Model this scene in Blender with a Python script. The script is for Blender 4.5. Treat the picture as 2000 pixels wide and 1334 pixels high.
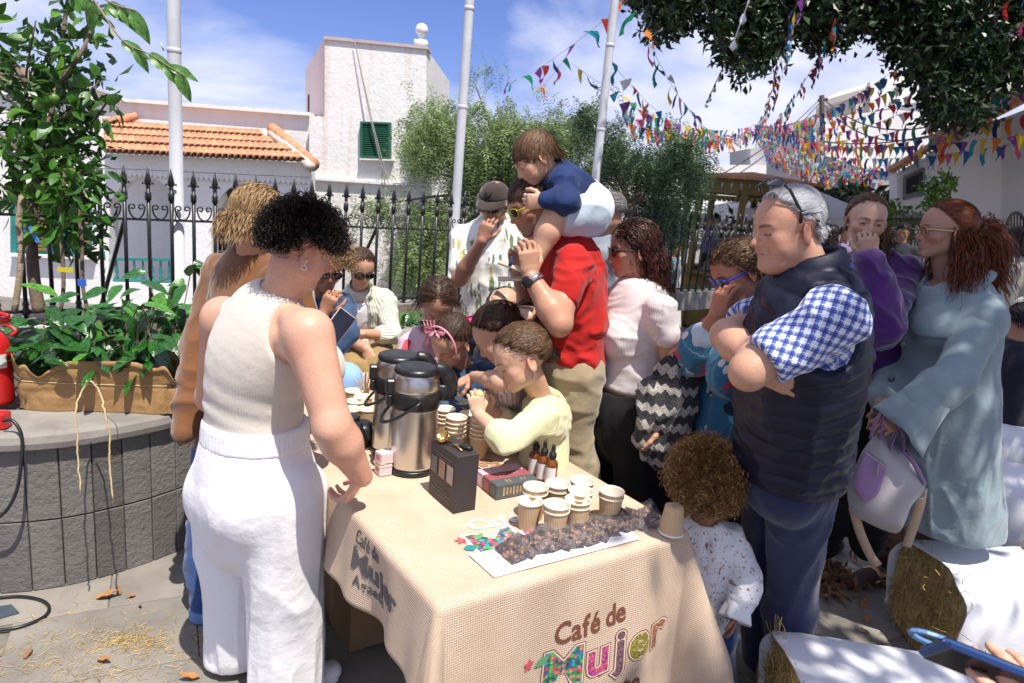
import bpy, bmesh, math, random, time
import numpy as np
from mathutils import Vector, Matrix
T0 = time.time()
random.seed(7); rng = np.random.default_rng(7)
SC = bpy.context.scene
COL = SC.collection
for _o in list(bpy.data.objects): bpy.data.objects.remove(_o)
# -- camera
FPX, CAM_H = 1362.0, 1.68
TH, RO = math.radians(12.4), math.radians(5.0)
cF = np.array([0, math.cos(TH), -math.sin(TH)]); cU0 = np.array([0, math.sin(TH), math.cos(TH)]); cR0 = np.array([1., 0, 0])
cR = math.cos(RO)*cR0 + math.sin(RO)*cU0; cU = -math.sin(RO)*cR0 + math.cos(RO)*cU0
CAM = np.array([0, 0, CAM_H])
cd = bpy.data.cameras.new('camera'); cam = bpy.data.objects.new('camera', cd); COL.objects.link(cam)
cam.matrix_world = Matrix(((cR[0], cU[0], -cF[0], 0), (cR[1], cU[1], -cF[1], 0), (cR[2], cU[2], -cF[2], CAM_H), (0, 0, 0, 1)))
cd.sensor_width = 36; cd.lens = 36*FPX/2000; cd.clip_end = 2000; cd.clip_start = .02
cd.dof.use_dof = True; cd.dof.focus_distance = 1.9; cd.dof.aperture_fstop = 9
SC.camera = cam
def ray(px, py): return cF + (px-1000)/FPX*cR + (667-py)/FPX*cU
def G(px, py, z=0.0):
 r = ray(px, py); return CAM + r*(z-CAM_H)/r[2]
def A(px, py, Y):
 r = ray(px, py); return CAM + r*Y/r[1]
# -- sky, sun, exposure
SUN_EL, SUN_AZ = math.radians(67), math.radians(150)      # azimuth clockwise from +Y
w = bpy.data.worlds.new('World'); SC.world = w; w.use_nodes = True
nt = w.node_tree; nt.nodes.clear()
def N(t, ty, **k):
 n = t.nodes.new(ty)
 for a, b in k.items(): setattr(n, a, b)
 return n
sky = N(nt, 'ShaderNodeTexSky', sky_type='NISHITA', sun_disc=False, sun_elevation=SUN_EL, sun_rotation=SUN_AZ)
sky.air_density = 1.0; sky.dust_density = .6; sky.ozone_density = 3.0
tc = N(nt, 'ShaderNodeTexCoord'); sp = N(nt, 'ShaderNodeSeparateXYZ'); nt.links.new(tc.outputs['Generated'], sp.inputs[0])
# clouds lie on a plane high above: direction / height
zc = N(nt, 'ShaderNodeMath', operation='ADD'); nt.links.new(sp.outputs['Z'], zc.inputs[0]); zc.inputs[1].default_value = .28
dx = N(nt, 'ShaderNodeMath', operation='DIVIDE'); nt.links.new(sp.outputs['X'], dx.inputs[0]); nt.links.new(zc.outputs[0], dx.inputs[1])
dy = N(nt, 'ShaderNodeMath', operation='DIVIDE'); nt.links.new(sp.outputs['Y'], dy.inputs[0]); nt.links.new(zc.outputs[0], dy.inputs[1])
cv = N(nt, 'ShaderNodeCombineXYZ'); nt.links.new(dx.outputs[0], cv.inputs[0]); nt.links.new(dy.outputs[0], cv.inputs[1]); cv.inputs[2].default_value = 3.3
cn = N(nt, 'ShaderNodeTexNoise'); cn.inputs['Scale'].default_value = 1.35; cn.inputs['Detail'].default_value = 7; cn.inputs['Roughness'].default_value = .52
cn.inputs['Distortion'].default_value = .35
nt.links.new(cv.outputs[0], cn.inputs['Vector'])
cr = N(nt, 'ShaderNodeValToRGB'); nt.links.new(cn.outputs['Fac'], cr.inputs[0])
cr.color_ramp.elements[0].position = .36; cr.color_ramp.elements[0].color = (0, 0, 0, 1)
cr.color_ramp.elements[1].position = .60; cr.color_ramp.elements[1].color = (1, 1, 1, 1)
mx = N(nt, 'ShaderNodeMix', data_type='RGBA'); nt.links.new(cr.outputs[0], mx.inputs[0])
gm = N(nt, 'ShaderNodeMix', data_type='RGBA', blend_type='MULTIPLY'); gm.inputs[0].default_value = 1
nt.links.new(sky.outputs[0], gm.inputs[6]); gm.inputs[7].default_value = (.95, .98, 1.55, 1)
nt.links.new(gm.outputs[2], mx.inputs[6]); mx.inputs[7].default_value = (9.6, 9.9, 12.0, 1)
bg = N(nt, 'ShaderNodeBackground'); bg.inputs['Strength'].default_value = .068
nt.links.new(mx.outputs[2], bg.inputs[0])
wo = N(nt, 'ShaderNodeOutputWorld'); nt.links.new(bg.outputs[0], wo.inputs[0])
sd = bpy.data.lights.new('sun', 'SUN'); sd.energy = 5.0; sd.angle = math.radians(.53); sd.color = (1, .95, .86)
sun = bpy.data.objects.new('sun', sd); COL.objects.link(sun)
sv = Vector((math.sin(SUN_AZ)*math.cos(SUN_EL), math.cos(SUN_AZ)*math.cos(SUN_EL), math.sin(SUN_EL)))
sun.rotation_euler = sv.to_track_quat('Z', 'Y').to_euler(); sun.location = sv*20
SC.view_settings.view_transform = 'Standard'; SC.view_settings.look = 'None'; SC.view_settings.gamma = 1; SC.view_settings.use_curve_mapping = False
SC.view_settings.exposure = 0.50
SC.render.engine = 'CYCLES'
# -- letter shapes, made once while the scene is small
GLY = {}
def _glyph(ss, size, off, ext, al, sp):
 c = bpy.data.curves.new('letter', 'FONT'); c.body = ss; c.size = size; c.align_x = al; c.align_y = 'CENTER'; c.extrude = ext; c.offset = off; c.space_character = sp; c.resolution_u = 3
 o = bpy.data.objects.new('letter', c); COL.objects.link(o); dg = bpy.context.evaluated_depsgraph_get(); dg.update(); me = bpy.data.meshes.new_from_object(o.evaluated_get(dg)); bpy.data.objects.remove(o)
 r = (np.array([v.co[:] for v in me.vertices]), [tuple(p.vertices) for p in me.polygons]); bpy.data.meshes.remove(me); bpy.data.curves.remove(c); return r
def glyph_raw(ss, size, off=0., ext=0., al='CENTER', sp=1.0):
 k = (ss, round(size, 5), round(off, 6), ext, al, sp)
 if k not in GLY: GLY[k] = _glyph(*k)
 return GLY[k]
# -- object helpers
def tag(o, label=None, cat=None, group=None, kind=None):
 for k, v in (('label', label), ('category', cat), ('group', group), ('kind', kind)):
  if v: o[k] = v
 return o
def empty(name, loc=(0, 0, 0), label=None, cat=None, group=None):
 o = bpy.data.objects.new(name, None); o.empty_display_size = .05; COL.objects.link(o); o.location = loc
 return tag(o, label, cat, group)
def origin_of(p):
 v = Vector((0, 0, 0))
 while p: v += p.location; p = p.parent
 return v
def mk(name, V, F, mats, parent=None, smooth=False, mi=None, col=None, pat=None, local=False):
 """one mesh object; V in world coordinates unless local"""
 V = np.asarray(V, dtype=np.float32)
 if parent is not None and not local: V = V - np.array(origin_of(parent), dtype=np.float32)
 me = bpy.data.meshes.new(name)
 if isinstance(F, np.ndarray):
  n, c = F.shape
  me.vertices.add(len(V)); me.vertices.foreach_set('co', V.ravel())
  me.loops.add(n*c); me.loops.foreach_set('vertex_index', F.astype(np.int32).ravel())
  me.polygons.add(n); me.polygons.foreach_set('loop_start', np.arange(0, n*c, c, dtype=np.int32))
  me.update(calc_edges=True)
 else:
  me.from_pydata([tuple(v) for v in V], [], F); me.update()
 for m in (mats if isinstance(mats, (list, tuple)) else [mats]): me.materials.append(m)
 if mi is not None: me.polygons.foreach_set('material_index', np.asarray(mi, dtype=np.int32))
 me.polygons.foreach_set('use_smooth', np.full(len(me.polygons), bool(smooth)))
 if col is not None:
  a = me.color_attributes.new('Col', 'FLOAT_COLOR', 'POINT')
  a.data.foreach_set('color', np.c_[col, np.ones(len(V))].astype(np.float32).ravel())
 if pat is not None:
  a = me.attributes.new('pat', 'FLOAT_VECTOR', 'POINT'); a.data.foreach_set('vector', np.asarray(pat, dtype=np.float32).ravel())
 o = bpy.data.objects.new(name, me); COL.objects.link(o)
 if parent is not None: o.parent = parent
 return o
class MB:
 """collects simple shapes and links them as one mesh"""
 def __init__(s): s.V = []; s.F = []; s.M = []; s.m = 0
 def add(s, V, F):
  b = len(s.V); s.V += [tuple(map(float, v)) for v in V]; s.F += [tuple(b+i for i in f) for f in F]; s.M += [s.m]*len(F); return s
 def box(s, c, sz, rz=0, R=None, bev=0):
  x, y, z = [q/2 for q in sz]
  if bev:
   P = []
   for sx in (-1, 1):
    for sy in (-1, 1):
     for sz_ in (-1, 1):
      P += [(sx*x, sy*(y-bev), sz_*(z-bev)), (sx*(x-bev), sy*y, sz_*(z-bev)), (sx*(x-bev), sy*(y-bev), sz_*z)]
   bm = bmesh.new(); [bm.verts.new(p) for p in P]; bmesh.ops.convex_hull(bm, input=bm.verts); bm.verts.index_update()
   P = [tuple(v.co) for v in bm.verts]; F = [[v.index for v in f.verts] for f in bm.faces]; bm.free()
  else:
   P = [(a*x, b*y, c_*z) for a in (-1, 1) for b in (-1, 1) for c_ in (-1, 1)]
   F = [(0, 1, 3, 2), (4, 6, 7, 5), (0, 4, 5, 1), (2, 3, 7, 6), (0, 2, 6, 4), (1, 5, 7, 3)]
  P = np.array(P)
  if R is None: R = rotz(rz)
  P = P@np.asarray(R).T + np.array(c); return s.add(P, F)
 def lathe(s, c, prof, n=24, cap=True, R=None):
  P = []; F = []
  for r, z in prof:
   for i in range(n): a = 2*math.pi*i/n; P.append((r*math.cos(a), r*math.sin(a), z))
  for j in range(len(prof)-1):
   for i in range(n): k = (i+1) % n; F.append((j*n+i, j*n+k, (j+1)*n+k, (j+1)*n+i))
  if cap: F.append(tuple(range(n-1, -1, -1))); F.append(tuple((len(prof)-1)*n+i for i in range(n)))
  P = np.array(P)
  if R is not None: P = P@np.asarray(R).T
  return s.add(P+np.array(c), F)
 def tube(s, pts, r, n=8, cap=True, flat=1.0, up=None):
  pts = np.array(pts, float); m = len(pts); r = np.broadcast_to(np.array(r, float), (m,))
  T = np.gradient(pts, axis=0); T /= np.linalg.norm(T, axis=1)[:, None]+1e-9
  u = np.array(up if up is not None else ((0, 0, 1) if abs(T[0][2]) < .9 else (1, 0, 0)), float); P = []; F = []
  for i in range(m):
   a = u-T[i]*(u@T[i]); a /= np.linalg.norm(a)+1e-9
   if up is None: u = a
   b = np.cross(T[i], a)
   for k in range(n):
    t = 2*math.pi*k/n; P.append(pts[i]+r[i]*(math.cos(t)*a*flat+math.sin(t)*b))
  for i in range(m-1):
   for k in range(n): q = (k+1) % n; F.append((i*n+k, i*n+q, (i+1)*n+q, (i+1)*n+k))
  if cap: F.append(tuple(range(n-1, -1, -1))); F.append(tuple((m-1)*n+k for k in range(n)))
  return s.add(P, F)
 def build(s, name, mats, parent=None, smooth=False, local=False):
  return mk(name, np.array(s.V), s.F, mats, parent, smooth, mi=s.M, local=local)
def rotz(a): c, s = math.cos(a), math.sin(a); return np.array([[c, -s, 0], [s, c, 0], [0, 0, 1.]])
def rotx(a): c, s = math.cos(a), math.sin(a); return np.array([[1, 0, 0], [0, c, -s], [0, s, c]])
def roty(a): c, s = math.cos(a), math.sin(a); return np.array([[c, 0, s], [0, 1, 0], [-s, 0, c]])
def nz(v): v = np.asarray(v, float); return v/(np.linalg.norm(v)+1e-12)
def frame_of(fwd, up=(0, 0, 1)):
 """matrix whose columns are x (right), y (forward), z (up)"""
 y = nz(fwd); x = nz(np.cross(y, up)); z = np.cross(x, y); return np.stack([x, y, z], 1)
def spline(P, n):
 P = np.array(P, float); Q = np.vstack([2*P[0]-P[1], P, 2*P[-1]-P[-2]]); out = []
 for i in range(len(P)-1):
  a, b, c, d = Q[i:i+4]
  for t in np.linspace(0, 1, n, endpoint=False):
   out.append(.5*((2*b)+(c-a)*t+(2*a-5*b+4*c-d)*t*t+(3*b-a-3*c+d)*t**3))
 out.append(P[-1]); return np.array(out)
def smooth_mod(o, ang=40):
 for p in o.data.polygons: p.use_smooth = True
 try: o.data.set_sharp_from_angle(angle=math.radians(ang))
 except Exception: pass
 return o
def copy_tree(o, parent=None):
 c = o.copy(); COL.objects.link(c); c.parent = parent
 for ch in KIDS(o): copy_tree(ch, c)
 return c
def KIDS(o): return [x for x in o.children]
# -- noise (vectorised)
def _h(ix, iy, iz):
 n = (ix.astype(np.int64)*374761393+iy.astype(np.int64)*668265263+iz.astype(np.int64)*2147483647) & 0xffffffff
 n = ((n ^ (n >> 13))*1274126177) & 0xffffffff
 return ((n ^ (n >> 16)) & 0xffff)/32767.5-1
def vnoise(P):
 P = np.asarray(P, float); I = np.floor(P); f = P-I; f = f*f*(3-2*f); x, y, z = I[:, 0], I[:, 1], I[:, 2]; r = 0
 for a in (0, 1):
  wa = f[:, 0] if a else 1-f[:, 0]
  for b in (0, 1):
   wb = f[:, 1] if b else 1-f[:, 1]
   for c in (0, 1):
    wc = f[:, 2] if c else 1-f[:, 2]
    r = r+wa*wb*wc*_h(x+a, y+b, z+c)
 return r
# -- materials
def _noise(t, scale, detail=4, rough=.55, coord='Object', vec=None):
 n = N(t, 'ShaderNodeTexNoise'); n.inputs['Scale'].default_value = scale; n.inputs['Detail'].default_value = detail; n.inputs['Roughness'].default_value = rough
 if vec is None: vec = N(t, 'ShaderNodeTexCoord').outputs[coord]
 t.links.new(vec, n.inputs['Vector']); return n
def ramp(t, src, stops, interp='LINEAR'):
 r = N(t, 'ShaderNodeValToRGB'); r.color_ramp.interpolation = interp
 e = r.color_ramp.elements
 while len(e) < len(stops): e.new(.5)
 for q, (p, c) in zip(e, stops): q.position = p; q.color = tuple(c)+(1,) if len(c) == 3 else c
 t.links.new(src, r.inputs[0]); return r
def mixc(t, fac, a, b, mode='MIX'):
 m = N(t, 'ShaderNodeMix', data_type='RGBA', blend_type=mode)
 for s, v in ((0, fac), (6, a), (7, b)):
  if isinstance(v, (int, float)): m.inputs[s].default_value = v
  elif isinstance(v, tuple): m.inputs[s].default_value = v+(1,) if len(v) == 3 else v
  else: t.links.new(v, m.inputs[s])
 return m.outputs[2]
def math_(t, op, a, b=None, c=None):
 m = N(t, 'ShaderNodeMath', operation=op)
 for i, v in enumerate((a, b, c)):
  if v is None: continue
  if isinstance(v, (int, float)): m.inputs[i].default_value = v
  else: t.links.new(v, m.inputs[i])
 return m.outputs[0]
def base(name, rough=.6, metal=0, spec=.5):
 m = bpy.data.materials.new(name); m.use_nodes = True; t = m.node_tree; b = t.nodes['Principled BSDF']
 b.inputs['Roughness'].default_value = rough; b.inputs['Metallic'].default_value = metal; b.inputs['Specular IOR Level'].default_value = spec
 return m, t, b
def bump(t, b, h, strength=.3, dist=.002):
 n = N(t, 'ShaderNodeBump'); n.inputs['Strength'].default_value = strength; n.inputs['Distance'].default_value = dist
 t.links.new(h, n.inputs['Height']); t.links.new(n.outputs[0], b.inputs['Normal']); return n
def mat(name, c, rough=.6, var=.12, scale=8, metal=0, spec=.5, bs=None, bstr=.3, bd=.002, c2=None, coord='Object', sheen=0, isl=0, trans=0):
 """colour with soft blotches and an optional fine relief"""
 m, t, b = base(name, rough, metal, spec)
 n = _noise(t, scale, 5, .6, coord)
 hi = tuple(min(1, x*(1+var)) for x in c); lo = tuple(x*(1-var) for x in (c2 or c))
 out = ramp(t, n.outputs['Fac'], [(.32, lo), (.68, hi)]).outputs[0]
 if isl:
  g = N(t, 'ShaderNodeNewGeometry'); v = math_(t, 'MULTIPLY_ADD', g.outputs['Random Per Island'], isl*2, 1-isl)
  out = mixc(t, 1., out, N_rgb(t, v), 'MULTIPLY')
 t.links.new(out, b.inputs['Base Color'])
 if bs:
  n2 = _noise(t, bs, 4, .6, coord); bump(t, b, n2.outputs['Fac'], bstr, bd)
 if sheen: b.inputs['Sheen Weight'].default_value = sheen; b.inputs['Sheen Roughness'].default_value = .5
 if trans:
  tr = N(t, 'ShaderNodeBsdfTranslucent'); t.links.new(out, tr.inputs[0]); ms = N(t, 'ShaderNodeMixShader'); ms.inputs[0].default_value = trans
  o = [x for x in t.nodes if x.type == 'OUTPUT_MATERIAL'][0]; t.links.new(b.outputs[0], ms.inputs[1]); t.links.new(tr.outputs[0], ms.inputs[2]); t.links.new(ms.outputs[0], o.inputs[0])
 return m
def N_rgb(t, v):
 c = N(t, 'ShaderNodeCombineColor')
 for i in range(3): t.links.new(v, c.inputs[i])
 return c.outputs[0]
def objrand(m, amt=.2):
 """vary brightness from object to object"""
 t = m.node_tree; b = t.nodes['Principled BSDF']; l = b.inputs['Base Color'].links[0]; src = l.from_socket
 i = N(t, 'ShaderNodeObjectInfo'); v = math_(t, 'MULTIPLY_ADD', i.outputs['Random'], amt*2, 1-amt)
 t.links.new(mixc(t, 1., src, N_rgb(t, v), 'MULTIPLY'), b.inputs['Base Color']); return m
def creases(t, weave=900, vec=None):
 c = N(t, 'ShaderNodeTexCoord'); mp = N(t, 'ShaderNodeMapping'); mp.inputs['Rotation'].default_value = (.35, .6, .2); mp.inputs['Scale'].default_value = (1, 1, .5); t.links.new(vec or c.outputs['Object'], mp.inputs[0])
 n1 = N(t, 'ShaderNodeTexNoise', noise_type='RIDGED_MULTIFRACTAL'); n1.inputs['Scale'].default_value = 7; n1.inputs['Detail'].default_value = 3; n1.inputs['Roughness'].default_value = .5; n1.inputs['Distortion'].default_value = .6; t.links.new(mp.outputs[0], n1.inputs['Vector'])
 n2 = _noise(t, weave, 2); n3 = _noise(t, 24, 3)
 return math_(t, 'ADD', math_(t, 'MULTIPLY', n2.outputs['Fac'], .06), math_(t, 'ADD', math_(t, 'MULTIPLY', n1.outputs['Fac'], .55), math_(t, 'MULTIPLY', n3.outputs['Fac'], .5)))
def fabric(name, c, rough=.85, weave=900, wr=.25, sheen=.25, var=.06, scale=5, spec=.2):
 """woven cloth: fine weave plus soft crumples in the relief"""
 m, t, b = base(name, rough, 0, spec)
 n = _noise(t, scale, 4); out = ramp(t, n.outputs['Fac'], [(.3, tuple(x*(1-var) for x in c)), (.7, tuple(min(1, x*(1+var)) for x in c))]).outputs[0]
 t.links.new(out, b.inputs['Base Color'])
 bump(t, b, creases(t, weave), min(1, wr*2.2), .010); b.inputs['Sheen Weight'].default_value = sheen
 return m
# -- volumes: smooth unions of limbs, turned into one skin
def smin(a, b, k):
 if k <= 0: return np.minimum(a, b)
 h = np.maximum(k-np.abs(a-b), 0)/k
 return np.minimum(a, b)-h*h*k*.25
def smax(a, b, k): return -smin(-a, -b, k)
def d_ell(x, y, z, c, r):
 qx, qy, qz = (x-c[0])/r[0], (y-c[1])/r[1], (z-c[2])/r[2]
 k0 = np.sqrt(qx*qx+qy*qy+qz*qz)+1e-6; k1 = np.sqrt((qx/r[0])**2+(qy/r[1])**2+(qz/r[2])**2)+1e-6
 return k0*(k0-1)/k1
def d_cap(x, y, z, a, b, ra, rb):
 a = np.asarray(a, float); ab = np.asarray(b, float)-a; L2 = ab@ab+1e-12
 px, py, pz = x-a[0], y-a[1], z-a[2]
 t = np.clip((px*ab[0]+py*ab[1]+pz*ab[2])/L2, 0, 1)
 return np.sqrt((px-t*ab[0])**2+(py-t*ab[1])**2+(pz-t*ab[2])**2)-(ra+(rb-ra)*t)
def d_ecap(x, y, z, a, b, r0, r1, side):
 a = np.asarray(a, float); ab = np.asarray(b, float)-a; L = np.linalg.norm(ab)+1e-9; ax = ab/L
 s = np.asarray(side, float); s = nz(s-ax*(s@ax)); f = np.cross(ax, s)
 px, py, pz = x-a[0], y-a[1], z-a[2]
 u = px*ax[0]+py*ax[1]+pz*ax[2]; t = np.clip(u/L, 0, 1); e = u-t*L
 rx = r0[0]+(r1[0]-r0[0])*t; ry = r0[1]+(r1[1]-r0[1])*t
 X = px*s[0]+py*s[1]+pz*s[2]; Y = px*f[0]+py*f[1]+pz*f[2]
 m = np.minimum(rx, ry); qx = X/rx; qy = Y/ry; qz = e/m
 k0 = np.sqrt(qx*qx+qy*qy+qz*qz)+1e-6; k1 = np.sqrt((qx/rx)**2+(qy/ry)**2+(qz/m)**2)+1e-6
 return k0*(k0-1)/k1
class Vol:
 def __init__(s, lo, hi, h):
  s.lo = np.array(lo, float); s.h = h; s.n = np.ceil((np.array(hi)-s.lo)/h).astype(int)+1
  s.D = np.full(s.n, 1.0, np.float32); s.ax = [(s.lo[i]+h*np.arange(s.n[i])).astype(np.float32) for i in range(3)]
 def _sl(s, lo, hi):
  a = np.clip(np.floor((np.array(lo)-s.lo)/s.h).astype(int), 0, s.n); b = np.clip(np.ceil((np.array(hi)-s.lo)/s.h).astype(int)+1, 0, s.n)
  return tuple(slice(a[i], b[i]) for i in range(3))
 def grid(s, sl): return s.ax[0][sl[0]][:, None, None], s.ax[1][sl[1]][None, :, None], s.ax[2][sl[2]][None, None, :]
 def put(s, fn, lo, hi, k, op='u'):
  pad = k+2.5*s.h
  sl = s._sl(np.array(lo)-pad, np.array(hi)+pad)
  if any(q.stop <= q.start for q in sl): return
  x, y, z = s.grid(sl); d = fn(x, y, z)
  if op == 'u': s.D[sl] = smin(s.D[sl], d, k)
  else: s.D[sl] = smax(s.D[sl], -d, k)
 def cap(s, a, b, ra, rb, k=.01, op='u'):
  r = max(ra, rb); a = np.asarray(a, float); b = np.asarray(b, float)
  s.put(lambda x, y, z: d_cap(x, y, z, a, b, ra, rb), np.minimum(a, b)-r, np.maximum(a, b)+r, k, op)
 def ecap(s, a, b, r0, r1, side, k=.01, op='u'):
  r = max(*r0, *r1); a = np.asarray(a, float); b = np.asarray(b, float)
  s.put(lambda x, y, z: d_ecap(x, y, z, a, b, r0, r1, side), np.minimum(a, b)-r, np.maximum(a, b)+r, k, op)
 def ell(s, c, r, R=None, k=.01, op='u'):
  c = np.asarray(c, float); m = max(r)
  def fn(x, y, z):
   if R is None: return d_ell(x, y, z, c, r)
   X, Y, Z = x-c[0], y-c[1], z-c[2]
   return d_ell(X*R[0, 0]+Y*R[1, 0]+Z*R[2, 0], X*R[0, 1]+Y*R[1, 1]+Z*R[2, 1], X*R[0, 2]+Y*R[1, 2]+Z*R[2, 2], (0, 0, 0), r)
  s.put(fn, c-m, c+m, k, op)
 def plane(s, p, n, k=.004):
  """keep what lies behind the plane (n points away from what stays)"""
  n = nz(n); x, y, z = s.grid(tuple(slice(0, q) for q in s.n))
  s.D = smax(s.D, (((x-p[0])*n[0]+(y-p[1])*n[1]+(z-p[2])*n[2])).astype(np.float32), k)
 def mesh(s):
  D = s.D; h = s.h
  for ax in range(3):
   for e in (0, -1):
    ix = [slice(None)]*3; ix[ax] = e; D[tuple(ix)] = np.maximum(D[tuple(ix)], 1e-4)
  ins = D < 0
  c = ins[:-1, :-1, :-1].astype(np.uint8)
  c = c+ins[1:, :-1, :-1]+ins[:-1, 1:, :-1]+ins[1:, 1:, :-1]+ins[:-1, :-1, 1:]+ins[1:, :-1, 1:]+ins[:-1, 1:, 1:]+ins[1:, 1:, 1:]
  act = np.argwhere((c > 0) & (c < 8))
  if len(act) == 0: return np.zeros((0, 3)), np.zeros((0, 4), int)
  idx = np.full(c.shape, -1, np.int32); idx[act[:, 0], act[:, 1], act[:, 2]] = np.arange(len(act))
  acc = np.zeros((len(act), 3)); cnt = np.zeros(len(act))
  corners = np.array([(i, j, k) for i in (0, 1) for j in (0, 1) for k in (0, 1)])
  vals = np.stack([D[act[:, 0]+q[0], act[:, 1]+q[1], act[:, 2]+q[2]] for q in corners], 1).astype(np.float64)
  for i in range(8):
   for a in range(3):
    if corners[i][a] == 0:
     j = i+[4, 2, 1][a]; va, vb = vals[:, i], vals[:, j]; m = (va < 0) != (vb < 0)
     t = np.where(m, va/np.where(m, va-vb, 1), 0)
     p = corners[i][None]+0*acc; p[:, a] += t; acc += p*m[:, None]; cnt += m
  V = (act+acc/cnt[:, None])*h+s.lo
  F = []
  for a in range(3):
   b, d = (a+1) % 3, (a+2) % 3
   sa = [slice(None)]*3; sb = [slice(None)]*3; sa[a] = slice(0, -1); sb[a] = slice(1, None)
   A_, B_ = ins[tuple(sa)], ins[tuple(sb)]
   e = np.argwhere(A_ != B_); e = e[(e[:, b] > 0) & (e[:, d] > 0) & (e[:, b] < s.n[b]-1) & (e[:, d] < s.n[d]-1)]
   if len(e) == 0: continue
   out = A_[e[:, 0], e[:, 1], e[:, 2]]
   q = []
   for ob, od in ((1, 1), (0, 1), (0, 0), (1, 0)):
    g = e.copy(); g[:, b] -= ob; g[:, d] -= od; q.append(idx[g[:, 0], g[:, 1], g[:, 2]])
   q = np.stack(q, 1); q[~out] = q[~out][:, ::-1]; F.append(q)
  F = np.vstack(F); F = F[(F >= 0).all(1)]
  return V, F
def vnormals(V, F):
 n = np.zeros_like(V); a = V[F[:, 2]]-V[F[:, 0]]; b = V[F[:, 3 if F.shape[1] > 3 else 1]]-V[F[:, 1 if F.shape[1] > 3 else 0]]
 fn = np.cross(a, b)
 for i in range(F.shape[1]): np.add.at(n, F[:, i], fn)
 return n/(np.linalg.norm(n, axis=1)[:, None]+1e-12)
def relax(V, F, it=2, lam=.5):
 E = np.vstack([F[:, [i, (i+1) % F.shape[1]]] for i in range(F.shape[1])])
 cnt = np.bincount(E[:, 0], minlength=len(V))+np.bincount(E[:, 1], minlength=len(V))
 for _ in range(it):
  S = np.zeros_like(V)
  for a in range(3): S[:, a] = np.bincount(E[:, 0], V[E[:, 1], a], len(V))+np.bincount(E[:, 1], V[E[:, 0], a], len(V))
  V = V+lam*(S/np.maximum(cnt, 1)[:, None]-V)
 return V
# -- human figures
def head_sdf(X, Y, Z, o):
 """adult head 0.235 m tall, eyes at z=0, face towards +Y"""
 ch = o.get('child', 0); fem = o.get('fem', 0); fat = o.get('fat', 0); old = o.get('old', 0)
 E = lambda c, r: d_ell(X, Y, Z, c, r)
 Cc = lambda a, b, ra, rb: d_cap(X, Y, Z, a, b, ra, rb)
 Xa = np.abs(X)
 Es = lambda c, r: d_ell(Xa, Y, Z, c, r)
 Cs = lambda a, b, ra, rb: d_cap(Xa, Y, Z, a, b, ra, rb)
 d = E((0, -.018, .036), (.077+.004*ch, .096, .084+.004*ch))
 d = smin(d, E((0, .028, .028), (.064, .062, .066)), .03)
 d = smin(d, E((0, .034, -.03), (.057+.004*fat+.004*ch, .054, .066)), .03)
 jw = .046-.004*fem+.007*fat
 jz = -.068+.006*ch
 d = smin(d, Cs((jw, .008, jz+.01), (.014, .066, -.094+.01*ch), .017, .016), .025)
 d = smin(d, Cs((jw+.006, -.004, -.03), (jw, .006, jz), .016, .016), .02)
 d = smin(d, E((0, .071, -.094+.01*ch), (.017, .015, .014)), .014)
 if fat: d = smin(d, E((0, .03, -.098), (.045*fat+.01, .05, .03)), .03)
 d = smin(d, Es((.043, .052, -.022), (.020+.003*ch, .022, .019)), .02)
 if ch or fat: d = smin(d, Es((.04, .05, -.048), (.022, .024, .022)), .02)
 d = smin(d, Cs((.008, .083, .019), (.040, .068, .021), .0085, .008), .016)
 # eye sockets
 d = smax(d, -Es((.032, .098, .0), (.021, .018, .0135)), .014)
 # eyeball lids
 lid = Es((.0315, .0735, .0), (.0145, .0135, .0135))
 if o.get('eyes') == 'open':
  slit = Es((.0315, .092, -.0005), (.0125, .012, .0048*o.get('open', 1))); lid = smax(lid, -slit, .002)
 d = smin(d, lid, .005)
 # nose
 nl = o.get('nose', 1.0)
 d = smin(d, Cc((0, .082, .012), (0, .086+.016*nl, -.026), .0065, .0088), .012)
 d = smin(d, Cc((0, .084+.018*nl, -.028), (0, .08, -.036), .0092, .007), .006)
 d = smin(d, Es((.0115, .090, -.034), (.0075, .010, .0075)), .006)
 d = smax(d, -Es((.006, .098, -.043), (.0038, .006, .004)), .003)
 # mouth
 d = smin(d, E((0, .068, -.057), (.027, .024, .024)), .016)
 lp = o.get('lips', 1.0)
 d = smin(d, Cs((0, .0915, -.0555), (.021, .079, -.058), .0048*lp, .0022), .006)
 d = smin(d, Cs((0, .090, -.0655), (.018, .080, -.0625), .0055*lp, .0026), .006)
 d = smax(d, -Cs((0, .0975, -.0602), (.023, .083, -.0600), .0022, .0016), .003)
 # ears
 ex, ey, ez = Xa-.076, Y+.012, Z+.012
 ca, sa = math.cos(.45), math.sin(.45); ux = ex*ca+ey*sa*-1; uy = ex*sa+ey*ca
 ear = d_ell(ux*1.0, uy, ez-.12*uy, (.004, 0, 0), (.0065, .019, .032))
 ear = smax(ear, -d_ell(ux, uy, ez, (.0115, .003, .004), (.0075, .0115, .019)), .005)
 d = smin(d, ear, .005)
 if old:
  d = smax(d, -Es((.035, .101, .001), (.019, .017, .010)), .010)
  d = smax(d, -Cs((.020, .088, -.036), (.034, .074, -.060), .0022, .002), .006)
  d = smax(d, -Cs((.022, .084, -.0165), (.038, .076, -.014), .0018, .0016), .006)
 return d
class HF:
 def __init__(s, c, fwd, up=(0, 0, 1), sc=1.0, roll=0):
  s.c = np.array(c, float); s.R = frame_of(fwd, up)
  if roll: s.R = s.R@roty(roll)
  s.s = sc*.89
 def w(s, p): return s.c+s.R@(np.asarray(p, float)*s.s)
 def W(s, P): return s.c+(np.asarray(P, float)*s.s)@s.R.T
 def L(s, P): return ((P-s.c)@s.R)/s.s
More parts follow.
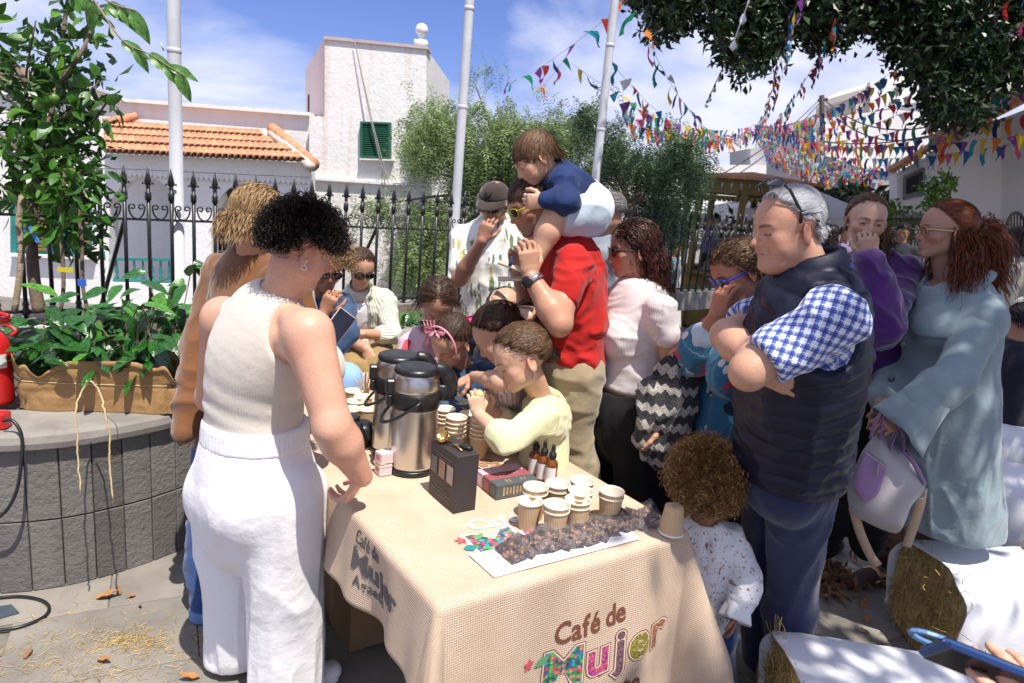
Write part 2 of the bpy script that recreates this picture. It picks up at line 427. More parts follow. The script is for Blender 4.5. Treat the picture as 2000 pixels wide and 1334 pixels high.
def put_head(vol, hf, o):
 r = .165*hf.s; sl = vol._sl(hf.c-r, hf.c+r); x, y, z = vol.grid(sl)
 x, y, z = x-hf.c[0], y-hf.c[1], z-hf.c[2]; R = hf.R
 X = ((x*R[0, 0]+y*R[1, 0]+z*R[2, 0])/hf.s).astype(np.float32); Y = ((x*R[0, 1]+y*R[1, 1]+z*R[2, 1])/hf.s).astype(np.float32); Z = ((x*R[0, 2]+y*R[1, 2]+z*R[2, 2])/hf.s).astype(np.float32)
 d = head_sdf(X, Y, Z, o)*hf.s
 vol.D[sl] = smin(vol.D[sl], d, .012)
def hand_prims(wr, dirn, palm, side, curl, sc=1.0, spread=.12, thumb=.6):
 """wr wrist, dirn along the hand, palm = direction the palm faces, side=+1 if the thumb is on dirn x palm"""
 d = nz(dirn); p = nz(np.array(palm)-d*(np.dot(palm, d))); t = nz(np.cross(d, p))*side; s = sc
 out = []
 wr = np.array(wr, float)
 pc = wr+d*.052*s
 out.append(('e', wr-d*.02*s, wr+d*.03*s, (.027*s, .018*s), (.036*s, .016*s), t))
 out.append(('e', wr+d*.025*s, wr+d*.082*s, (.037*s, .0155*s), (.041*s, .0125*s), t))
 L = [.073, .082, .076, .06]; r = [.0085, .0088, .0084, .0074]
 if isinstance(curl, (int, float)): curl = [curl]*4
 for i in range(4):
  off = (1.5-i)*.0205*s; a = wr+d*(.084-.004*abs(i-1.2))*s+t*off
  ang = curl[i]; sp = (1.5-i)*spread*(1-min(1, ang)); dd = nz(d+t*sp)
  cur = a-dd*.012*s; th = 0
  for j, f in enumerate((.46, .30, .24)):
   th += ang*(.75, .95, .65)[j]; v = dd*math.cos(th)+p*math.sin(th); nx = cur+v*L[i]*s*f*1.02+(dd*.012*s if j == 0 else 0)
   out.append(('c', cur, nx, r[i]*s*(1-.09*j), r[i]*s*(1-.09*(j+1)))); cur = nx
 a = wr+d*.018*s+t*.022*s+p*.006*s; v = nz(t*.75+d*(.75)+p*thumb*.6)
 b = a+v*.042*s; v2 = nz(v+d*.5+p*thumb*.5-t*.25); c = b+v2*.032*s; v3 = nz(v2+d*.3+p*thumb*.4-t*.35); e = c+v3*.026*s
 out += [('c', a, b, .0145*s, .0115*s), ('c', b, c, .0112*s, .010*s), ('c', c, e, .0098*s, .008*s)]
 return out
def put_prims(vol, prims, k=.01, infl=0.0, kc=.016):
 for q in prims:
  if q[0] == 'c': vol.cap(q[1], q[2], q[3]+infl, q[4]+infl, min(k, kc))
  elif q[0] == 'e': vol.ecap(q[1], q[2], (q[3][0]+infl, q[3][1]+infl), (q[4][0]+infl, q[4][1]+infl), q[5], min(k, .007))
  elif q[0] == 'l': vol.ell(q[1], tuple(x+infl for x in q[2]), q[3] if len(q) > 3 else None, k)
def tube_prims(st, side, n=3):
 """st: list of (pos, halfwidth, halfdepth) -> elliptical sections, smoothly interpolated"""
 P = np.array([list(s[0])+[s[1], s[2]] for s in st], float); S = spline(P, n) if len(P) > 2 else P
 return [('e', S[i][:3], S[i+1][:3], tuple(S[i][3:5]), tuple(S[i+1][3:5]), side) for i in range(len(S)-1)]
def bounds(prims):
 lo = np.full(3, 9e9); hi = -lo
 for q in prims:
  if q[0] == 'l': m = max(q[2]); lo = np.minimum(lo, np.array(q[1])-m); hi = np.maximum(hi, np.array(q[1])+m); continue
  r = max(q[3], q[4]) if q[0] == 'c' else max(*q[3], *q[4])
  for p in (q[1], q[2]): lo = np.minimum(lo, np.array(p)-r); hi = np.maximum(hi, np.array(p)+r)
 return lo, hi
def limb(J, ks, rs, bulge=0.0):
 """limb with tapered segments; rs radius per joint"""
 out = []
 for i in range(len(ks)-1):
  a, b = np.array(J[ks[i]], float), np.array(J[ks[i+1]], float); ra, rb = rs[i], rs[i+1]
  if bulge:
   m = a+(b-a)*.32; rm = max(ra, rb)*(1+bulge) if i else (ra+rb)/2*(1+bulge*.6)
   out += [('c', a, m, ra, rm), ('c', m, b, rm, rb)]
  else: out.append(('c', a, b, ra, rb))
 return out
class Person:
 """a posed figure: J joints in world coordinates, B girths; body skin is one mesh, clothing and hair are its children"""
 def __init__(s, label, J, B, head, base, vox=.005, group=None):
  s.J = {k: np.array(v, float) for k, v in J.items()}; s.B = B; s.h = head; s.vox = vox
  s.root = empty('person', tuple(base), label, 'person', group)
  J = s.J; s.side = nz(J['shR']-J['shL']); s.fwd = nz(np.cross(np.array([0, 0, 1.]), s.side)) if 'fwd' not in J else nz(J['fwd'])
  up = nz(J['neck']-J['pelvis']); s.up = up
  s.hs = nz(J['hipR']-J['hipL']) if 'hipR' in J else s.side
  w = B.get('w', 1.0)
  s.st = []
  prof = B.get('torso') or [(0, .165, .115), (.2, .155, .11), (.42, .138, .10), (.62, .15, .115), (.80, .155, .112), (.93, .12, .08)]
  spine = spline([J['pelvis'], J['waist'], J['chest'], J['neck']], 8) if 'waist' in J else spline([J['pelvis'], (J['pelvis']*.5+J['neck']*.5), J['neck']], 12)
  for t, a, b in prof:
   i = t*(len(spine)-1); k = int(min(len(spine)-2, i)); p = spine[k]+(spine[k+1]-spine[k])*(i-k); s.st.append((p, a*w*.96, b*w*.94))
  # neck centre from chest: sternum notch forward
 def torso(s):
  J, B = s.J, s.B
  pr = tube_prims(s.st, s.side, 3)
  sh = B.get('sh', .052)*.86
  for k in ('shL', 'shR'):
   pr.append(('c', J['neck']-s.up*.025+(J[k]-J['neck'])*.2, J[k], .038*B.get('w', 1)**.5, sh))
   pr.append(('c', J['neck']-s.up*.10+(J[k]-J['neck'])*.25, J[k]-s.up*.03, .056, sh))
  f = nz(np.cross(s.up, s.side)); f = f if f@s.fwd > 0 else -f; s.front = f
  if B.get('bust'):
   b = B['bust']; r = B.get('bustr', .06)
   c = s.J['pelvis']+(s.J['neck']-s.J['pelvis'])*B.get('bustz', .68)
   for q in (-1, 1): pr.append(('l', c+f*(B.get('bustd', .085))*1+s.side*q*.075*B.get('w', 1), (r, r*.95, r*1.0)))
  if B.get('belly'):
   pr.append(('l', s.J['pelvis']+(s.J['neck']-s.J['pelvis'])*.25+f*.06, (B['belly'], B['belly']*.9, B['belly'])))
  return pr
 def arm(s, q, frac=1.0, r=None):
  J, B = s.J, s.B; r = tuple(x*.87 for x in (r or B.get('arm', (.050, .042, .030))))
  a, e, w_ = J['sh'+q], J['el'+q], J['wr'+q]
  if frac <= .5:
   t = frac*2; return limb({'a': a, 'b': a+(e-a)*t}, ['a', 'b'], [r[0], r[0]+(r[1]-r[0])*t])
  t = (frac-.5)*2; m = e+(w_-e)*.3
  return [('c', a, e, r[0], r[1]), ('c', e, m, r[1], r[1]*1.06), ('c', m, e+(w_-e)*max(.31, t), r[1]*1.06, r[1]+(r[2]-r[1])*t)]
 def leg(s, q, r=None):
  J, B = s.J, s.B; r = tuple(x*.93 for x in (r or B.get('leg', (.085, .058, .042))))
  return limb(J, ['hip'+q, 'kn'+q, 'an'+q], r, .1)
 def neck(s):
  hf = s.h['f']; r = s.B.get('neckr', .055)*.93; a = s.J['neck']-s.up*.03
  return [('c', a, hf.w((0, -.022, -.055)), r*1.08, r), ('c', a, hf.w((0, .005, -.06)), r*.9, r*.8)]
 def vol(s, prims, vox, pad=.03, zlo=None):
  lo, hi = bounds(prims);
  if zlo is not None: lo[2] = max(lo[2], zlo)
  return Vol(lo-pad, hi+pad, vox)
 def body(s, arms='LR', hands=None, zlo=None, legs='', tone=(.62, .38, .27), col=None, extra=None, cov=-.006, spotlips=(.48, .2, .17), torso=True, headonly=False):
  hf = s.h['f']; tp = s.torso() if torso else []; pr = list(tp); armp = []; hp = []
  for q in arms: armp += s.arm(q)
  for q, (d, p, c, *rest) in (hands or {}).items():
   sc = s.B.get('hand', 1.0)*.93; hp += hand_prims(s.J['wr'+q], d, p, rest[0] if rest else 1, c, sc, *(rest[1:]))
  lp = []
  for q in legs: lp += s.leg(q)
  nk = s.neck()
  allp = tp+armp+hp+lp+nk+[('l', hf.c, (.15*hf.s,)*3)]
  v = s.vol(allp, s.vox, .02, zlo)
  fine = s.vox < .0056
  put_prims(v, tp, .02, cov); put_prims(v, nk, .03, -.0015 if fine else 0); put_prims(v, armp, .025, 0, .03); put_prims(v, lp, .02)
  if not fine: put_prims(v, hp, .006); put_head(v, hf, s.h)
  V, F = v.mesh(); V = relax(V, F, 1, .4)
  if fine:
   parts = [(V, F)]
   v = Vol(hf.c-.15, hf.c+.15, .0034); lo, hi = bounds(nk); v = Vol(np.minimum(lo, hf.c-.155*hf.s), np.maximum(hi, hf.c+.155*hf.s), .0034); put_prims(v, nk, .03); put_head(v, hf, s.h); parts.append(v.mesh())
   for q, (d, p, c, *rest) in (hands or {}).items():
    sc = s.B.get('hand', 1.0)*.93; h_ = hand_prims(s.J['wr'+q], d, p, rest[0] if rest else 1, c, sc, *(rest[1:])); wr_, el_ = s.J['wr'+q], s.J['el'+q]; ra = (s.B.get('arm') or (.05, .042, .030))[2]*.87
    h_ = [('c', wr_+(el_-wr_)*.10, wr_, ra*1.01, ra*.97)]+h_; lo, hi = bounds(h_); v = Vol(lo-.01, hi+.01, .0028); put_prims(v, h_, .005); Vh, Fh = v.mesh(); parts.append((relax(Vh, Fh, 1, .3), Fh))
   b = 0; VV = []; FF = []
   for Vp, Fp in parts: VV.append(Vp); FF.append(Fp+b); b += len(Vp)
   V, F = np.vstack(VV), np.vstack(FF)
  L = hf.L(V); C = np.tile(np.array(tone, float), (len(V), 1))
  n = vnoise(V*60)*.5+vnoise(V*17); C *= (1+.05*n)[:, None]; bl = vnoise(V*26+9)*.5+vnoise(V*9+3)*.5; C *= 1+np.outer(bl, (.03, -.11, -.14))
  inh = (np.abs(L) < .17).all(1)
  def spot(c, r, colr, amt, sym=True):
   P = L.copy(); P[:, 0] = np.abs(P[:, 0]) if sym else P[:, 0]
   q = (((P-np.array(c))/np.array(r))**2).sum(1); m = amt*np.clip(1.35-q, 0, 1)*inh
   C[:] = C*(1-m[:, None])+np.array(colr)*m[:, None]
  t3 = np.array(tone); red = t3*np.array([1.0, .72, .68])
  spot((.045, .07, -.03), (.03, .04, .022), red, .45); spot((0, .11, -.03), (.016, .02, .014), red, .5, False)
  spot((.08, -.01, -.01), (.02, .03, .04), red, .5)
  if s.h.get('beard'):
   bc = np.array(s.h['beard']); spot((0, .06, -.085), (.062, .06, .042), bc, s.h.get('bamt', .5), False); spot((0, .1, -.048), (.03, .03, .006), bc, .35, False)
   spot((.055, .02, -.06), (.02, .05, .035), bc, .4)
  spot((0, .092, -.0605), (.024, .022, .0085*s.h.get('lips', 1)**.5), spotlips, .95, False)
  spot((0, .098, -.0602), (.023, .03, .0014), (.12, .03, .03), .8, False)
  bcol = s.h.get('brow', (.05, .03, .02)); bz = .0195
  P = L.copy(); P[:, 0] = np.abs(P[:, 0]); arch = bz+.004*np.sin(np.clip((P[:, 0]-.012)/.038, 0, 1)*2.6)
  bt_ = .0036*s.h.get('browt', 1)*(1-.55*np.clip((P[:, 0]-.022)/.028, 0, 1))*(1+.5*vnoise(L*500)); m = np.clip(1.5-np.abs(P[:, 2]-arch)/bt_, 0, 1)*(P[:, 0] > .011)*(P[:, 0] < .050)*(P[:, 1] > .04)*inh*.8
  C[:] = C*(1-m[:, None])+np.array(bcol)*m[:, None]
  if s.h.get('eyes') == 'open':
   P2 = (P[:, 0]-.0315)/.0150, (P[:, 2]+.0005)/.0068
   m = (P2[0]**2+P2[1]**2 < 1) & (P[:, 1] > .05) & inh; C[m] = C[m]*.5+np.array((.06, .03, .02))*.5
  else:
   m = (np.abs(P[:, 2]+.0045-.12*np.abs(P[:, 0]-.0315)) < .0028) & (np.abs(P[:, 0]-.0315) < .0135) & (P[:, 1] > .06) & inh; C[m] = C[m]*.15+np.array((.03, .02, .015))*.85
  if col: col(V, L, C)
  o = mk('body', V, F, M_skin, s.root, True, col=np.clip(C, 0, 1)); s.bodyobj = o
  if s.h.get('eyes') == 'open':
   for q in (-1, 1):
    mb = MB(); u = np.linspace(0, math.pi, 13); gaze = nz(s.h.get('gaze', (0, 1, -.1)))
    Rg = frame_of(hf.R@gaze)
    prof = [(max(1e-5, .0124*hf.s*math.sin(a)), -.0124*hf.s*math.cos(a)) for a in u]
    ctr = hf.w((q*.0315, .0728, -.0003)); mb.lathe(ctr, prof, 20, R=Rg@rotx(-math.pi/2), cap=False)
    V2 = np.array(mb.V); g = (V2-ctr)@(hf.R@gaze)/(.0124*hf.s); cc = np.where((g > .93)[:, None], (.01, .01, .01), np.where((g > .80)[:, None], s.h.get('iris', (.10, .055, .03)), (.72, .68, .64)))
    mk('eye', V2, mb.F, M_eye, s.root, True, col=cc)
  return o
 def garment(s, name, prims, m, vox=.007, infl=0, k=.02, clips=(), cuts=(), wr=None, amp=.006, relaxn=2, label=None, patf=None, zlo=None, post=None, kcut=.006, thin=True):
  v = s.vol(prims, vox, .03, zlo)
  put_prims(v, prims, k, infl)
  for c in cuts:
   if c[0] == 'c': v.cap(c[1], c[2], c[3], c[4], kcut, 's')
   elif c[0] == 'l': v.ell(c[1], c[2], c[3] if len(c) > 3 else None, kcut, 's')
  for p, n in clips: v.plane(p, n)
  V, F = v.mesh(); V = relax(V, F, relaxn, .5)
  if wr is not None and len(V):
   n = vnormals(V, F); att = np.ones(len(V))
   for p_, n_ in clips: att = np.minimum(att, np.clip(.15+((np.array(p_)-V)@nz(n_))/.045, .15, 1))
   V = V+n*(wr(V)*amp*att)[:, None]; V = relax(V, F, 1, .3)
  if post: V = post(V, F)
  o = mk(name, V, F, m, s.root, True, pat=patf(V) if patf else None)
  if label: o['label'] = label
  return o
def folds(sc=(9, 9, 9), seed=0, sharp=1.6, rot=None, warp=.35):
 """cloth creases: ridged noise, stretched along one direction (sc: cycles per metre along x, y, z)"""
 def f(V):
  P = V if rot is None else V@rot; P = P*np.array(sc)+seed*7.3
  wv = np.stack([vnoise(P*.6+11), vnoise(P*.6+27), vnoise(P*.6+41)], 1)*warp*2; Q = P+wv
  a = 1-np.abs(vnoise(Q)); b = 1-np.abs(vnoise(Q*2.1+5))
  return (a**(sharp*1.7)-.35)*1.15+(b**(sharp*1.5)-.35)*.55
 return f
def pat_limbs(segs):
 """flat pattern coordinates for cloth: x round the limb, y along it (metres)"""
 def f(V):
  best = np.full(len(V), 9e9); out = np.zeros((len(V), 3))
  for a, b, r, ref in segs:
   a = np.array(a, float); b = np.array(b, float); ab = b-a; L = np.linalg.norm(ab); ax = ab/L
   t = np.clip((V-a)@ax, 0, L); q = V-a-t[:, None]*ax; d = np.linalg.norm(q, axis=1)/r
   s1 = nz(np.array(ref, float)-ax*np.dot(ref, ax)); s2 = np.cross(ax, s1); ang = np.arctan2(q@s2, q@s1)
   m = d < best; best[m] = d[m]; out[m, 0] = ang[m]*r; out[m, 1] = ((V-a)@ax)[m]; out[m, 2] = 0
  return out
 return f
def skin_mat():
 m, t, b = base('skin', .48, 0, .3)
 a = N(t, 'ShaderNodeAttribute', attribute_name='Col'); n = _noise(t, 120, 4); nf = _noise(t, 190, 3, .7); t.links.new(mixc(t, 1., a.outputs['Color'], ramp(t, nf.outputs['Fac'], [(.3, (.84, .76, .74)), (.5, (1, 1, 1)), (.72, (1, 1, 1))]).outputs[0], 'MULTIPLY'), b.inputs['Base Color'])
 b.inputs['Subsurface Weight'].default_value = .08; b.inputs['Subsurface Radius'].default_value = (.012, .004, .002); b.inputs['Subsurface Scale'].default_value = .6
 n2 = _noise(t, 420, 3); bump(t, b, math_(t, 'ADD', n2.outputs['Fac'], n.outputs['Fac']), .22, .0012)
 r = math_(t, 'MULTIPLY_ADD', n.outputs['Fac'], .25, .30); t.links.new(r, b.inputs['Roughness'])
 return m
M_skin = skin_mat()
def eye_mat():
 m, t, b = base('eye_surface', .08); a = N(t, 'ShaderNodeAttribute', attribute_name='Col'); t.links.new(a.outputs['Color'], b.inputs['Base Color']); return m
M_eye = eye_mat()
# -- hair
def hair_mat(name, c, c2=None, rough=.38):
 m, t, b = base(name, rough+.12, 0, .22)
 g = N(t, 'ShaderNodeNewGeometry'); c2 = c2 or tuple(x*1.9 for x in c)
 n = _noise(t, 30, 3); f = math_(t, 'ADD', math_(t, 'MULTIPLY', g.outputs['Random Per Island'], .6), math_(t, 'MULTIPLY', n.outputs['Fac'], .5))
 r = ramp(t, f, [(.15, tuple(x*.55 for x in c)), (.5, c), (.9, c2)]); t.links.new(r.outputs[0], b.inputs['Base Color'])
 return m
def ribbons(P, w, outw):
 """P: strands (n, s, 3) -> ribbons facing outw, widths w (n,) tapering at the tip"""
 n, s, _ = P.shape; T = np.gradient(P, axis=1); T /= np.linalg.norm(T, axis=2)[..., None]+1e-9
 S = np.cross(T, outw); S /= np.linalg.norm(S, axis=2)[..., None]+1e-9
 prof = np.sin(np.linspace(.5, 2.9, s))**.6; W = (w[:, None]*prof[None])[..., None]*.5
 A_, B_ = P-S*W, P+S*W; V = np.stack([A_, B_], 2).reshape(-1, 3)
 i = (np.arange(n)[:, None]*s+np.arange(s-1)[None]).ravel()*2
 F = np.stack([i, i+1, i+3, i+2], 1); return V, F
def scalp(n, r, region, seed):
 """points on the skull in head-local coordinates where region(p) is true"""
 g = np.random.default_rng(seed); out = []
 while sum(len(o) for o in out) < n:
  q = g.normal(size=(n*2, 3)); q /= np.linalg.norm(q, axis=1)[:, None]; out.append(q[region(q)])
 q = np.vstack(out)[:n]
 return q*np.array(r)+np.array((0, -.016, .034)), q, g
SK = (.082, .101, .090)
def hair(s, m, n=2200, seg=9, length=.10, region=None, comb=None, width=.0028, seed=1, grav=.0, lift=.006, target=None, curl=None, shell=True, name='hair', hug=1.0, maxr=1.12, keep=None, jit=.12, rad=SK, lenf=None, clump=0, shellr=.0):
 pulled = comb is not None and getattr(comb, '__name__', '') == 'tgt'; n = int(n*(2.0 if pulled else 1.35)); width = width*(.75 if pulled else .68)
 hf = s.h['f']; region = region or (lambda q: (q[:, 2] > .55*q[:, 1]-.25+.0) & (q[:, 2] > -.75))
 root, q, g = scalp(n, rad, region, seed)
 if curl: hug = hug*.0 if curl[1] < .05 else hug
 if comb is None: comb = lambda P, q: np.stack([0*q[:, 0], -np.ones(len(q)), .1-q[:, 2]], 1)
 Lg = length*(1+.25*g.normal(size=n)).clip(.5, 1.6)
 if lenf is not None: Lg = Lg*lenf(q)
 step = Lg/(seg-1); P = np.zeros((n, seg, 3)); P[:, 0] = root-q*.004; gl = hf.R.T@np.array([0, 0, -1.]); cur = P[:, 0].copy(); jt = g.normal(size=(n, 3))*jit
 ctr = np.array((0, -.016, .034)); R_ = np.array(rad)+.002
 d = None
 for i in range(1, seg):
  c = comb(cur, q) if target is None else comb(cur, q)
  c = c/(np.linalg.norm(c, axis=1)[:, None]+1e-9)+jt
  nd = c*(1-grav*min(1, i/(seg*.5)))+gl*grav*min(1, i/(seg*.5))
  if i == 1: nd = nd+q*.5
  d = nd if d is None else d*.45+nd*.55; d /= np.linalg.norm(d, axis=1)[:, None]+1e-9
  if hug and i > 1:
   nn = (cur-ctr)/np.array(rad)**2; nn /= np.linalg.norm(nn, axis=1)[:, None]; r_ = np.linalg.norm((cur-ctr)/R_, axis=1); up_ = np.maximum((d*nn).sum(1), 0)*hug*np.clip((1.9-r_)/.3, 0, 1)*(nn[:, 2] > -.35); d = d-nn*up_[:, None]; d /= np.linalg.norm(d, axis=1)[:, None]+1e-9
  cur = cur+d*step[:, None]
  e = (cur-ctr)/(R_+lift*(1+.5*np.sin(i*1.0))*1.0); rr = np.linalg.norm(e, axis=1); ins = rr < 1
  cur[ins] = ctr+((cur-ctr)/rr[:, None])[ins]
  if hug: e = (cur-ctr)/R_; rr = np.linalg.norm(e, axis=1); mr = maxr+.0*rr; out_ = (rr > mr) & (e[:, 2] > -.35*rr); cur[out_] = ctr+((cur-ctr)*(mr/rr)[:, None])[out_]
  if keep is not None: cur = keep(cur, i)
  P[:, i] = cur
 if clump:
  idx = g.integers(0, max(8, n//14), n); rep = g.integers(0, n, max(8, n//14)); dist = np.linalg.norm(P[:, 0]-P[rep[idx], 0], axis=1)
  # choose nearest guide among a few
  cand = g.integers(0, len(rep), (n, 12)); dd = np.linalg.norm(P[:, None, 0]-P[rep[cand], 0], axis=2); best = rep[cand[np.arange(n), dd.argmin(1)]]
  wgt = (np.linspace(0, 1, seg)**1.3*clump)[None, :, None]; P = P*(1-wgt)+P[best]*wgt
 outw = None
 if curl:
  rr, pitch = curl; arc = np.linspace(0, 1, seg)[None]*Lg[:, None]; ph = g.uniform(0, 6.28, n)[:, None]; pt = pitch*(1+.35*g.normal(size=n)).clip(.6, 1.6)[:, None]
  T = np.gradient(P, axis=1); T /= np.linalg.norm(T, axis=2)[..., None]+1e-9; a = np.cross(T, np.array([.3, .2, .9])); a /= np.linalg.norm(a, axis=2)[..., None]+1e-9; b = np.cross(T, a)
  th = arc/pt*6.283*g.choice([-1, 1], n)[:, None]+ph; amp = rr*(.3+.7*np.linspace(0, 1, seg))[None]*(1+.3*g.normal(size=n)).clip(.5, 1.5)[:, None]
  rad_ = (np.cos(th)[..., None]*a+np.sin(th)[..., None]*b); P = P+amp[..., None]*rad_; outw = rad_
 W = hf.W(P.reshape(-1, 3)).reshape(P.shape)
 if outw is None: o_ = P-ctr; outw = o_/(np.linalg.norm(o_, axis=2)[..., None]+1e-9)+g.normal(size=(n, 1, 3))*.16
 outw = outw@hf.R.T
 V, F = ribbons(W, width*hf.s*(1+.4*g.normal(size=n)).clip(.4, 2), outw)
 if shell:
  u = np.linspace(0, math.pi, 20); mbv = []; mbf = []
  th = np.linspace(0, 2*math.pi, 33)[:-1]
  D = np.array([(math.sin(a)*math.cos(b), math.sin(a)*math.sin(b), math.cos(a)) for a in np.linspace(.02, math.pi-.02, 24) for b in th]); R2 = np.array(rad)*1.0-.001+shellr
  SV = D*R2+ctr; ok = region(D); FF = []
  for i in range(23):
   for j in range(32):
    k = (i*32+j, i*32+(j+1) % 32, (i+1)*32+(j+1) % 32, (i+1)*32+j)
    if all(ok[x] for x in k): FF.append(k)
  if FF: FF = np.array(FF)+len(V); V = np.vstack([V, hf.W(SV)]); F = np.vstack([F, FF])
 return mk(name, V, F, m, s.root, True)
def D(px, py, d): return CAM+ray(px, py)*d
def G_(c, s=0): return tuple(c)
# -- ground
M_stone_pave = objrand(mat('paving_stone', (.205, .185, .16), .85, .26, 3.0, bs=90, bstr=.25, bd=.004), .07)
M_joint = mat('joint_sand', (.15, .135, .115), .95, .2, 30, bs=200)
mk('ground', [(-400, -60, -.66), (400, -60, -.66), (400, 700, -.66), (-400, 700, -.66)], [(0, 1, 2, 3)], M_joint)['kind'] = 'structure'
pav = mk('pavement', [(-6, -1, -.008), (12, -1, -.008), (12, 7.5, -.008), (-6, 7.5, -.008)], [(0, 1, 2, 3)], M_joint); pav['kind'] = 'structure'
def slab_mesh(a, b, h=.03, ch=.003):
 m = MB(); x, y = a/2, b/2
 P = [(-x, -y, -h), (x, -y, -h), (x, y, -h), (-x, y, -h), (-x, -y, -ch), (x, -y, -ch), (x, y, -ch), (-x, y, -ch), (-x+ch, -y+ch, 0), (x-ch, -y+ch, 0), (x-ch, y-ch, 0), (-x+ch, y-ch, 0)]
 F = [(8, 9, 10, 11)]+[(i, (i+1) % 4, 4+(i+1) % 4, 4+i) for i in range(4)]+[(4+i, 4+(i+1) % 4, 8+(i+1) % 4, 8+i) for i in range(4)]
 return m.add(P, F)
sl = slab_mesh(.597, .397).build('paving_slab', M_stone_pave, pav, local=True); RZ = math.radians(27)
first = True; cnt = 0
cells = []
for j in range(-14, 34):
 for i in range(-16, 22):
  p = rotz(RZ)@np.array([(i+(.5 if j % 2 else 0))*.6, j*.4, 0]); x, y = p[0], p[1]+1.5
  if y < .9 or y > 8 or x < -2.6 or x > 4.0: continue
  q = CAM; v = np.array([x, y, 0])-CAM; dd = v@cF; px = 1000+FPX*(v@cR)/dd; py = 667-FPX*(v@cU)/dd
  if -150 < px < 2150 and py < 1500: cells.append((dd, x, y))
cells.sort()
for dd, x, y in cells[:290]:
 o = sl if first else sl.copy()
 if not first: COL.objects.link(o)
 first = False; o.parent = pav; o.location = (x, y, 0+random.uniform(-.0012, .0012)); o.rotation_euler = (random.uniform(-.002, .002), random.uniform(-.002, .002), RZ)
mk('plaza', [(-40, 7.5, -.006), (40, 7.5, -.006), (40, 10.5, -.62), (-40, 10.5, -.62), (40, 60, -.62), (-40, 60, -.62)], [(0, 1, 2, 3), (3, 2, 4, 5)], mat('plaza_paving', (.17, .155, .14), .85, .15, 1.5, bs=40))['kind'] = 'structure'
# -- round planter wall of dark stone tiles
def stucco(name, c, stain=(.25, .2, .17), amt=.5, sc=1.2, st2=(.62, .48, .42), off=0):
 m, t, b = base(name, .9, 0, .2)
 tcn = N(t, 'ShaderNodeTexCoord'); ov = tcn.outputs['Object']
 if off: oi = N(t, 'ShaderNodeObjectInfo'); va = N(t, 'ShaderNodeVectorMath', operation='ADD'); t.links.new(ov, va.inputs[0]); t.links.new(N_rgb(t, math_(t, 'MULTIPLY', oi.outputs['Random'], 37.)), va.inputs[1]); ov = va.outputs[0]
 n = _noise(t, sc, 6, .65, vec=ov); n2 = _noise(t, 14 if not off else 45, 4, .7, vec=ov); mp = N(t, 'ShaderNodeMapping'); mp.inputs['Scale'].default_value = (5, 5, .35); t.links.new(ov, mp.inputs[0])
 n3 = _noise(t, 1.5, 4, .6, vec=mp.outputs[0])
 f = ramp(t, n.outputs['Fac'], [(.5, (0, 0, 0)), (.72, (1, 1, 1))]).outputs[0]; f2 = ramp(t, n3.outputs['Fac'], [(.5, (0, 0, 0)), (.72, (1, 1, 1))]).outputs[0]
 f4 = ramp(t, n2.outputs['Fac'], [(.62, (0, 0, 0)), (.66, (1, 1, 1))]).outputs[0]
 c1 = mixc(t, math_(t, 'MULTIPLY', f, .35*amt), c, tuple(x*.8 for x in c)); c2 = mixc(t, math_(t, 'MULTIPLY', f2, .35*amt), c1, st2); c3 = mixc(t, math_(t, 'MULTIPLY', math_(t, 'MULTIPLY', f4, f), .8*amt), c2, stain)
 t.links.new(c3, b.inputs['Base Color']); bump(t, b, math_(t, 'ADD', n2.outputs['Fac'], n.outputs['Fac']), .5, .02); return m
M_tile = objrand(stucco('basalt_tile', (.155, .145, .135), (.045, .04, .036), 1.5, 6, (.11, .10, .09), 1), .25)
M_cop = objrand(mat('coping_stone', (.235, .215, .195), .85, .2, 8, bs=110, bstr=.4, bd=.003), .1)
M_soil = mat('soil', (.09, .065, .045), .95, .4, 25, bs=60, bstr=.8, bd=.02)
WP = spline([(-3.6, 2.75, 0), (-2.9, 2.38, 0), (-2.35, 2.29, 0), (-1.868, 2.364, 0), (-1.586, 2.516, 0), (-1.358, 2.825, 0), (-1.22, 3.3, 0), (-1.05, 3.9, 0), (-.65, 4.6, 0), (0, 5.5, 0), (1.0, 6.6, 0)], 40)
arc = np.r_[0, np.cumsum(np.linalg.norm(np.diff(WP, axis=0), axis=1))]
def wpt(s):
 p = np.array([np.interp(s, arc, WP[:, k]) for k in range(3)]); a = np.array([np.interp(s+.01, arc, WP[:, k]) for k in range(3)]); b = np.array([np.interp(s-.01, arc, WP[:, k]) for k in range(3)])
 t = nz(a-b); return p, t, np.array([t[1], -t[0], 0])      # normal points outwards (towards the plaza)
wall = empty('planter_wall', tuple(wpt(2)[0]), 'low round planter wall of grey basalt tiles with a rounded stone coping', 'wall')
core = MB(); ss = np.arange(0, arc[-1]-.02, .08)
for i in range(len(ss)-1):
 (p, t, n), (p2, t2, n2) = wpt(ss[i]), wpt(ss[i+1]); a, b = p-n*.02, p2-n2*.02
 z = np.array([0, 0, .585]); core.add([a, b, b+z, a+z, a-n*.2, b-n2*.2, b-n2*.2+z, a-n*.2+z], [(0, 1, 2, 3), (3, 2, 6, 7)])
core.build('wall_core', mat('mortar', (.05, .048, .045), .95), wall)
tl = MB().box((0, 0, 0), (.104, .03, .288), bev=.003).build('stone_tile', M_tile, wall, local=True); k = 0; O = np.array(origin_of(wall))
s_ = .06
row = 0
while s_ < arc[-1]-.2:
 p, t, n = wpt(s_)
 for r in range(2):
  o = tl if k == 0 else tl.copy()
  if k: COL.objects.link(o); o.parent = wall
  k += 1; q = p-n*.012+n*random.uniform(-.0015, .0015)+np.array([0, 0, .146+r*.293]); o.location = tuple(q-O)
  o.rotation_euler = (0, 0, math.atan2(t[1], t[0])); o.scale = (1, 1, 1)
 s_ += .108
s_ = .05; k = 0
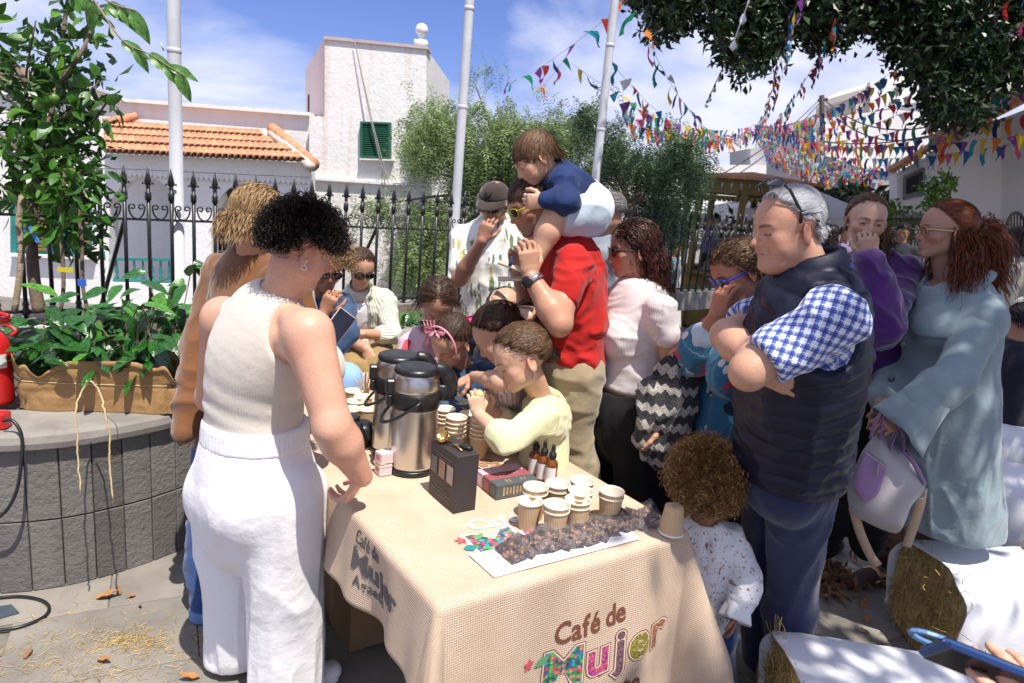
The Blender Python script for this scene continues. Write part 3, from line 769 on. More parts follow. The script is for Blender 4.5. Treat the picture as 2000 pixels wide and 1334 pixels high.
while s_ < arc[-1]-.5:
 m = MB(); prof = [(.022, .585), (.034, .592), (.038, .615), (.03, .64), (.01, .652), (-.26, .652), (-.26, .585)]; L = .44; npr = len(prof)
 for i in range(6):
  p, t, n = wpt(s_+L*i/5*.994)
  for a, z in prof: m.V.append(tuple(p+n*a+np.array([0, 0, z])))
 for i in range(5):
  for j in range(npr): m.F.append((i*npr+j, i*npr+(j+1) % npr, (i+1)*npr+(j+1) % npr, (i+1)*npr+j)); m.M.append(0)
 m.F += [tuple(range(npr-1, -1, -1)), tuple(5*npr+j for j in range(npr))]; m.M += [0, 0]
 m.build('coping_stone', M_cop, wall); s_ += L
SF = D(250, 600, 4.7)[:2]; SD = nz(D(895, 572, 6.37)[:2]-SF); soil = MB()
for i in range(len(ss)-1):
 (p, t, n), (p2, t2, n2) = wpt(ss[i]), wpt(ss[i+1]); a, b = p-n*.24, p2-n2*.24; z = np.array([0, 0, .62]); fl_ = lambda p: np.array([*(SF+SD*np.dot(p[:2]-SF, SD)), .62])
 soil.add([a+z, b+z, fl_(b), fl_(a)], [(0, 1, 2, 3)])
tag(soil.build('planter_soil', M_soil), kind='structure')
# -- iron fence
M_iron = mat('black_iron', (.012, .012, .013), .38, .2, 20, spec=.6, bs=150, bstr=.2)
F1, F2 = D(250, 600, 4.7), D(895, 572, 6.37); F1[2] = F2[2] = .67; fdir = nz(F2-F1); FS = np.linalg.norm(F2-F1)/19
fn = np.array([fdir[1], -fdir[0], 0])
fence = empty('iron_fence', tuple(F1), 'black wrought iron fence with spear finials and scrolls on the planter', 'fence')
def bar_mb():
 m = MB(); m.tube([(0, 0, -.06), (0, 0, .80)], .0125, 8); m.lathe((0, 0, 0), [(.022, -.02), (.024, 0), (.014, .03), (.02, .045), (.011, .07), (.0125, .08)], 8)
 m.lathe((0, 0, .72), [(.0125, 0), (.020, .004), (.020, .055), (.0125, .06)], 8)
 m.lathe((0, 0, .79), [(.012, 0), (.015, .02), (.010, .03), (.019, .048), (.022, .06), (.014, .095), (.001, .15)], 6)
 for q in (-1, 1):
  m.tube([(0, 0, .815), (q*.012, 0, .828), (q*.024, 0, .838), (q*.031, 0, .834), (q*.033, 0, .824)], [.006, .008, .007, .006, .003], 5)
 return m
def scroll_mb():
 m = MB(); h = FS/2
 for q in (-1, 1):
  P = []
  for a in np.linspace(0, 1, 18):
   if a < .5: u = a/.5; P.append((q*(h*.04+h*.62*math.sin(u*1.57)), 0, .60+.075*(1-math.cos(u*1.57))*1.0))
   else:
    u = (a-.5)/.5; r = .021*(1-.6*u); t = u*6.0; P.append((q*(h*.66-r*(1-math.cos(0))-.0205+(.0205 if 0 else 0)+r*math.cos(t)), 0, .675+r*math.sin(t)))
  m.tube(P, .0055, 4)
 return m
def inst(src, parent, loc, rz=0, sc=None):
 o = src.copy(); COL.objects.link(o); o.parent = parent; o.location = tuple(loc); o.rotation_euler = (0, 0, rz)
 if sc: o.scale = sc
 return o
barm = bar_mb().build('bar', M_iron, fence, True, local=True); scm = scroll_mb().build('scroll', M_iron, fence, True, local=True); frz = math.atan2(fdir[1], fdir[0])
barm.location = scm.location = (0, 0, 0)
barm.rotation_euler.z = scm.rotation_euler.z = frz
for i in range(-9, 66):
 if i: inst(barm, fence, fdir*FS*i, frz)
 o = scm if i == 0 else inst(scm, fence, (0, 0, 0), frz); o.location = tuple(fdir*FS*(i+.5))
for z, r in ((.595, .009), (.0, .012)):
 a, b = F1-fdir*FS*9.5, F1+fdir*FS*66
 m = MB(); c = (a+b)/2; m.box((c[0], c[1], .67+z), (np.linalg.norm(b-a), r*2, r*1.6), frz); m.build('rail', M_iron, fence)
for i in (0, 13, 26, 39):
 p = F1+fdir*FS*(i+.0)+fn*.0; m = MB(); m.tube([p+np.array([0, 0, .6]), p-fn*.35+np.array([0, 0, -.03])-fdir*.1], .014, 6); m.build('brace', M_iron, fence)
kb = MB(); a, b = F1-fdir*2-fn*.1, F1+fdir*12-fn*.1; c = (a+b)/2; kb.box((c[0], c[1], .52), (14, .3, .22), frz); tag(kb.build('fence_kerb', M_cop), kind='structure')
# -- flag poles
M_pole = mat('grey_white_paint', (.58, .59, .63), .5, .1, 4, bs=60, bstr=.15)
for i, (px, py, d, z0, r, lab) in enumerate([(349, 590, 4.95, .6, .043, 'pale grey flagpole left of the woman with black curls'), (888, 440, 6.7, .0, .044, 'pale grey flagpole behind the man in the brown cap'), (1163, 350, 7.6, .0, .046, 'pale grey flagpole right of the boy on shoulders')]):
 p = D(px, py, d); m = MB(); m.lathe((p[0], p[1], 0), [(r*1.6, z0), (r*1.6, z0+.02), (r*1.05, z0+.03), (r, z0+1.5), (r*.93, 4.4), (r*.8, 7)], 20)
 root = empty('flagpole', (p[0], p[1], z0), lab, 'flagpole', 'flagpoles in front of the fence'); m.build('pole', M_pole, root, True)
 m = MB()
 for zz in (2.35, 3.2): m.lathe((p[0], p[1], zz), [(r*.98, 0), (r*1.06, .005), (r*1.06, .03), (r*.97, .035)], 16)
 m.tube([(p[0]-.02-r, p[1]-.01, 2.36), (p[0]-r-.03, p[1]-.03, 2.4)], .006, 5); m.build('pole_fittings', M_pole, root, True)
# -- left building
M_white = stucco('white_render', (.78, .77, .76), amt=.7); M_white2 = stucco('clean_white_render', (.80, .79, .78), amt=.35); M_pink = stucco('pinkish_shaded_render', (.52, .42, .42), amt=1)
M_tower = stucco('flaking_white_render', (.80, .785, .77), amt=1.6, sc=1.6)
M_clay = objrand(mat('clay_tile', (.50, .225, .12), .85, .25, 12, bs=80, bstr=.3), .16); M_mort = mat('roof_mortar', (.55, .48, .42), .9, .2, 10)
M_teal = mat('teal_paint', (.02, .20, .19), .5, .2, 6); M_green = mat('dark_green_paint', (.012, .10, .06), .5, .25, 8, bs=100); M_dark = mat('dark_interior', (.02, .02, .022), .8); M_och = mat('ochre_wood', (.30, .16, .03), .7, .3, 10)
M_glass = base('window_glass', .08)[0]; M_glass.node_tree.nodes['Principled BSDF'].inputs['Base Color'].default_value = (.03, .035, .04, 1)
def facade(m, pts, Y, th):
 """polygon given by its outline at distance Y, with real thickness behind it"""
 f = [A(px, py, Y) for px, py in pts]; n = len(f); b = [p+np.array([0, th, 0]) for p in f]
 m.add(f+b, [tuple(range(n)), tuple(range(2*n-1, n-1, -1))]+[(i, n+i, n+(i+1) % n, (i+1) % n) for i in range(n)]); return m
YB = 10.5
house = empty('arcade_house', tuple(A(400, 560, YB)*np.array([1, 1, 0])), 'long white house with an arcaded porch under orange clay tiles', 'house')
m = MB(); facade(m, [(-300, 165), (250, 199), (604, 226), (606, 640), (-300, 640)], YB, 4); m.build('wall', M_white, house)
m = MB(); facade(m, [(-300, 158), (250, 192), (604, 219), (604, 226), (250, 199), (-300, 165)], YB-.08, .4); m.build('parapet', M_white, house)
YP = 9.4
def arch_top(x, cx, hw, yc, rise): t = (x-cx)/hw; return yc-rise*math.sqrt(max(0, 1-t*t))
m = MB(); arches = [(278, 66, 420, 74), (372, 0, 0, 0), (486, 74, 432, 76)]
xs = np.arange(206, 608, 4.0)
def band(m, xs, top, bot, Y, th):
 for i in range(len(xs)-1):
  a, b = xs[i], xs[i+1]
  if bot(a)-top(a) < .5 and bot(b)-top(b) < .5: continue
  facade(m, [(a, top(a)), (b, top(b)), (b, bot(b)), (a, bot(a))], Y, th)
eave = lambda x: 300+.045*(x-250)
def bot(x):
 for cx, hw, yc, rise in ((282, 70, 423, 76), (491, 78, 440, 86)):
  if abs(x-cx) < hw: return arch_top(x, cx, hw, yc, rise)
 return 640
band(m, xs, lambda x: eave(x)+2, bot, YP, .22); m.build('arcade_wall', M_white2, house)
m = MB(); facade(m, [(206, 552), (352, 556), (352, 640), (206, 640)], YP+.02, .15); facade(m, [(352, 556), (606, 560), (606, 640), (352, 640)], YP+.02, .15); m.build('parapet_wall', M_white2, house)
m = MB()                                         # scalloped valance board under the eave
for i in range(40):
 x = 208+i*10; facade(m, [(x, eave(x)+30), (x+9.6, eave(x+9.6)+30), (x+9.6, eave(x)+40), (x+4.8, eave(x)+46), (x, eave(x)+40)], YP-.05, .02)
facade(m, [(206, eave(206)+2), (606, eave(606)+2), (606, eave(606)+31), (206, eave(206)+31)], YP-.05, .02); m.build('valance', M_white2, house)
# doors and windows under the arcade
for x0, y0, x1, y1 in ((366, 415, 384, 560), (413, 420, 440, 560), (450, 430, 480, 560)):
 m = MB(); facade(m, [(x0, y0), (x1, y0), (x1, y1), (x0, y1)], YB-.04, .06); wd = m.build('window', M_dark, house)
 m = MB(); nb = 4
 for j in range(1, nb): yy = y0+(y1-y0)*j/nb; facade(m, [(x0, yy), (x1, yy), (x1, yy+1.5), (x0, yy+1.5)], YB-.06, .02)
 m.build('glazing_bar', M_white2, wd)
# teal balustrade
for x0, x1, yt, yb in ((210, 384, 504, 549), (392, 470, 510, 555)):
 bal = MB(); facade(bal, [(x0, yt), (x1, yt+1), (x1, yt+6), (x0, yt+5)], YP+.1, .08); facade(bal, [(x0, yb-4), (x1, yb-3), (x1, yb+1), (x0, yb)], YP+.1, .08); bl = bal.build('balustrade', M_teal, house)
 n = int((x1-x0)/16.5)
 for j in range(n+1):
  p = A(x0+2+(x1-x0-4)*j/n, yb-3, YP+.14); big = j in (0, n); hgt = (yb-yt)/1362*9.8; m = MB(); r = .055 if big else .026
  m.lathe(p, [(r*.8, 0), (r, .02), (r*.45, .06), (r*.9, hgt*.35), (r*.5, hgt*.6), (r*.45, hgt*.8), (r, hgt*.86), (r*.8, hgt*.92)]+([(r*1.2, hgt*1.05), (r*.9, hgt*1.2)] if big else []), 8); m.build('baluster', M_teal, bl, True)
# wall lantern
p = A(455, 378, YP+.05); ln = MB(); ln.lathe(p, [(.03, -.16), (.05, -.13), (.085, -.02), (.09, 0), (.04, .05), (.01, .1)], 6); ln.tube([p+(0, 0, -.16), p+(0, .1, -.2), p+(0, .2, -.1)], .012, 5)
o = ln.build('wall_lantern', M_iron); tag(o, 'small black iron lantern hanging in the right arch of the porch', 'lantern')
# teal shutters with ochre panels on the left
wn = MB(); facade(wn, [(20, 398), (176, 405), (176, 500), (20, 494)], YB-.05, .05); wn = wn.build('window', M_teal, house)
for x0, x1, mm in ((28, 66, M_teal), (66, 92, M_och), (94, 144, M_teal), (148, 174, M_och)):
 for j in range(12):
  y0 = 403+j*7.4; m = MB(); facade(m, [(x0+2, y0), (x1-2, y0+.4), (x1-2, y0+5), (x0+2, y0+4.6)], YB-.08-.01*(j % 2), .02); m.build('slat', mm, wn)
m = MB(); facade(m, [(14, 495), (180, 501), (180, 507), (14, 501)], YB-.12, .1); m.build('sill', M_white2, wn)
# clay tiles of the porch roof, course by course
rf = MB(); R0 = [A(206, eave(206)+1, YP-.25), A(606, eave(606)+1, YP-.25), A(560, 262, YB), A(206, 240, YB)]
rf.add(R0, [(0, 1, 2, 3)]); roof = rf.build('roof', M_mort, house)
tm = MB(); P = []
for i in range(2):
 for a in np.linspace(0, math.pi, 7): rr = .056*(1.0 if i == 0 else .9); P.append((rr*math.cos(a), i*.30, rr*.85*math.sin(a)+(.0 if i == 0 else 0)))
for a in np.linspace(math.pi, 0, 7): P.append((.045*math.cos(a), 0, .036*math.sin(a)))
tm.add(P, [(i, i+1, 8+i, 7+i) for i in range(6)]+[tuple(list(range(0, 7))+list(range(14, 21)))])
tmo = None; ntile = 0
def roofpt(u, v, lift=.015):
 e0, e1, t1, t0 = R0; b = e0+(e1-e0)*u; t = t0+(t1-t0)*min(1, u*1.0); return b+(t-b)*v
ncol = 33
for r in range(4):
 for c_ in range(ncol):
  u = (c_+.5)/ncol; v = r*.25
  px = 206+u*400
  vmax = 1.0 if px < 530 else max(.05, 1-(px-530)/76*1.0)
  if v > vmax-.12: continue
  p = roofpt(u, v); q = roofpt(u, v+.1); R = frame_of(q-p, (0, 0, 1))
  M4 = Matrix(np.block([[R*1.02, (p+np.array([0, 0, .02+.006*(r % 2)]))[:, None]], [np.zeros((1, 3)), np.ones((1, 1))]]).tolist())
  if tmo is None: tmo = tm.build('roof_tile', M_clay, roof, local=True); o = tmo
  else: o = tmo.copy(); COL.objects.link(o); o.parent = roof
  o.matrix_local = Matrix.Translation(-origin_of(roof))@M4; ntile += 1
for j in range(6):                                # hip tiles
 a = A(531+j*13, 250+j*11.5, YB-.1-.2*j); b = A(531+(j+1)*13+3, 250+(j+1)*11.5+3, YB-.1-.2*(j+1)); m = MB(); m.tube([a, b], [.075, .088], 10); m.build('hip_tile', M_clay, roof, True)
m = MB(); m.tube([A(530, 262, YB-.2), A(607, 326, YP-.3)], .07, 6); m.build('hip_mortar', M_mort, roof, True)
m = MB(); m.tube([A(206, 244, YB-.2), A(268, 226, YB-.1)], [.09, .05], 6); m.build('ridge_tile', M_clay, roof, True)
# tower
YT = 10.35
tower = empty('tower_house', tuple(A(720, 560, YT)*np.array([1, 1, 0])), 'tall white flaking tower house with one green shuttered window', 'house')
c0, c1 = A(634, 72, YT), A(834, 92, YT); base0 = A(606, 660, YT); m = MB()
facade(m, [(634, 75), (833, 95), (832, 660), (604, 660), (604, 226), (634, 228)], YT, .3); m.build('wall', M_tower, tower)
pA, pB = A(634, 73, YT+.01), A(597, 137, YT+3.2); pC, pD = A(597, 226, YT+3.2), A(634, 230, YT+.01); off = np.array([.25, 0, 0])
m = MB(); m.add([pA, pB, pC, pD, pA+off, pB+off, pC+off, pD+off], [(0, 1, 2, 3), (7, 6, 5, 4), (0, 4, 5, 1), (1, 5, 6, 2)]); m.build('side_wall', M_pink, tower)  # left face turned from the sun: its shade is put into the pinkish colour
m = MB(); q = A(833, 95, YT+.02); r2 = A(833, 600, YT+.02); m.add([q, r2, r2+(0, 3, 0), q+(0, 3, 0), q-(.25, 0, 0), r2-(.25, 0, 0), r2+(-.25, 3, 0), q+(-.25, 3, 0)], [(0, 1, 2, 3), (4, 7, 6, 5), (0, 3, 7, 4)]); m.build('side_wall', M_white, tower)
m = MB(); facade(m, [(601, 187), (606, 180), (606, 225), (601, 225)], YT+2.4, .05); m.build('side_door', M_dark, tower)
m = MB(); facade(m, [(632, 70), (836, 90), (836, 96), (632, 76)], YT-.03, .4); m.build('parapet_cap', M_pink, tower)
p = A(822, 92, YT+.1); m = MB(); m.box((p[0], p[1], p[2]+.04), (.17, .17, .09)); m.lathe(p+(0, 0, .08), [(.06, 0), (.035, .03), (.04, .06)]+[(.088*math.sin(a), .145-.088*math.cos(a)) for a in np.linspace(.5, 3.13, 9)], 16); m.build('ball_finial', M_white2, tower, True)
m = MB(); facade(m, [(606, 346), (795, 358), (795, 363), (606, 351)], YT-.06, .08); m.build('string_course', M_white, tower)
wn = MB()
for q in ([(703, 237), (763, 239), (763, 243), (703, 241)], [(703, 303), (763, 305), (763, 309), (703, 307)], [(703, 241), (708, 241), (708, 303), (703, 303)], [(758, 243), (763, 243), (763, 305), (758, 305)]): facade(wn, q, YT-.07, .1)
wn = wn.build('shutter_frame', M_green, tower)
m = MB(); facade(m, [(706, 240), (760, 242), (760, 306), (706, 304)], YT-.01, .02); m.build('shutter_back', M_dark, wn)
for j in range(15):
 y = 243+j*4.1; m = MB(); a, b = A(708, y, YT-.06), A(758, y+1, YT-.06); m.add([a, b, b+(0, .045, .03), a+(0, .045, .03), a+(0, 0, -.006), b+(0, 0, -.006), b+(0, .045, .024), a+(0, .045, .024)], [(0, 1, 2, 3), (7, 6, 5, 4), (0, 4, 5, 1)]); m.build('slat', M_green, wn)
m = MB(); facade(m, [(702, 309), (768, 311), (768, 314), (702, 312)], YT-.1, .1); m.build('sill', M_white, tower)
M_cable = mat('cable', (.05, .05, .05), .7); M_wire = mat('grey_wire', (.32, .31, .3), .7)
for a, b, c in (((692, 78), (725, 238), (752, 356)), ((692, 78), (729, 245), (758, 358))):
 m = MB(); m.tube([A(*a, YT-.05), A(*b, YT-.12), A(*c, YT-.1)], .007, 4); tag(m.build('wall_cable', M_wire, tower))
# low wall with grass slope right of the tower, far hill on the left
m = MB(); facade(m, [(600, 372), (800, 375), (1330, 395), (1330, 640), (600, 640)], 11.5, .4); tag(m.build('garden_wall', M_white2), 'white garden wall behind the fence and the pepper tree', 'wall')
hill = []; F = []
xsn = np.linspace(-260, 260, 60)
hp = [(-330, 30), (-230, 26), (-190, 20), (-176, 12), (-160, 6), (-120, 5), (0, 4), (120, 4), (330, 6)]
V = []; F = []; nx, ny = 70, 22
for j in range(ny):
 for i in range(nx):
  x = -320+i*9.5; y = 130+j*10; e = np.interp(x, [q[0] for q in hp], [q[1] for q in hp]); V.append((x, y, -2+(e+3*math.sin(x*.05)+2*math.sin(x*.13+j))*min(1, j/14)*1.25+random.uniform(-.5, .5)))
for j in range(ny-1):
 for i in range(nx-1): F.append((j*nx+i, j*nx+i+1, (j+1)*nx+i+1, (j+1)*nx+i))
tag(mk('hill', np.array(V), np.array(F), mat('dry_hillside', (.16, .12, .085), .95, .35, .05, bs=.6, bstr=.8, bd=.5), smooth=True), kind='structure')
# -- leaves
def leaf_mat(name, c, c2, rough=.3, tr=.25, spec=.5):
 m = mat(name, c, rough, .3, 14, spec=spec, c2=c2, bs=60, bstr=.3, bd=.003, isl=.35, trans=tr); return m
def leaf_mb(L=1.0, W=.36, bend=.25, fold=.25, wav=0, n=7):
 m = MB(); P = []
 for i in range(n+1):
  t = i/n; w_ = W*.5*(math.sin(math.pi*t**.8)**.9 if 0 < t < 1 else 0); z = -bend*t*t; f = fold*w_
  wv = wav*math.sin(t*14)
  P += [(-w_, L*t, z+f+wv), (0, L*t, z), (w_, L*t, z+f-wv)]
 F = []
 for i in range(n):
  a = i*3; F += [(a, a+1, a+4, a+3), (a+1, a+2, a+5, a+4)]
 return m.add(P, F)
def place(o, pos, d, up, sc, parent=None):
 R = frame_of(d, up)*sc; p = np.array(pos)-np.array(origin_of(parent))
 o.matrix_local = Matrix(np.block([[R, p[:, None]], [np.zeros((1, 3)), np.ones((1, 1))]]).tolist())
def rdir(g, zb=0): v = g.normal(size=3); v[2] += zb; return nz(v)
M_cit = [objrand(leaf_mat('citrus_leaf', (.06, .17, .02), (.03, .10, .015), .28), .35), objrand(leaf_mat('young_citrus_leaf', (.13, .28, .03), (.07, .18, .02), .32), .2)]
M_bark = mat('bark', (.13, .095, .065), .9, .3, 20, bs=60, bstr=.8, bd=.01); M_bark2 = mat('pale_bark', (.26, .20, .13), .9, .3, 20, bs=60, bstr=.8, bd=.01)
g = np.random.default_rng(3)
# citrus tree, in the planter at the left
TD = 3.75
ct = empty('citrus_tree', tuple(D(75, 610, TD)*np.array([1, 1, 0])+(0, 0, .62)), 'citrus tree with broad leaves and green fruit at the left end of the fence', 'tree')
m = MB(); tr = [D(78, 610, TD), D(68, 560, TD), D(62, 480, TD), D(64, 400, TD), D(78, 330, TD)]; m.tube(spline(tr, 5), np.linspace(.034, .022, 21), 9); m.build('trunk', M_bark, ct, True)
m = MB(); brs = []
for pts in ([(78, 330), (90, 250), (120, 160), (125, 60)], [(78, 330), (60, 250), (50, 160), (70, 40)], [(70, 340), (30, 290), (-20, 240), (-60, 180)], [(78, 330), (130, 290), (180, 240), (215, 190)], [(120, 160), (160, 100), (180, 50), (190, 5)], [(64, 400), (100, 350), (140, 330), (190, 330)], [(62, 440), (20, 380), (-10, 350)], [(50, 160), (10, 100), (-30, 60)], [(125, 60), (130, 10), (140, -60)], [(90, 250), (150, 210), (200, 150)], [(64, 420), (110, 440), (150, 430)]):
 P = spline([D(x, y, TD+.12*math.sin(x*.1+i)) for i, (x, y) in enumerate(pts)], 4); brs.append(P); m.tube(P, np.linspace(.014, .004, len(P)), 6)
m.build('branches', M_bark, ct, True)
lmb = leaf_mb(1, .46, .18, .22); leaf0 = [lmb.build('leaf', mm, ct, True, local=True) for mm in M_cit]
used = [False, False]; cnt = 0
def put_leaf(pos, d, up, sc, which, parent=ct):
 o = leaf0[which] if not used[which] else leaf0[which].copy()
 if used[which]: COL.objects.link(o)
 used[which] = True; o.parent = parent; place(o, pos, d, up, sc, parent)
for P in brs:
 k = 0
 for i in range(26):
  t = .25+.75*g.random(); j = t*(len(P)-1); q = int(min(len(P)-2, j)); p = P[q]+(P[q+1]-P[q])*(j-q)
  out = nz(rdir(g, -.1)+np.array([.0, -.35, 0])); pos = p+out*g.uniform(.0, .10)
  put_leaf(pos, nz(out+np.array([0, 0, -.35])), nz(rdir(g, .9)), g.uniform(.075, .135), int(g.random() < .2)); cnt += 1
for i in range(12):
 P = [(-20, 300), (60, 330), (130, 300), (165, 255), (200, 200), (100, 200), (30, 200), (150, 320), (130, 180), (60, 120), (0, 130), (190, 270)][i]
 put_leaf(D(*P, TD-.12), nz(rdir(g, -.5)), nz(rdir(g, .6)), .12, 0)
# inner dark foliage joined as one mass
def leafmass(name, pts, sz, mt, parent, kind='stuff', seed=0, aspect=.45, down=.3):
 g = np.random.default_rng(seed); n = len(pts); d = g.normal(size=(n, 3)); d[:, 2] -= down; d /= np.linalg.norm(d, axis=1)[:, None]; u = g.normal(size=(n, 3)); s = np.cross(d, u); s /= np.linalg.norm(s, axis=1)[:, None]
 L = (sz*g.uniform(.6, 1.3, n))[:, None]; w_ = L*aspect*.5; up = np.cross(s, d)*L*.12
 V = np.stack([pts, pts+d*L*.5-s*w_+up, pts+d*L, pts+d*L*.5+s*w_+up], 1).reshape(-1, 3); F = np.arange(n*4).reshape(n, 4)
 F = np.vstack([F[:, [0, 1, 2]], F[:, [0, 2, 3]]])
 o = mk(name, V, F, mt, parent); o['kind'] = kind; return o
pts = []
for _ in range(900):
 x, y = g.normal(95, 62), g.normal(225, 95)
 if 400 < y or (x > 235) or (y > 330 and abs(x-110) > 80): continue
 pts.append(D(x, y, TD+g.uniform(-.02, .4)))
for _ in range(260): pts.append(D(g.normal(150, 35), g.normal(420, 35), TD+g.uniform(0, .4)))
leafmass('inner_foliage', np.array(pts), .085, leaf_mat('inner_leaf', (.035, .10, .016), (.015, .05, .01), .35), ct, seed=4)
M_fr = mat('green_fruit', (.10, .20, .03), .45, .15, 30, bs=300, bstr=.3)
for x, y, r in ((76, 205, .030), (106, 192, .026)):
 m = MB(); m.lathe(D(x, y, TD-.14), [(r*math.sin(a)+1e-4, -r*math.cos(a)) for a in np.linspace(0, math.pi, 9)], 12, cap=False); m.build('fruit', M_fr, ct, True)
# hanging serrated branch reaching in from above
hb = empty('overhanging_branch', tuple(D(160, -60, 3.3)), 'thin branch of pale serrated leaves hanging in front of the left flagpole', 'branch')
m = MB(); P = spline([D(140, -60, 3.3), D(190, 10, 3.3), D(240, 80, 3.3), D(290, 105, 3.3), D(330, 130, 3.3), D(365, 150, 3.3)], 5); m.tube(P, np.linspace(.006, .002, len(P)), 5); m.tube(spline([D(150, -40, 3.3), D(215, 5, 3.3), D(262, 20, 3.3)], 4), .004, 5); m.build('stem', M_bark2, hb)
sl_ = leaf_mb(1, .42, .3, .3, .04, 10).build('leaf', leaf_mat('serrated_leaf', (.12, .26, .05), (.05, .15, .03), .3), hb, True, local=True)
spots = [(236, 82, .13, (1, 0, -.4)), (262, 92, .12, (.6, 0, -1)), (290, 105, .15, (1, -.2, -.6)), (318, 122, .15, (.8, 0, -.8)), (330, 130, .13, (1, .2, -.3)), (345, 140, .14, (.5, 0, -1)), (210, 5, .16, (.9, 0, -.6)), (232, 10, .14, (.7, 0, -.9)), (255, 18, .16, (.6, 0, -1)), (185, 0, .15, (-.3, 0, -1)), (200, 20, .13, (1, 0, -.1)), (160, -15, .13, (.4, 0, -1))]
for i, (x, y, s, d) in enumerate(spots):
 o = sl_ if i == 0 else inst(sl_, hb, (0, 0, 0)); place(o, D(x, y, 3.3), d, (0.2, -1, .4), s, hb)
# thin saplings with tags
for i, (pts, r, mt, lab) in enumerate([([(28, 610), (38, 540), (42, 480), (36, 440), (44, 380)], .017, M_bark2, 'thin pale sapling trunk left of the citrus trunk'), ([(118, 610), (124, 560), (122, 500), (118, 440), (128, 330)], .011, M_bark, 'thin dark sapling with a yellow tag'), ([(172, 610), (162, 560), (160, 480), (156, 420), (160, 330)], .011, M_bark, 'thin dark sapling with a blue tag low on its stem')]):
 o = MB(); o.tube(spline([D(x, y, TD-.1) for x, y in pts], 4), r, 6); sap = empty('sapling', tuple(D(*pts[0], TD-.1)), lab, 'sapling'); o.build('stem', mt, sap, True)
 q = np.array([D(pts[-1][0]+g.normal(0, 30), 330+g.normal(0, 40)+(40 if i else 0), TD-.1+g.normal(0, .1)) for _ in range(70)]); leafmass('foliage', q, .09, M_cit[0], sap, seed=9+i)
for (x, y), (w_, h_), c, lab in (((128, 527), (.075, .024), (.55, .48, .02), 'yellow paper tag on a thin sapling stem'), ((160, 552), (.04, .035), (.02, .12, .55), 'blue paper tag low on a thin sapling stem'), ((66, 458), (.02, .09), (.03, .2, .6), 'blue ribbon tied round the citrus trunk')):
 m = MB(); p = D(x, y, TD-.17); m.box(p, (w_, .004, h_), .2 if h_ < .08 else 0, R=(roty(-.5) if h_ > .08 else None)); tag(m.build('plant_tag', mat('tag_card', c, .6)), lab, 'tag')
# black plastic pot
m = MB(); p = D(120, 632, 3.5); m.lathe((p[0], p[1], .62), [(.20, 0), (.24, .14), (.255, .14), (.255, .17), (.23, .17), (.22, .12)], 28, cap=False); m.lathe((p[0], p[1], .62), [(.001, .11), (.225, .12)], 28, cap=False)
tag(m.build('plant_pot', mat('black_plastic', (.012, .012, .012), .4), smooth=True), 'wide black plastic pot behind the coffee plants', 'pot')
# coffee plants
M_cof = objrand(leaf_mat('coffee_leaf', (.025, .115, .015), (.010, .055, .008), .16, .12, .7), .35); M_cof2 = objrand(leaf_mat('young_coffee_leaf', (.09, .26, .03), (.04, .14, .02), .22, .2), .2)
cl = leaf_mb(1, .42, .32, .22, .015, 9)
labs = ['coffee plant with glossy leaves beside the fire extinguisher', 'glossy coffee plant in the middle of the paper-wrapped box', 'glossy coffee plant at the right end of the paper-wrapped box', 'coffee plant in the smaller wrapped box behind the brown jacket', 'low leafy plant on the planter behind the seated woman', 'young coffee plant rising tallest behind the wrapped box']
for i, (px, py, dpt, spx, spy, n) in enumerate([(70, 690, 2.85, 52, 42, 46), (170, 690, 2.85, 52, 45, 62), (265, 670, 2.9, 48, 50, 60), (350, 640, 3.2, 30, 55, 44), (800, 622, 5.0, 40, 12, 26), (225, 620, 3.1, 60, 30, 40)]):
 b = D(px, py+50, dpt); r = empty('coffee_plant', (b[0], b[1], .62), labs[i], 'plant', 'potted plants on the planter')
 first = [None, None]; sm = MB()
 for k in range(n):
  x, y = px+g.normal(0, spx), py+g.normal(0, spy)
  if i < 4 and y > 745: y = 700
  pos = D(x, y, dpt+g.uniform(-.12, .14)); out = nz(np.array([(x-px)/60., -.5+.5*g.normal(), .15+.4*g.normal()-(.5 if y > py else 0)]))
  j = int(g.random() < (.18 if y < py else .04)); sc = g.uniform(.085, .15)
  if i == 4: sc *= .9
  if first[j] is None: first[j] = cl.build('leaf', (M_cof, M_cof2)[j], r, True, local=True); o = first[j]
  else: o = inst(first[j], r, (0, 0, 0))
  place(o, pos-out*sc*.5, out, nz(np.array([0, -.35, 1])+.35*g.normal(size=3)), sc, r)
  if k % 3 == 0: sm.tube([b+(g.normal(0, .03), g.normal(0, .03), -.05), (b+pos)/2+(0, 0, .03), pos-out*sc*.5], .0028, 4)
 sm.build('stems', M_bark, r)
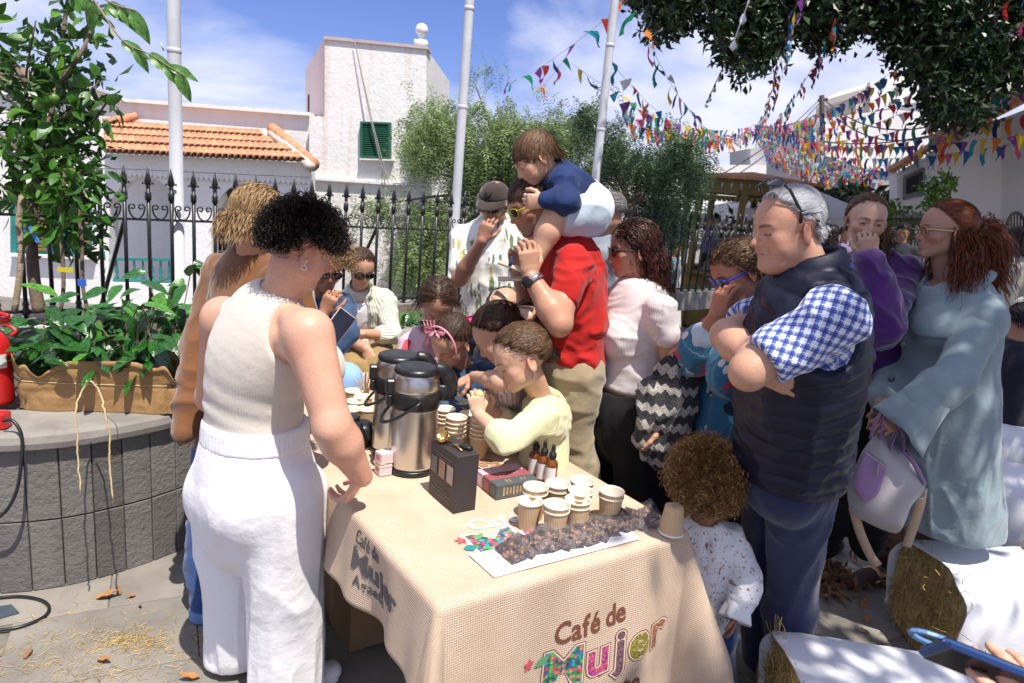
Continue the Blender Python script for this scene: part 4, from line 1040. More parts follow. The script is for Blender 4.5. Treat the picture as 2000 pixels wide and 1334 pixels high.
# -- pepper tree behind the fence
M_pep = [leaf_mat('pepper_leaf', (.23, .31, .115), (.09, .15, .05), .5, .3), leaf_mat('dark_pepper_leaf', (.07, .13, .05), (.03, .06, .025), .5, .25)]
def pepper(label, cx, clumps, dep, n, mi, seed, trunk, fl=.36, leaf=.07):
 g = np.random.default_rng(seed); base_ = D(cx, 600, dep); root = empty('pepper_tree', (base_[0], base_[1], 0), label, 'tree')
 m = MB(); tp_ = [np.array([base_[0], base_[1], 0])]+[D(x, y, dep) for x, y in trunk]; m.tube(spline(tp_, 4), np.linspace(.12, .05, 4*(len(tp_)-1)+1), 8)
 for c in clumps[::1]: m.tube(spline([D(*trunk[-1], dep), D((c[0]+trunk[-1][0])/2, (c[1]+trunk[-1][1])/2-8, dep), D(c[0], c[1], dep)], 4), np.linspace(.03, .008, 9), 5)
 m.build('trunk', M_bark, root, True)
 W = np.array([c[2]*c[3] for c in clumps], float); W /= W.sum(); ci = g.choice(len(clumps), n, p=W); st = []
 for i in ci:
  x, y, rx, ry = clumps[i][:4]; a = g.uniform(0, 6.28); q = abs(g.normal(0, .62)); st.append(D(x+rx*q*math.cos(a), y+ry*q*math.sin(a), dep+g.uniform(-.9, .9)))
 st = np.array(st); keep_ = vnoise(st*np.array([1.5, .5, 1.7])+seed) > -.22; st = st[keep_]; n = len(st); V = []; F = []
 az = g.uniform(0, 6.28, n); nb = 11; hd = np.stack([np.cos(az), np.sin(az), 0*az], 1); Ls = fl*g.uniform(.6, 1.4, n)
 t = np.linspace(0, 1, nb); pos = st[:, None]+hd[:, None]*(np.sin(t*1.5)[None, :, None]*Ls[:, None, None]*.5)+np.array([0, 0, -1.])*((t**1.6)[None, :, None]*Ls[:, None, None])
 tv = np.gradient(pos, axis=1); tv /= np.linalg.norm(tv, axis=2)[..., None]; sd_ = np.cross(tv, np.array([0, 0, 1.])+.6*g.normal(size=(n, 1, 3))); sd_ /= np.linalg.norm(sd_, axis=2)[..., None]
 for q in (-1, 1):
  d = sd_*q*.8+tv*.6+g.normal(size=sd_.shape)*.15; d /= np.linalg.norm(d, axis=2)[..., None]; nrm = np.cross(d, tv); wv = np.cross(nrm, d); wv /= np.linalg.norm(wv, axis=2)[..., None]+1e-9
  l = leaf*(1-.4*t)[None, :, None]; P0 = pos; P1 = pos+d*l*.5+wv*l*.12; P2 = pos+d*l; P3 = pos+d*l*.5-wv*l*.10
  b = len(V)*0; A4 = np.stack([P0, P1, P2, P3], 2).reshape(-1, 3); V.append(A4)
 V = np.vstack(V); F = np.arange(len(V)).reshape(-1, 4); lm = (np.arange(len(F)) % 7 < 0)
 o = mk('crown', V, F, M_pep[mi], root); o['kind'] = 'stuff'; return root
pepper('feathery pale green pepper tree drooping over the fence behind the man in the brown cap', 980, [(935, 185, 34, 42, 0), (928, 165, 30, 40, 0), (940, 205, 50, 45, 0),  (860, 240, 75, 60, 0), (985, 255, 80, 50, 0), (1080, 262, 80, 50, 0), (830, 300, 60, 60, 0), (920, 320, 100, 70, 0), (1060, 330, 110, 80, 0), (1000, 400, 120, 60, 0), (840, 430, 55, 70, 0), (900, 480, 60, 70, 0), (785, 330, 35, 40, 0), (810, 510, 55, 50, 0), (1120, 400, 60, 60, 0), (740, 400, 45, 30, 0)], 9.2, 9500, 0, 5, [(1010, 480), (1000, 380)])
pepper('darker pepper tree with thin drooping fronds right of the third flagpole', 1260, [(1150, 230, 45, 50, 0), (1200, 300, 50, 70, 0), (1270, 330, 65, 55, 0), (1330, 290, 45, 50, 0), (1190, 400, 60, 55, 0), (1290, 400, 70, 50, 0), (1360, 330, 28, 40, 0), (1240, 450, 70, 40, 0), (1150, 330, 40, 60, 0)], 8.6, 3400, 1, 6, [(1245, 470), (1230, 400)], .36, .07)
# -- big dark tree hanging over the right side
POLY = [(1215, -60), (1225, 0), (1262, 18), (1275, 55), (1305, 72), (1335, 40), (1395, 62), (1410, 95), (1425, 118), (1440, 142), (1480, 128), (1515, 105), (1540, 70), (1590, 80), (1640, 92), (1655, 55), (1715, 40), (1720, 85), (1745, 110), (1780, 150), (1800, 180), (1822, 235), (1865, 245), (1920, 235), (1945, 200), (1975, 165), (2010, 150), (2300, 140), (2300, -300), (1215, -300)]
def inpoly(x, y, P):
 r = np.zeros(len(x), bool); j = len(P)-1
 for i in range(len(P)):
  (a, b), (c, d) = P[i], P[j]; r ^= ((b > y) != (d > y)) & (x < (c-a)*(y-b)/(d-b+1e-9)+a); j = i
 return r
g = np.random.default_rng(21); X = g.uniform(1200, 2300, 9500); Y = g.uniform(-300, 260, 9500); X2 = X+g.normal(0, 5, len(X)); ok = inpoly(X, Y, POLY) & ((vnoise(np.stack([X/38, Y/30, 0*X], 1)) > -.42) | (Y < -20)); X, Y = X[ok], Y[ok]
cl_ = np.array([D(x, y, g.uniform(9.5, 12.5)) for x, y in zip(X, Y)])
pts = (cl_[:, None]+g.normal(size=(len(cl_), 15, 3))*.11).reshape(-1, 3)
B3 = []                                            # the rest of the crown, over and right of the crowd
for _ in range(6500):
 q = np.array([g.uniform(1.6, 6.5), g.uniform(-2.2, 7.0), g.uniform(4.6, 6.2)])
 if vnoise(q[None]*np.array([[.75, .75, .4]])+3.7)[0] > -.24: B3.append(q)
B3 = np.array(B3); pts2 = (B3[:, None]+g.normal(size=(len(B3), 5, 3))*.13).reshape(-1, 3)
bt = empty('shade_tree', (7.5, 5.5, 0), 'large dark leafy tree spreading over the right side of the square', 'tree')
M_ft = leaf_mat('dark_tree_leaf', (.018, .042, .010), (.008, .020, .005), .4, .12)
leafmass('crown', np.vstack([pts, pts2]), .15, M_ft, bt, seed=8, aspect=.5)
m = MB(); m.tube(spline([(7.5, 5.5, 0), (7.4, 5.6, 1.6), (7.0, 5.8, 3.2), (6.2, 6.0, 4.6), (4.5, 6.6, 5.4)], 5), np.linspace(.3, .09, 21), 12)
for q in ([(7.0, 5.8, 3.2), (6.5, 7.2, 4.2), (9.5, 9.5, 5.4), (9.8, 12, 6.4)], [(6.2, 6, 4.6), (5, 4, 5.2), (3, 2.5, 5.4), (1.8, .5, 5.3)]):
 m.tube(spline(q, 5), np.linspace(.10, .02, 5*(len(q)-1)+1), 7)
m.build('trunk', M_bark, bt, True)
# -- right-hand buildings
def thick(m, pts, Y, th): return facade(m, pts, Y, th)
def bld(label, px, Y, parts, name='house', group=None):
 p = A(px, 560, Y); r = empty(name, (p[0], p[1], -.62), label, name.replace('_', ' '), group)
 for nm, mt, th, dy, *polys in parts:
  for q in polys: m = MB(); thick(m, q, Y+dy, th); m.build(nm, mt, r)
 return r
M_greyw = stucco('grey_render', (.40, .395, .41), amt=.5); M_cream = stucco('cream_render', (.60, .55, .47), amt=.8); M_rust = mat('rusty_brick', (.30, .16, .10), .9, .3, 6)
M_fr2 = mat('grey_window_frame', (.22, .21, .21), .6)
# chapel-like white house with a tiled gable edge
ch = bld('big white gabled house with sloping clay tile edge at the right', 1900, 13, [])
m = MB(); thick(m, [(1752, 345), (1800, 318), (1830, 302), (1830, 640), (1752, 640)], 14.2, .3); m.build('wall', M_white2, ch)
m = MB(); thick(m, [(1826, 300), (1958, 232), (1958, 640), (1826, 640)], 13.4, .3); m.build('wall', M_white2, ch)
p0, p1 = A(1956, 232, 13.4), A(1956, 640, 13.4); q0 = A(2400, 60, 9.5); q1 = A(2400, 700, 9.5); m = MB(); t_ = np.array([.1, .3, 0]); m.add([p0, p1, q1, q0, p0+t_, p1+t_, q1+t_, q0+t_], [(0, 1, 2, 3), (7, 6, 5, 4), (0, 3, 7, 4)]); m.build('wall', M_white2, ch)
rr = MB(); rr.add([A(1744, 336, 14.0), A(1850, 276, 13.6), A(1850, 268, 14.4), A(1744, 330, 14.6)], [(0, 1, 2, 3)]); rfo = rr.build('roof', M_mort, ch)
for i in range(15):
 a = A(1742+i*7.6, 337-i*4.35, 13.95-.03*i); m = MB(); R = frame_of((.45, 1, .25)); V = [];
 for k in range(2):
  for q in np.linspace(0, math.pi, 6): V.append(a+R@np.array([.075*math.cos(q)*(1-.1*k), .5*k, .06*math.sin(q)]))
 m.add(V, [(j, j+1, 7+j, 6+j) for j in range(5)]+[(0, 1, 2, 3, 4, 5)]); m.build('roof_tile', M_clay, rfo)
for r in range(5):
 for i in range(15):
  if r*15 > 0 and (1850+i*13) < 1845+r*20: continue
  a = A(1826+i*14+r*6, 288-i*7.4-r*17, 13.3+.45*r); m = MB(); R = frame_of((.4, 1, .45)); V = []
  for k in range(2):
   for q in np.linspace(0, math.pi, 6): V.append(a+R@np.array([.085*math.cos(q)*(1-.1*k), .62*k, .07*math.sin(q)]))
  m.add(V, [(j, j+1, 7+j, 6+j) for j in range(5)]+[(0, 1, 2, 3, 4, 5)]); m.build('roof_tile', M_clay, rfo)
m = MB(); thick(m, [(1826, 292), (2060, 172), (2060, 80), (1960, 100), (1870, 200)], 14.6, .1); m.build('roof_bed', M_clay, rfo)
wn = MB(); thick(wn, [(1768, 346), (1807, 327), (1806, 381), (1767, 391)], 14.12, .1); wn = wn.build('window', M_fr2, ch)
m = MB(); thick(m, [(1773, 350), (1803, 335), (1802, 371), (1772, 379)], 14.08, .06); m.build('pane', M_glass, wn)
for x in (1781, 1788, 1795): m = MB(); m.tube([A(x, 352-(x-1781)*.4, 14.04), A(x, 374, 14.04)], .012, 4); m.build('window_bar', M_iron, wn)
m = MB(); P = [(1860+34*math.cos(a), 440-42*math.sin(a)) for a in np.linspace(0, math.pi, 14)]; thick(m, P+[(1826, 470), (1894, 470)][::-1] if 0 else [(1894, 500)]+P+[(1826, 500)], 13.3, .12); m.build('arched_panel', M_greyw, ch)
gt = empty('iron_gate', tuple(A(1990, 520, 11)*np.array([1, 1, 0])), 'arched black iron gate against the white wall at the far right', 'gate')
m = MB(); P = [A(1985-20*math.cos(a), 455-40*math.sin(a), 11) for a in np.linspace(0, math.pi, 12)]; m.tube([A(1965, 540, 11)]+P+[A(2005, 540, 11)], .025, 6); m.build('gate_frame', M_iron, gt)
for x in range(1969, 2004, 6): m = MB(); m.tube([A(x, 540, 11), A(x, 455-36*math.sqrt(max(0, 1-((x-1985)/20)**2)), 11)], .012, 4); m.build('bar', M_iron, gt)
# hillside houses
bld('wide white house above the tents with grey shutters', 1700, 22, [('wall', M_greyw, 3, 0, [(1562, 312), (1690, 300), (1752, 300), (1760, 640), (1562, 640)]), ('parapet', M_white, .3, -.1, [(1600, 232), (1740, 214), (1850, 222), (1850, 345), (1690, 330), (1600, 300)]), ('window', M_dark, .1, -.2, [(1618, 325), (1634, 324), (1634, 352), (1618, 353)]), ('window', M_dark, .1, -.2, [(1573, 330), (1579, 330), (1579, 356), (1573, 356)]), ('balcony_roof', M_mort, 1.0, -1.0, [(1642, 348), (1705, 330), (1706, 336), (1642, 356)]), ('balcony_post', M_och, .1, -.9, [(1700, 336), (1704, 336), (1704, 372), (1700, 372)]), ('balcony_post', M_och, .1, -.9, [(1646, 355), (1650, 355), (1650, 380), (1646, 380)])])
bld('cream upper house on the hillside under the dark tree', 1740, 30, [('wall', M_cream, 4, 0, [(1672, 190), (1680, 175), (1716, 156), (1790, 146), (1800, 150), (1802, 300), (1672, 300)]), ('wall', M_white, .3, -.2, [(1700, 160), (1795, 150), (1795, 210), (1700, 218)]), ('wall', M_rust, .3, -.25, [(1712, 214), (1790, 210), (1790, 240), (1712, 238)]), ('window', M_dark, .1, -.4, [(1743, 194), (1758, 193), (1758, 202), (1743, 203)])])
bld('small white house with terrace right of the cream house', 1820, 26, [('wall', M_white, 3, 0, [(1800, 196), (1822, 188), (1848, 208), (1850, 300), (1800, 300)]), ('coping', M_white2, .2, -.1, [(1796, 194), (1822, 184), (1852, 206), (1848, 210), (1822, 190), (1798, 199)])])
bld('low rough house with brown shed roof on the hillside', 1600, 34, [('wall', M_greyw, 4, 0, [(1562, 236), (1600, 220), (1672, 206), (1672, 320), (1562, 320)]), ('wall', M_rust, .3, -.2, [(1574, 236), (1602, 226), (1602, 244), (1570, 246)]), ('window', M_dark, .1, -.3, [(1612, 262), (1624, 261), (1624, 274), (1612, 275)])])
bld('distant pale grey house left of the tall wires', 1510, 40, [('wall', M_greyw, 4, 0, [(1466, 290), (1500, 282), (1562, 276), (1562, 420), (1466, 420)]), ('window', M_dark, .1, -.2, [(1506, 300), (1516, 300), (1516, 312), (1506, 312)]), ('window', M_dark, .1, -.2, [(1534, 298), (1544, 298), (1544, 310), (1534, 310)])])
bld('distant long white house behind the kiosk roof', 1440, 36, [('wall', M_white, 4, 0, [(1180, 332), (1300, 322), (1546, 322), (1546, 440), (1180, 440)])])
# utility pole and wires
m = MB(); m.tube([A(1607, 330, 20), A(1605, 186, 20)], .07, 6); m.tube([A(1598, 196, 20), A(1616, 194, 20)], .05, 5); tag(m.build('utility_pole', mat('pole_wood', (.12, .10, .09), .9)), 'grey utility pole rising between the hillside houses', 'utility pole')
for a, b, s in (((1605, 190, 20), (1400, 345, 16), .2), ((1605, 196, 20), (1425, 350, 16), .2), ((1605, 190, 20), (1860, 235, 16), .5), ((1605, 200, 20), (1870, 250, 15), .6)):
 P0, P1 = D(*a), D(*b); t = np.linspace(0, 1, 10)[:, None]; m = MB(); m.tube(P0*(1-t)+P1*t-np.array([0, 0, 1])*4*s*t*(1-t), .018, 4); tag(m.build('power_cable', M_cable), {(1400, .2): 'upper dark cable sloping down left from the utility pole', (1425, .2): 'lower dark cable sloping down left from the utility pole', (1860, .5): 'upper dark cable sagging right from the utility pole', (1870, .6): 'lower dark cable sagging right from the utility pole'}[(b[0], s)], 'cable', 'power cables from the utility pole')
m = MB(); P0, P1 = D(1540, 262, 18), D(1860, 255, 14); t = np.linspace(0, 1, 14)[:, None]; m.tube(P0*(1-t)+P1*t-np.array([0, 0, .25])*4*t*(1-t), .016, 4); tag(m.build('festoon_cable', M_cable), 'dark cable sagging across the white hillside house', 'cable')
# -- tents
M_tent = mat('white_canvas', (.78, .79, .82), .8, .03, 3, trans=.25)
def tent(px, py, d, w_, hgt, label):
 ap = D(px, py, d); r = empty('canopy_tent', (ap[0], ap[1], -.62), label, 'tent', 'white market tents'); z = ap[2]-hgt; m = MB(); n = 8; P = [ap]
 for k, t in enumerate((.15, .4, .7, 1.0)):
  zz = ap[2]-hgt*(t**.75)
  for i in range(16):
   a = 2*math.pi*i/16+.35; q = 1/max(abs(math.cos(2*math.pi*i/16)), abs(math.sin(2*math.pi*i/16))); P.append((ap[0]+w_*t*q*math.cos(a), ap[1]+w_*t*q*math.sin(a), zz))
 for i in range(16): P.append((P[49+i][0], P[49+i][1], z-.22))
 F = [(0, 1+i, 1+(i+1) % 16) for i in range(16)]+[(1+k*16+i, 1+(k+1)*16+i, 1+(k+1)*16+(i+1) % 16, 1+k*16+(i+1) % 16) for k in range(4) for i in range(16)]
 m.add(P, F); m.build('canopy', M_tent, r)
 for i in (2, 6, 10, 14): p = P[49+i]; m = MB(); m.tube([(p[0], p[1], z), (p[0], p[1], -.62)], .03, 6); m.build('tent_leg', M_pole, r)
tent(1575, 358, 14.5, 1.35, .62, 'white peaked tent behind the grey-haired man')
tent(1395, 385, 17, 1.4, .5, 'white tent seen between the kiosk posts')
tent(1460, 388, 19, 1.6, .6, 'white tent behind the kiosk on its right')
tent(1210, 400, 18, 1.3, .5, 'white tent behind the dark pepper tree')
# -- kiosk
M_kio = mat('ochre_paint', (.15, .10, .022), .7, .25, 5, bs=60); M_kd = mat('dark_brown_paint', (.06, .035, .012), .7)
kc = D(1440, 540, 13.5); KR = 1.12; kz = -.62
ki = empty('kiosk', (kc[0], kc[1], kz), 'octagonal ochre wooden kiosk with cut-out fascia and orange tile roof', 'kiosk')
zf1, zf0, zc = D(1440, 352, 13.5)[2], D(1440, 392, 13.5)[2], D(1400, 538, 12.6)[2]
def oc(i, r, z): a = math.pi/8+math.pi/4*i; return np.array([kc[0]+r*math.cos(a), kc[1]+r*math.sin(a), z])
for i in range(8):
 a, b = oc(i, KR, 0), oc(i+1, KR, 0); mid = (a+b)/2; L = np.linalg.norm(b-a); rz = math.atan2((b-a)[1], (b-a)[0])
 m = MB(); m.box((a[0], a[1], (kz+zf1)/2), (.10, .10, zf1-kz), rz); m.build('post', M_kio, ki)
 fb = MB(); fb.box((mid[0], mid[1], (zf1+zf0)/2+.05), (L*1.06, .05, (zf1-zf0)*.75), rz); fp = fb.build('fascia', M_kio, ki)
 for k in range(9):
  u = (k+.5)/9-.5; p = mid+(b-a)*u; n_ = nz([mid[0]-kc[0], mid[1]-kc[1], 0])
  m = MB(); zz = zf0+.06; R = rotz(rz); T3 = [np.array([-.05, 0, .0]), np.array([.05, 0, .0]), np.array([0, 0, -.11])]; V = [p+n_*.03+R@t+(0, 0, zz) for t in T3]+[p-n_*.0+R@t+(0, 0, zz) for t in T3]; V = [np.array([v[0], v[1], v[2]]) for v in V]; m.add(V, [(0, 1, 2), (5, 4, 3), (0, 3, 4, 1), (1, 4, 5, 2), (2, 5, 3, 0)]); m.build('pointed_tooth', M_kio, fp)
  if k % 2 == 0: m = MB(); m.add([p+n_*.032+R@np.array([s1*.032, 0, 0])+(0, 0, (zf1+zf0)/2+s2) for s1, s2 in ((-1, .09), (1, .09), (0, -.03))], [(0, 1, 2)]); m.build('cutout', M_greyw, fp)
 bb = MB(); bb.box((mid[0], mid[1], (kz+zc)/2), (L, .04, zc-kz-.1), rz); bp = bb.build('base_panel', M_kio, ki)
 for k in range(5): p = mid+(b-a)*((k+.5)/5-.5)+nz([mid[0]-kc[0], mid[1]-kc[1], 0])*.025; m = MB(); R = rotz(rz); m.add([p+R@np.array(q)+(0, 0, zc-.35) for q in ((-.05, 0, -.12), (.05, 0, -.12), (0, 0, .1))], [(0, 1, 2)]); m.build('cutout', M_kd, bp)
 m = MB(); m.box((mid[0], mid[1], zc), (L*1.1, .28, .05), rz); m.build('counter', M_kio, ki)
m = MB(); P = [oc(i, KR*1.14, zf1+.02) for i in range(8)]; ap = np.array([kc[0], kc[1], zf1+.16]); m.add(P+[ap]+[p-(0, 0, .05) for p in P], [(i, (i+1) % 8, 8) for i in range(8)]+[(i, 9+i, 9+(i+1) % 8, (i+1) % 8) for i in range(8)]); m.build('roof', M_clay, ki)
m = MB(); P = [oc(i, KR*.98, zf1-.05) for i in range(8)]; m.add(P, [tuple(range(8))]); m.build('ceiling', M_kio, ki)
def text(s, name, m, M4, size, parent=None, off=0.0, ext=0.001, align='CENTER', shear=0, space=1.0):
 V, F = glyph_raw(s, size, off, ext, align, space); V = V.copy()
 if M4 is not None: V = V@np.asarray(M4)[:3, :3].T+np.asarray(M4)[:3, 3]
 return mk(name, V, F, m, parent) if name else (V, F)
def plane4(o, x, y): x, y = nz(x), nz(y); z = np.cross(x, y); M = np.eye(4); M[:3, 0], M[:3, 1], M[:3, 2], M[:3, 3] = x, y, z, o; return M
pt = D(1468, 383, 12.2); m = MB(); m.box(pt, (.52, .03, .17), 0); sg = m.build('name_board', M_kio, ki); text('Agaete', 'lettering', M_kd, plane4(pt-(0, .02, 0), (1, 0, 0), (0, 0, 1)), .17, sg, off=.004)
# -- bushes beyond
M_bush = leaf_mat('yellow_green_leaf', (.14, .26, .03), (.06, .14, .02), .4, .3)
g = np.random.default_rng(5)
for (x, y, rx, ry, d, n, lab) in ((1828, 385, 24, 32, 11, 260, 'bright green young tree in front of the white gabled house'), (1745, 425, 14, 32, 11.5, 200, 'light green shrub behind the woman in purple'), (1780, 440, 26, 30, 12, 240, 'low light green bush beside the iron railings'), (1855, 350, 12, 18, 11, 60, 'upper sprig of the bright green young tree')):
 b = D(x, 560, d); r = empty('bush', (b[0], b[1], -.62), lab, 'bush'); q = np.array([D(x+g.normal(0, rx*.55), y+g.normal(0, ry*.55), d+g.normal(0, .15)) for _ in range(n)]); leafmass('foliage', q, .13, M_bush, r, seed=int(x)); m = MB()
 for k in range(5): m.tube([(b[0], b[1], -.62), D(x+g.normal(0, rx*.3), y+g.normal(0, ry*.4), d)], [.02, .008], 5)
 m.build('stems', M_bark, r)
q = []
for _ in range(900): x = g.uniform(1560, 1760); q.append(D(x, 395+g.normal(0, 10)-8*math.sin(x*.05), 16+g.normal(0, .6)))
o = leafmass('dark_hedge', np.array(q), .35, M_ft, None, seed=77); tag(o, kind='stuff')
rl = empty('iron_railing', tuple(A(1790, 520, 10.5)*np.array([1, 1, 0])), 'black spear-topped railings behind the woman in purple', 'railing')
for i in range(16): m = MB(); x = 1745+i*7; m.tube([A(x, 560, 10.5), A(x, 430, 10.5)], .012, 5); m.lathe(A(x, 430, 10.5), [(.014, 0), (.03, .03), (.001, .12)], 5); m.build('bar', M_iron, rl)
m = MB(); m.tube([A(1740, 445, 10.5), A(1855, 452, 10.5)], .015, 5); m.build('rail', M_iron, rl)
# -- bunting
FC = {'red': (.55, .035, .03), 'yellow': (.72, .48, .02), 'blue': (.02, .16, .42), 'navy': (.02, .03, .16), 'green': (.02, .28, .14), 'orange': (.70, .20, .02), 'purple': (.22, .05, .28), 'white': (.72, .74, .76), 'pink': (.60, .12, .25), 'teal': (.02, .30, .42)}
FM = {k: mat(k+'_bunting_fabric', v, .75, .06, 5, trans=.35) for k, v in FC.items()}; FN = list(FC)
def flag_mesh(m_, curl):
 m = MB(); n = 5; P = []
 for i in range(n):
  t = i/n; w_ = .5*(1-t); P += [(-w_, curl*math.sin(t*2.6)*.3, -t*1.3), (w_, curl*math.sin(t*2.6+.8)*.3, -t*1.3)]
 P.append((.05*curl, curl*.2, -1.3)); F = [(2*i, 2*i+1, 2*i+3, 2*i+2) for i in range(n-1)]+[(2*n-2, 2*n-1, 2*n)]
 return m.add(P, F)
FMESH = {}
def flag(color, curl, parent):
 k = (color, curl)
 if k not in FMESH:
  o = flag_mesh(None, curl).build('pennant', FM[color], parent, local=True); FMESH[k] = o.data; return o
 o = bpy.data.objects.new('pennant', FMESH[k]); COL.objects.link(o); o.parent = parent; return o
g = np.random.default_rng(12); nflag = 0
def bunting(a, b, sag, label, size=.2, gap=1.6, wind=.5, mid=None):
 global nflag
 P0, P1 = D(*a), D(*b); L = np.linalg.norm(P1-P0); n = max(3, int(L/(size*gap))); t = np.linspace(0, 1, 24)[:, None]; C = P0*(1-t)+P1*t-np.array([0, 0, sag])*4*t*(1-t)
 r = empty('bunting', tuple(C[0]), label, 'bunting', 'strings of coloured triangle bunting across the square'); m = MB(); m.tube(C, .004, 3); m.build('cord', M_wire, r)
 dr = nz((P1-P0)*np.array([1, 1, 0])); k0 = g.integers(0, 10)
 for i in range(n):
  u = (i+.5+g.uniform(-.2, .2))/n; p = np.array([np.interp(u, t[:, 0], C[:, k]) for k in range(3)])
  o = flag(FN[(k0+i*3+g.integers(0, 3)) % 10], (-1, .3, 1.2)[g.integers(0, 3)], r); x = nz(dr+np.array([0, 0, g.normal(0, .12)])); tilt = g.normal(0, wind)*.6; dn = nz(np.array([g.normal(0, wind)*.35+wind*.25, g.normal(0, wind)*.5, -1])); z = -dn; x = nz(x-z*(x@z)); y = np.cross(z, x)
  R = np.stack([x, y, z], 1)@np.diag([1, 1, 1.0])*size*g.uniform(.85, 1.1); pp = p-np.array(origin_of(r))
  R = R*1.22; o.matrix_local = Matrix(np.block([[R, pp[:, None]], [np.zeros((1, 3)), np.ones((1, 1))]]).tolist()); nflag += 1
HUB = (1478, 243, 21)
BL = [((985, 168, 15), (1240, -12, 8.5), .12, 'sparse bunting string rising from the pepper tree past the third flagpole', .2, 3.2, 1.2),
 ((1045, 178, 15), (1115, 95, 13), .1, 'short bunting string above the pepper tree', .2, 2.6, 1.2),
 ((1118, 125, 13), (1330, 245, 17), .1, 'bunting string crossing behind the third flagpole', .2, 2.2, 1.2),
 ((1238, 20, 9), HUB, .9, 'steep bunting string falling from the dark tree to the centre', .2, 1.9, 1.0),
 ((1185, 110, 12), HUB, .8, 'bunting string falling from the third flagpole to the centre', .2, 1.7, .9),
 ((1210, 195, 14), HUB, .35, 'dense bunting string low right of the third flagpole', .24, 1.15, .5),
 ((1215, 215, 15), (1500, 250, 21), .5, 'second dense bunting string just under the first', .24, 1.1, .5),
 ((1225, 240, 15), (1500, 245, 21), .3, 'third dense bunting string over the darker pepper tree', .22, 1.3, .6)]
right = [(2010, -90, 9), (2010, -30, 9), (2010, 35, 9.5), (2010, 95, 10), (2010, 160, 10), (2010, 222, 10.5), (2005, 262, 10), (2005, 276, 10.5), (1730, 150, 11), (1640, 30, 9), (1560, -10, 8)]
for i, q in enumerate(right): BL.append((HUB if i not in (6, 7) else (1480, 260+6*(i-6), 22), q, (.75, .8, .75, .7, .65, .55, .3, .45, .3, .6, .5)[i], 'bunting string fanning right from the centre, number %s from the top' % ('one two three four five six seven eight nine ten eleven'.split()[i]) if 0 else ['topmost string fanning right under the dark tree crown', 'second highest string fanning right under the dark crown', 'third string from the top fanning to the right edge', 'string fanning right across the sky above the cream house', 'string fanning right across the cream hillside house', 'string fanning right over the upper white house', 'nearly level string in front of the white gabled house', 'lowest level string reaching the right edge', 'string climbing from the centre to the cream house', 'string climbing steeply into the dark tree crown', 'steepest string climbing into the left of the dark crown'][i], .17, 1.5, .35))
for i in range(9): BL.append(((1478+i*4, 262+i*9, 24), (1580+i*30, 300+((i*37) % 50), 15), .25, ['low', 'drooping', 'slack', 'faint', 'short', 'crowded', 'fluttering', 'loose', 'small'][i]+' far bunting string in the cluster above the kiosk', .15, 1.35, .9))
for i in range(6): BL.append(((1490, 250+i*12, 24), (1560+i*22, 345-i*8, 26), .2, ['first', 'second', 'third', 'fourth', 'fifth', 'sixth'][i]+' tiny far string in the fan left of the hillside houses', .17, 1.6, 1.0))
for b in BL: bunting(*b)
print('flags', nflag)
# festoon of bulbs
M_bulb = base('bulb_glass', .1)[0]; M_bulb.node_tree.nodes['Principled BSDF'].inputs['Base Color'].default_value = (.75, .76, .78, 1)
fs = empty('festoon_lights', tuple(D(1425, 110, 12)), 'string of unlit bulbs falling from the dark tree to the bunting centre', 'string lights')
P0, P1 = D(1425, 105, 12), D(1380, 200, 15); t = np.linspace(0, 1, 10)[:, None]; C = P0*(1-t)+P1*t; C2 = np.vstack([C, [D(1340, 260, 18)]]) if 0 else C; m = MB(); m.tube(C, .012, 4); m.build('cord', M_cable, fs)
for u in (.1, .35, .58, .8, .95): p = P0*(1-u)+P1*u; m = MB(); m.lathe(p, [(.02, 0), (.025, -.05)], 6); so = m.build('socket', M_cable, fs); m = MB(); m.lathe(p-(0, 0, .05), [(.015, 0), (.045, -.05), (.04, -.08), (.001, -.11)], 10); m.build('bulb', M_bulb, so, True)
for x, y, lab in ((1452, 32, 'upper'), (1433, 84, 'lower')):
 p = D(x, y, 7); m = MB(); m.tube([p+(0, 0, .0), p+(.05, 0, .25)], .006, 4); m.lathe(p, [(.012, .02), (.032, -.02), (.036, -.04), (.001, -.08)], 12); tag(m.build('hanging_bulb', M_bulb, None, True), lab+' pale glass bulb hanging against the dark tree leaves', 'bulb')
# -- table and burlap cloth
TZ = .75; TO = np.array([-.110, 1.420, TZ]); E1 = np.array([.82, .572, 0]); E1 /= np.linalg.norm(E1); E2 = np.array([-E1[1], E1[0], 0]); TW, TL = .80, 1.83; UP = np.array([0, 0, 1.])
def T(s, t, z=0.0): return TO+E1*s+E2*t+UP*z
tb = empty('folding_table', tuple(T(.4, .9, -TZ)), 'long folding table hidden under the burlap cloth', 'table')
M_ptab = mat('grey_plastic', (.35, .35, .36), .5); M_leg = mat('grey_steel', (.2, .2, .21), .4, metal=.8)
m = MB(); m.box(T(TW/2, TL/2, -.026), (TW-.03, TL-.03, .04), math.atan2(E1[1], E1[0])); m.build('tabletop', M_ptab, tb)
for a, b in ((.12, .3), (.68, .3), (.12, 1.5), (.68, 1.5)): m = MB(); p = T(a, b, 0); m.tube([(p[0], p[1], .705), (p[0], p[1], 0)], .014, 8); m.build('leg', M_leg, tb)
OL, OR_, OF = .255, .30, .56
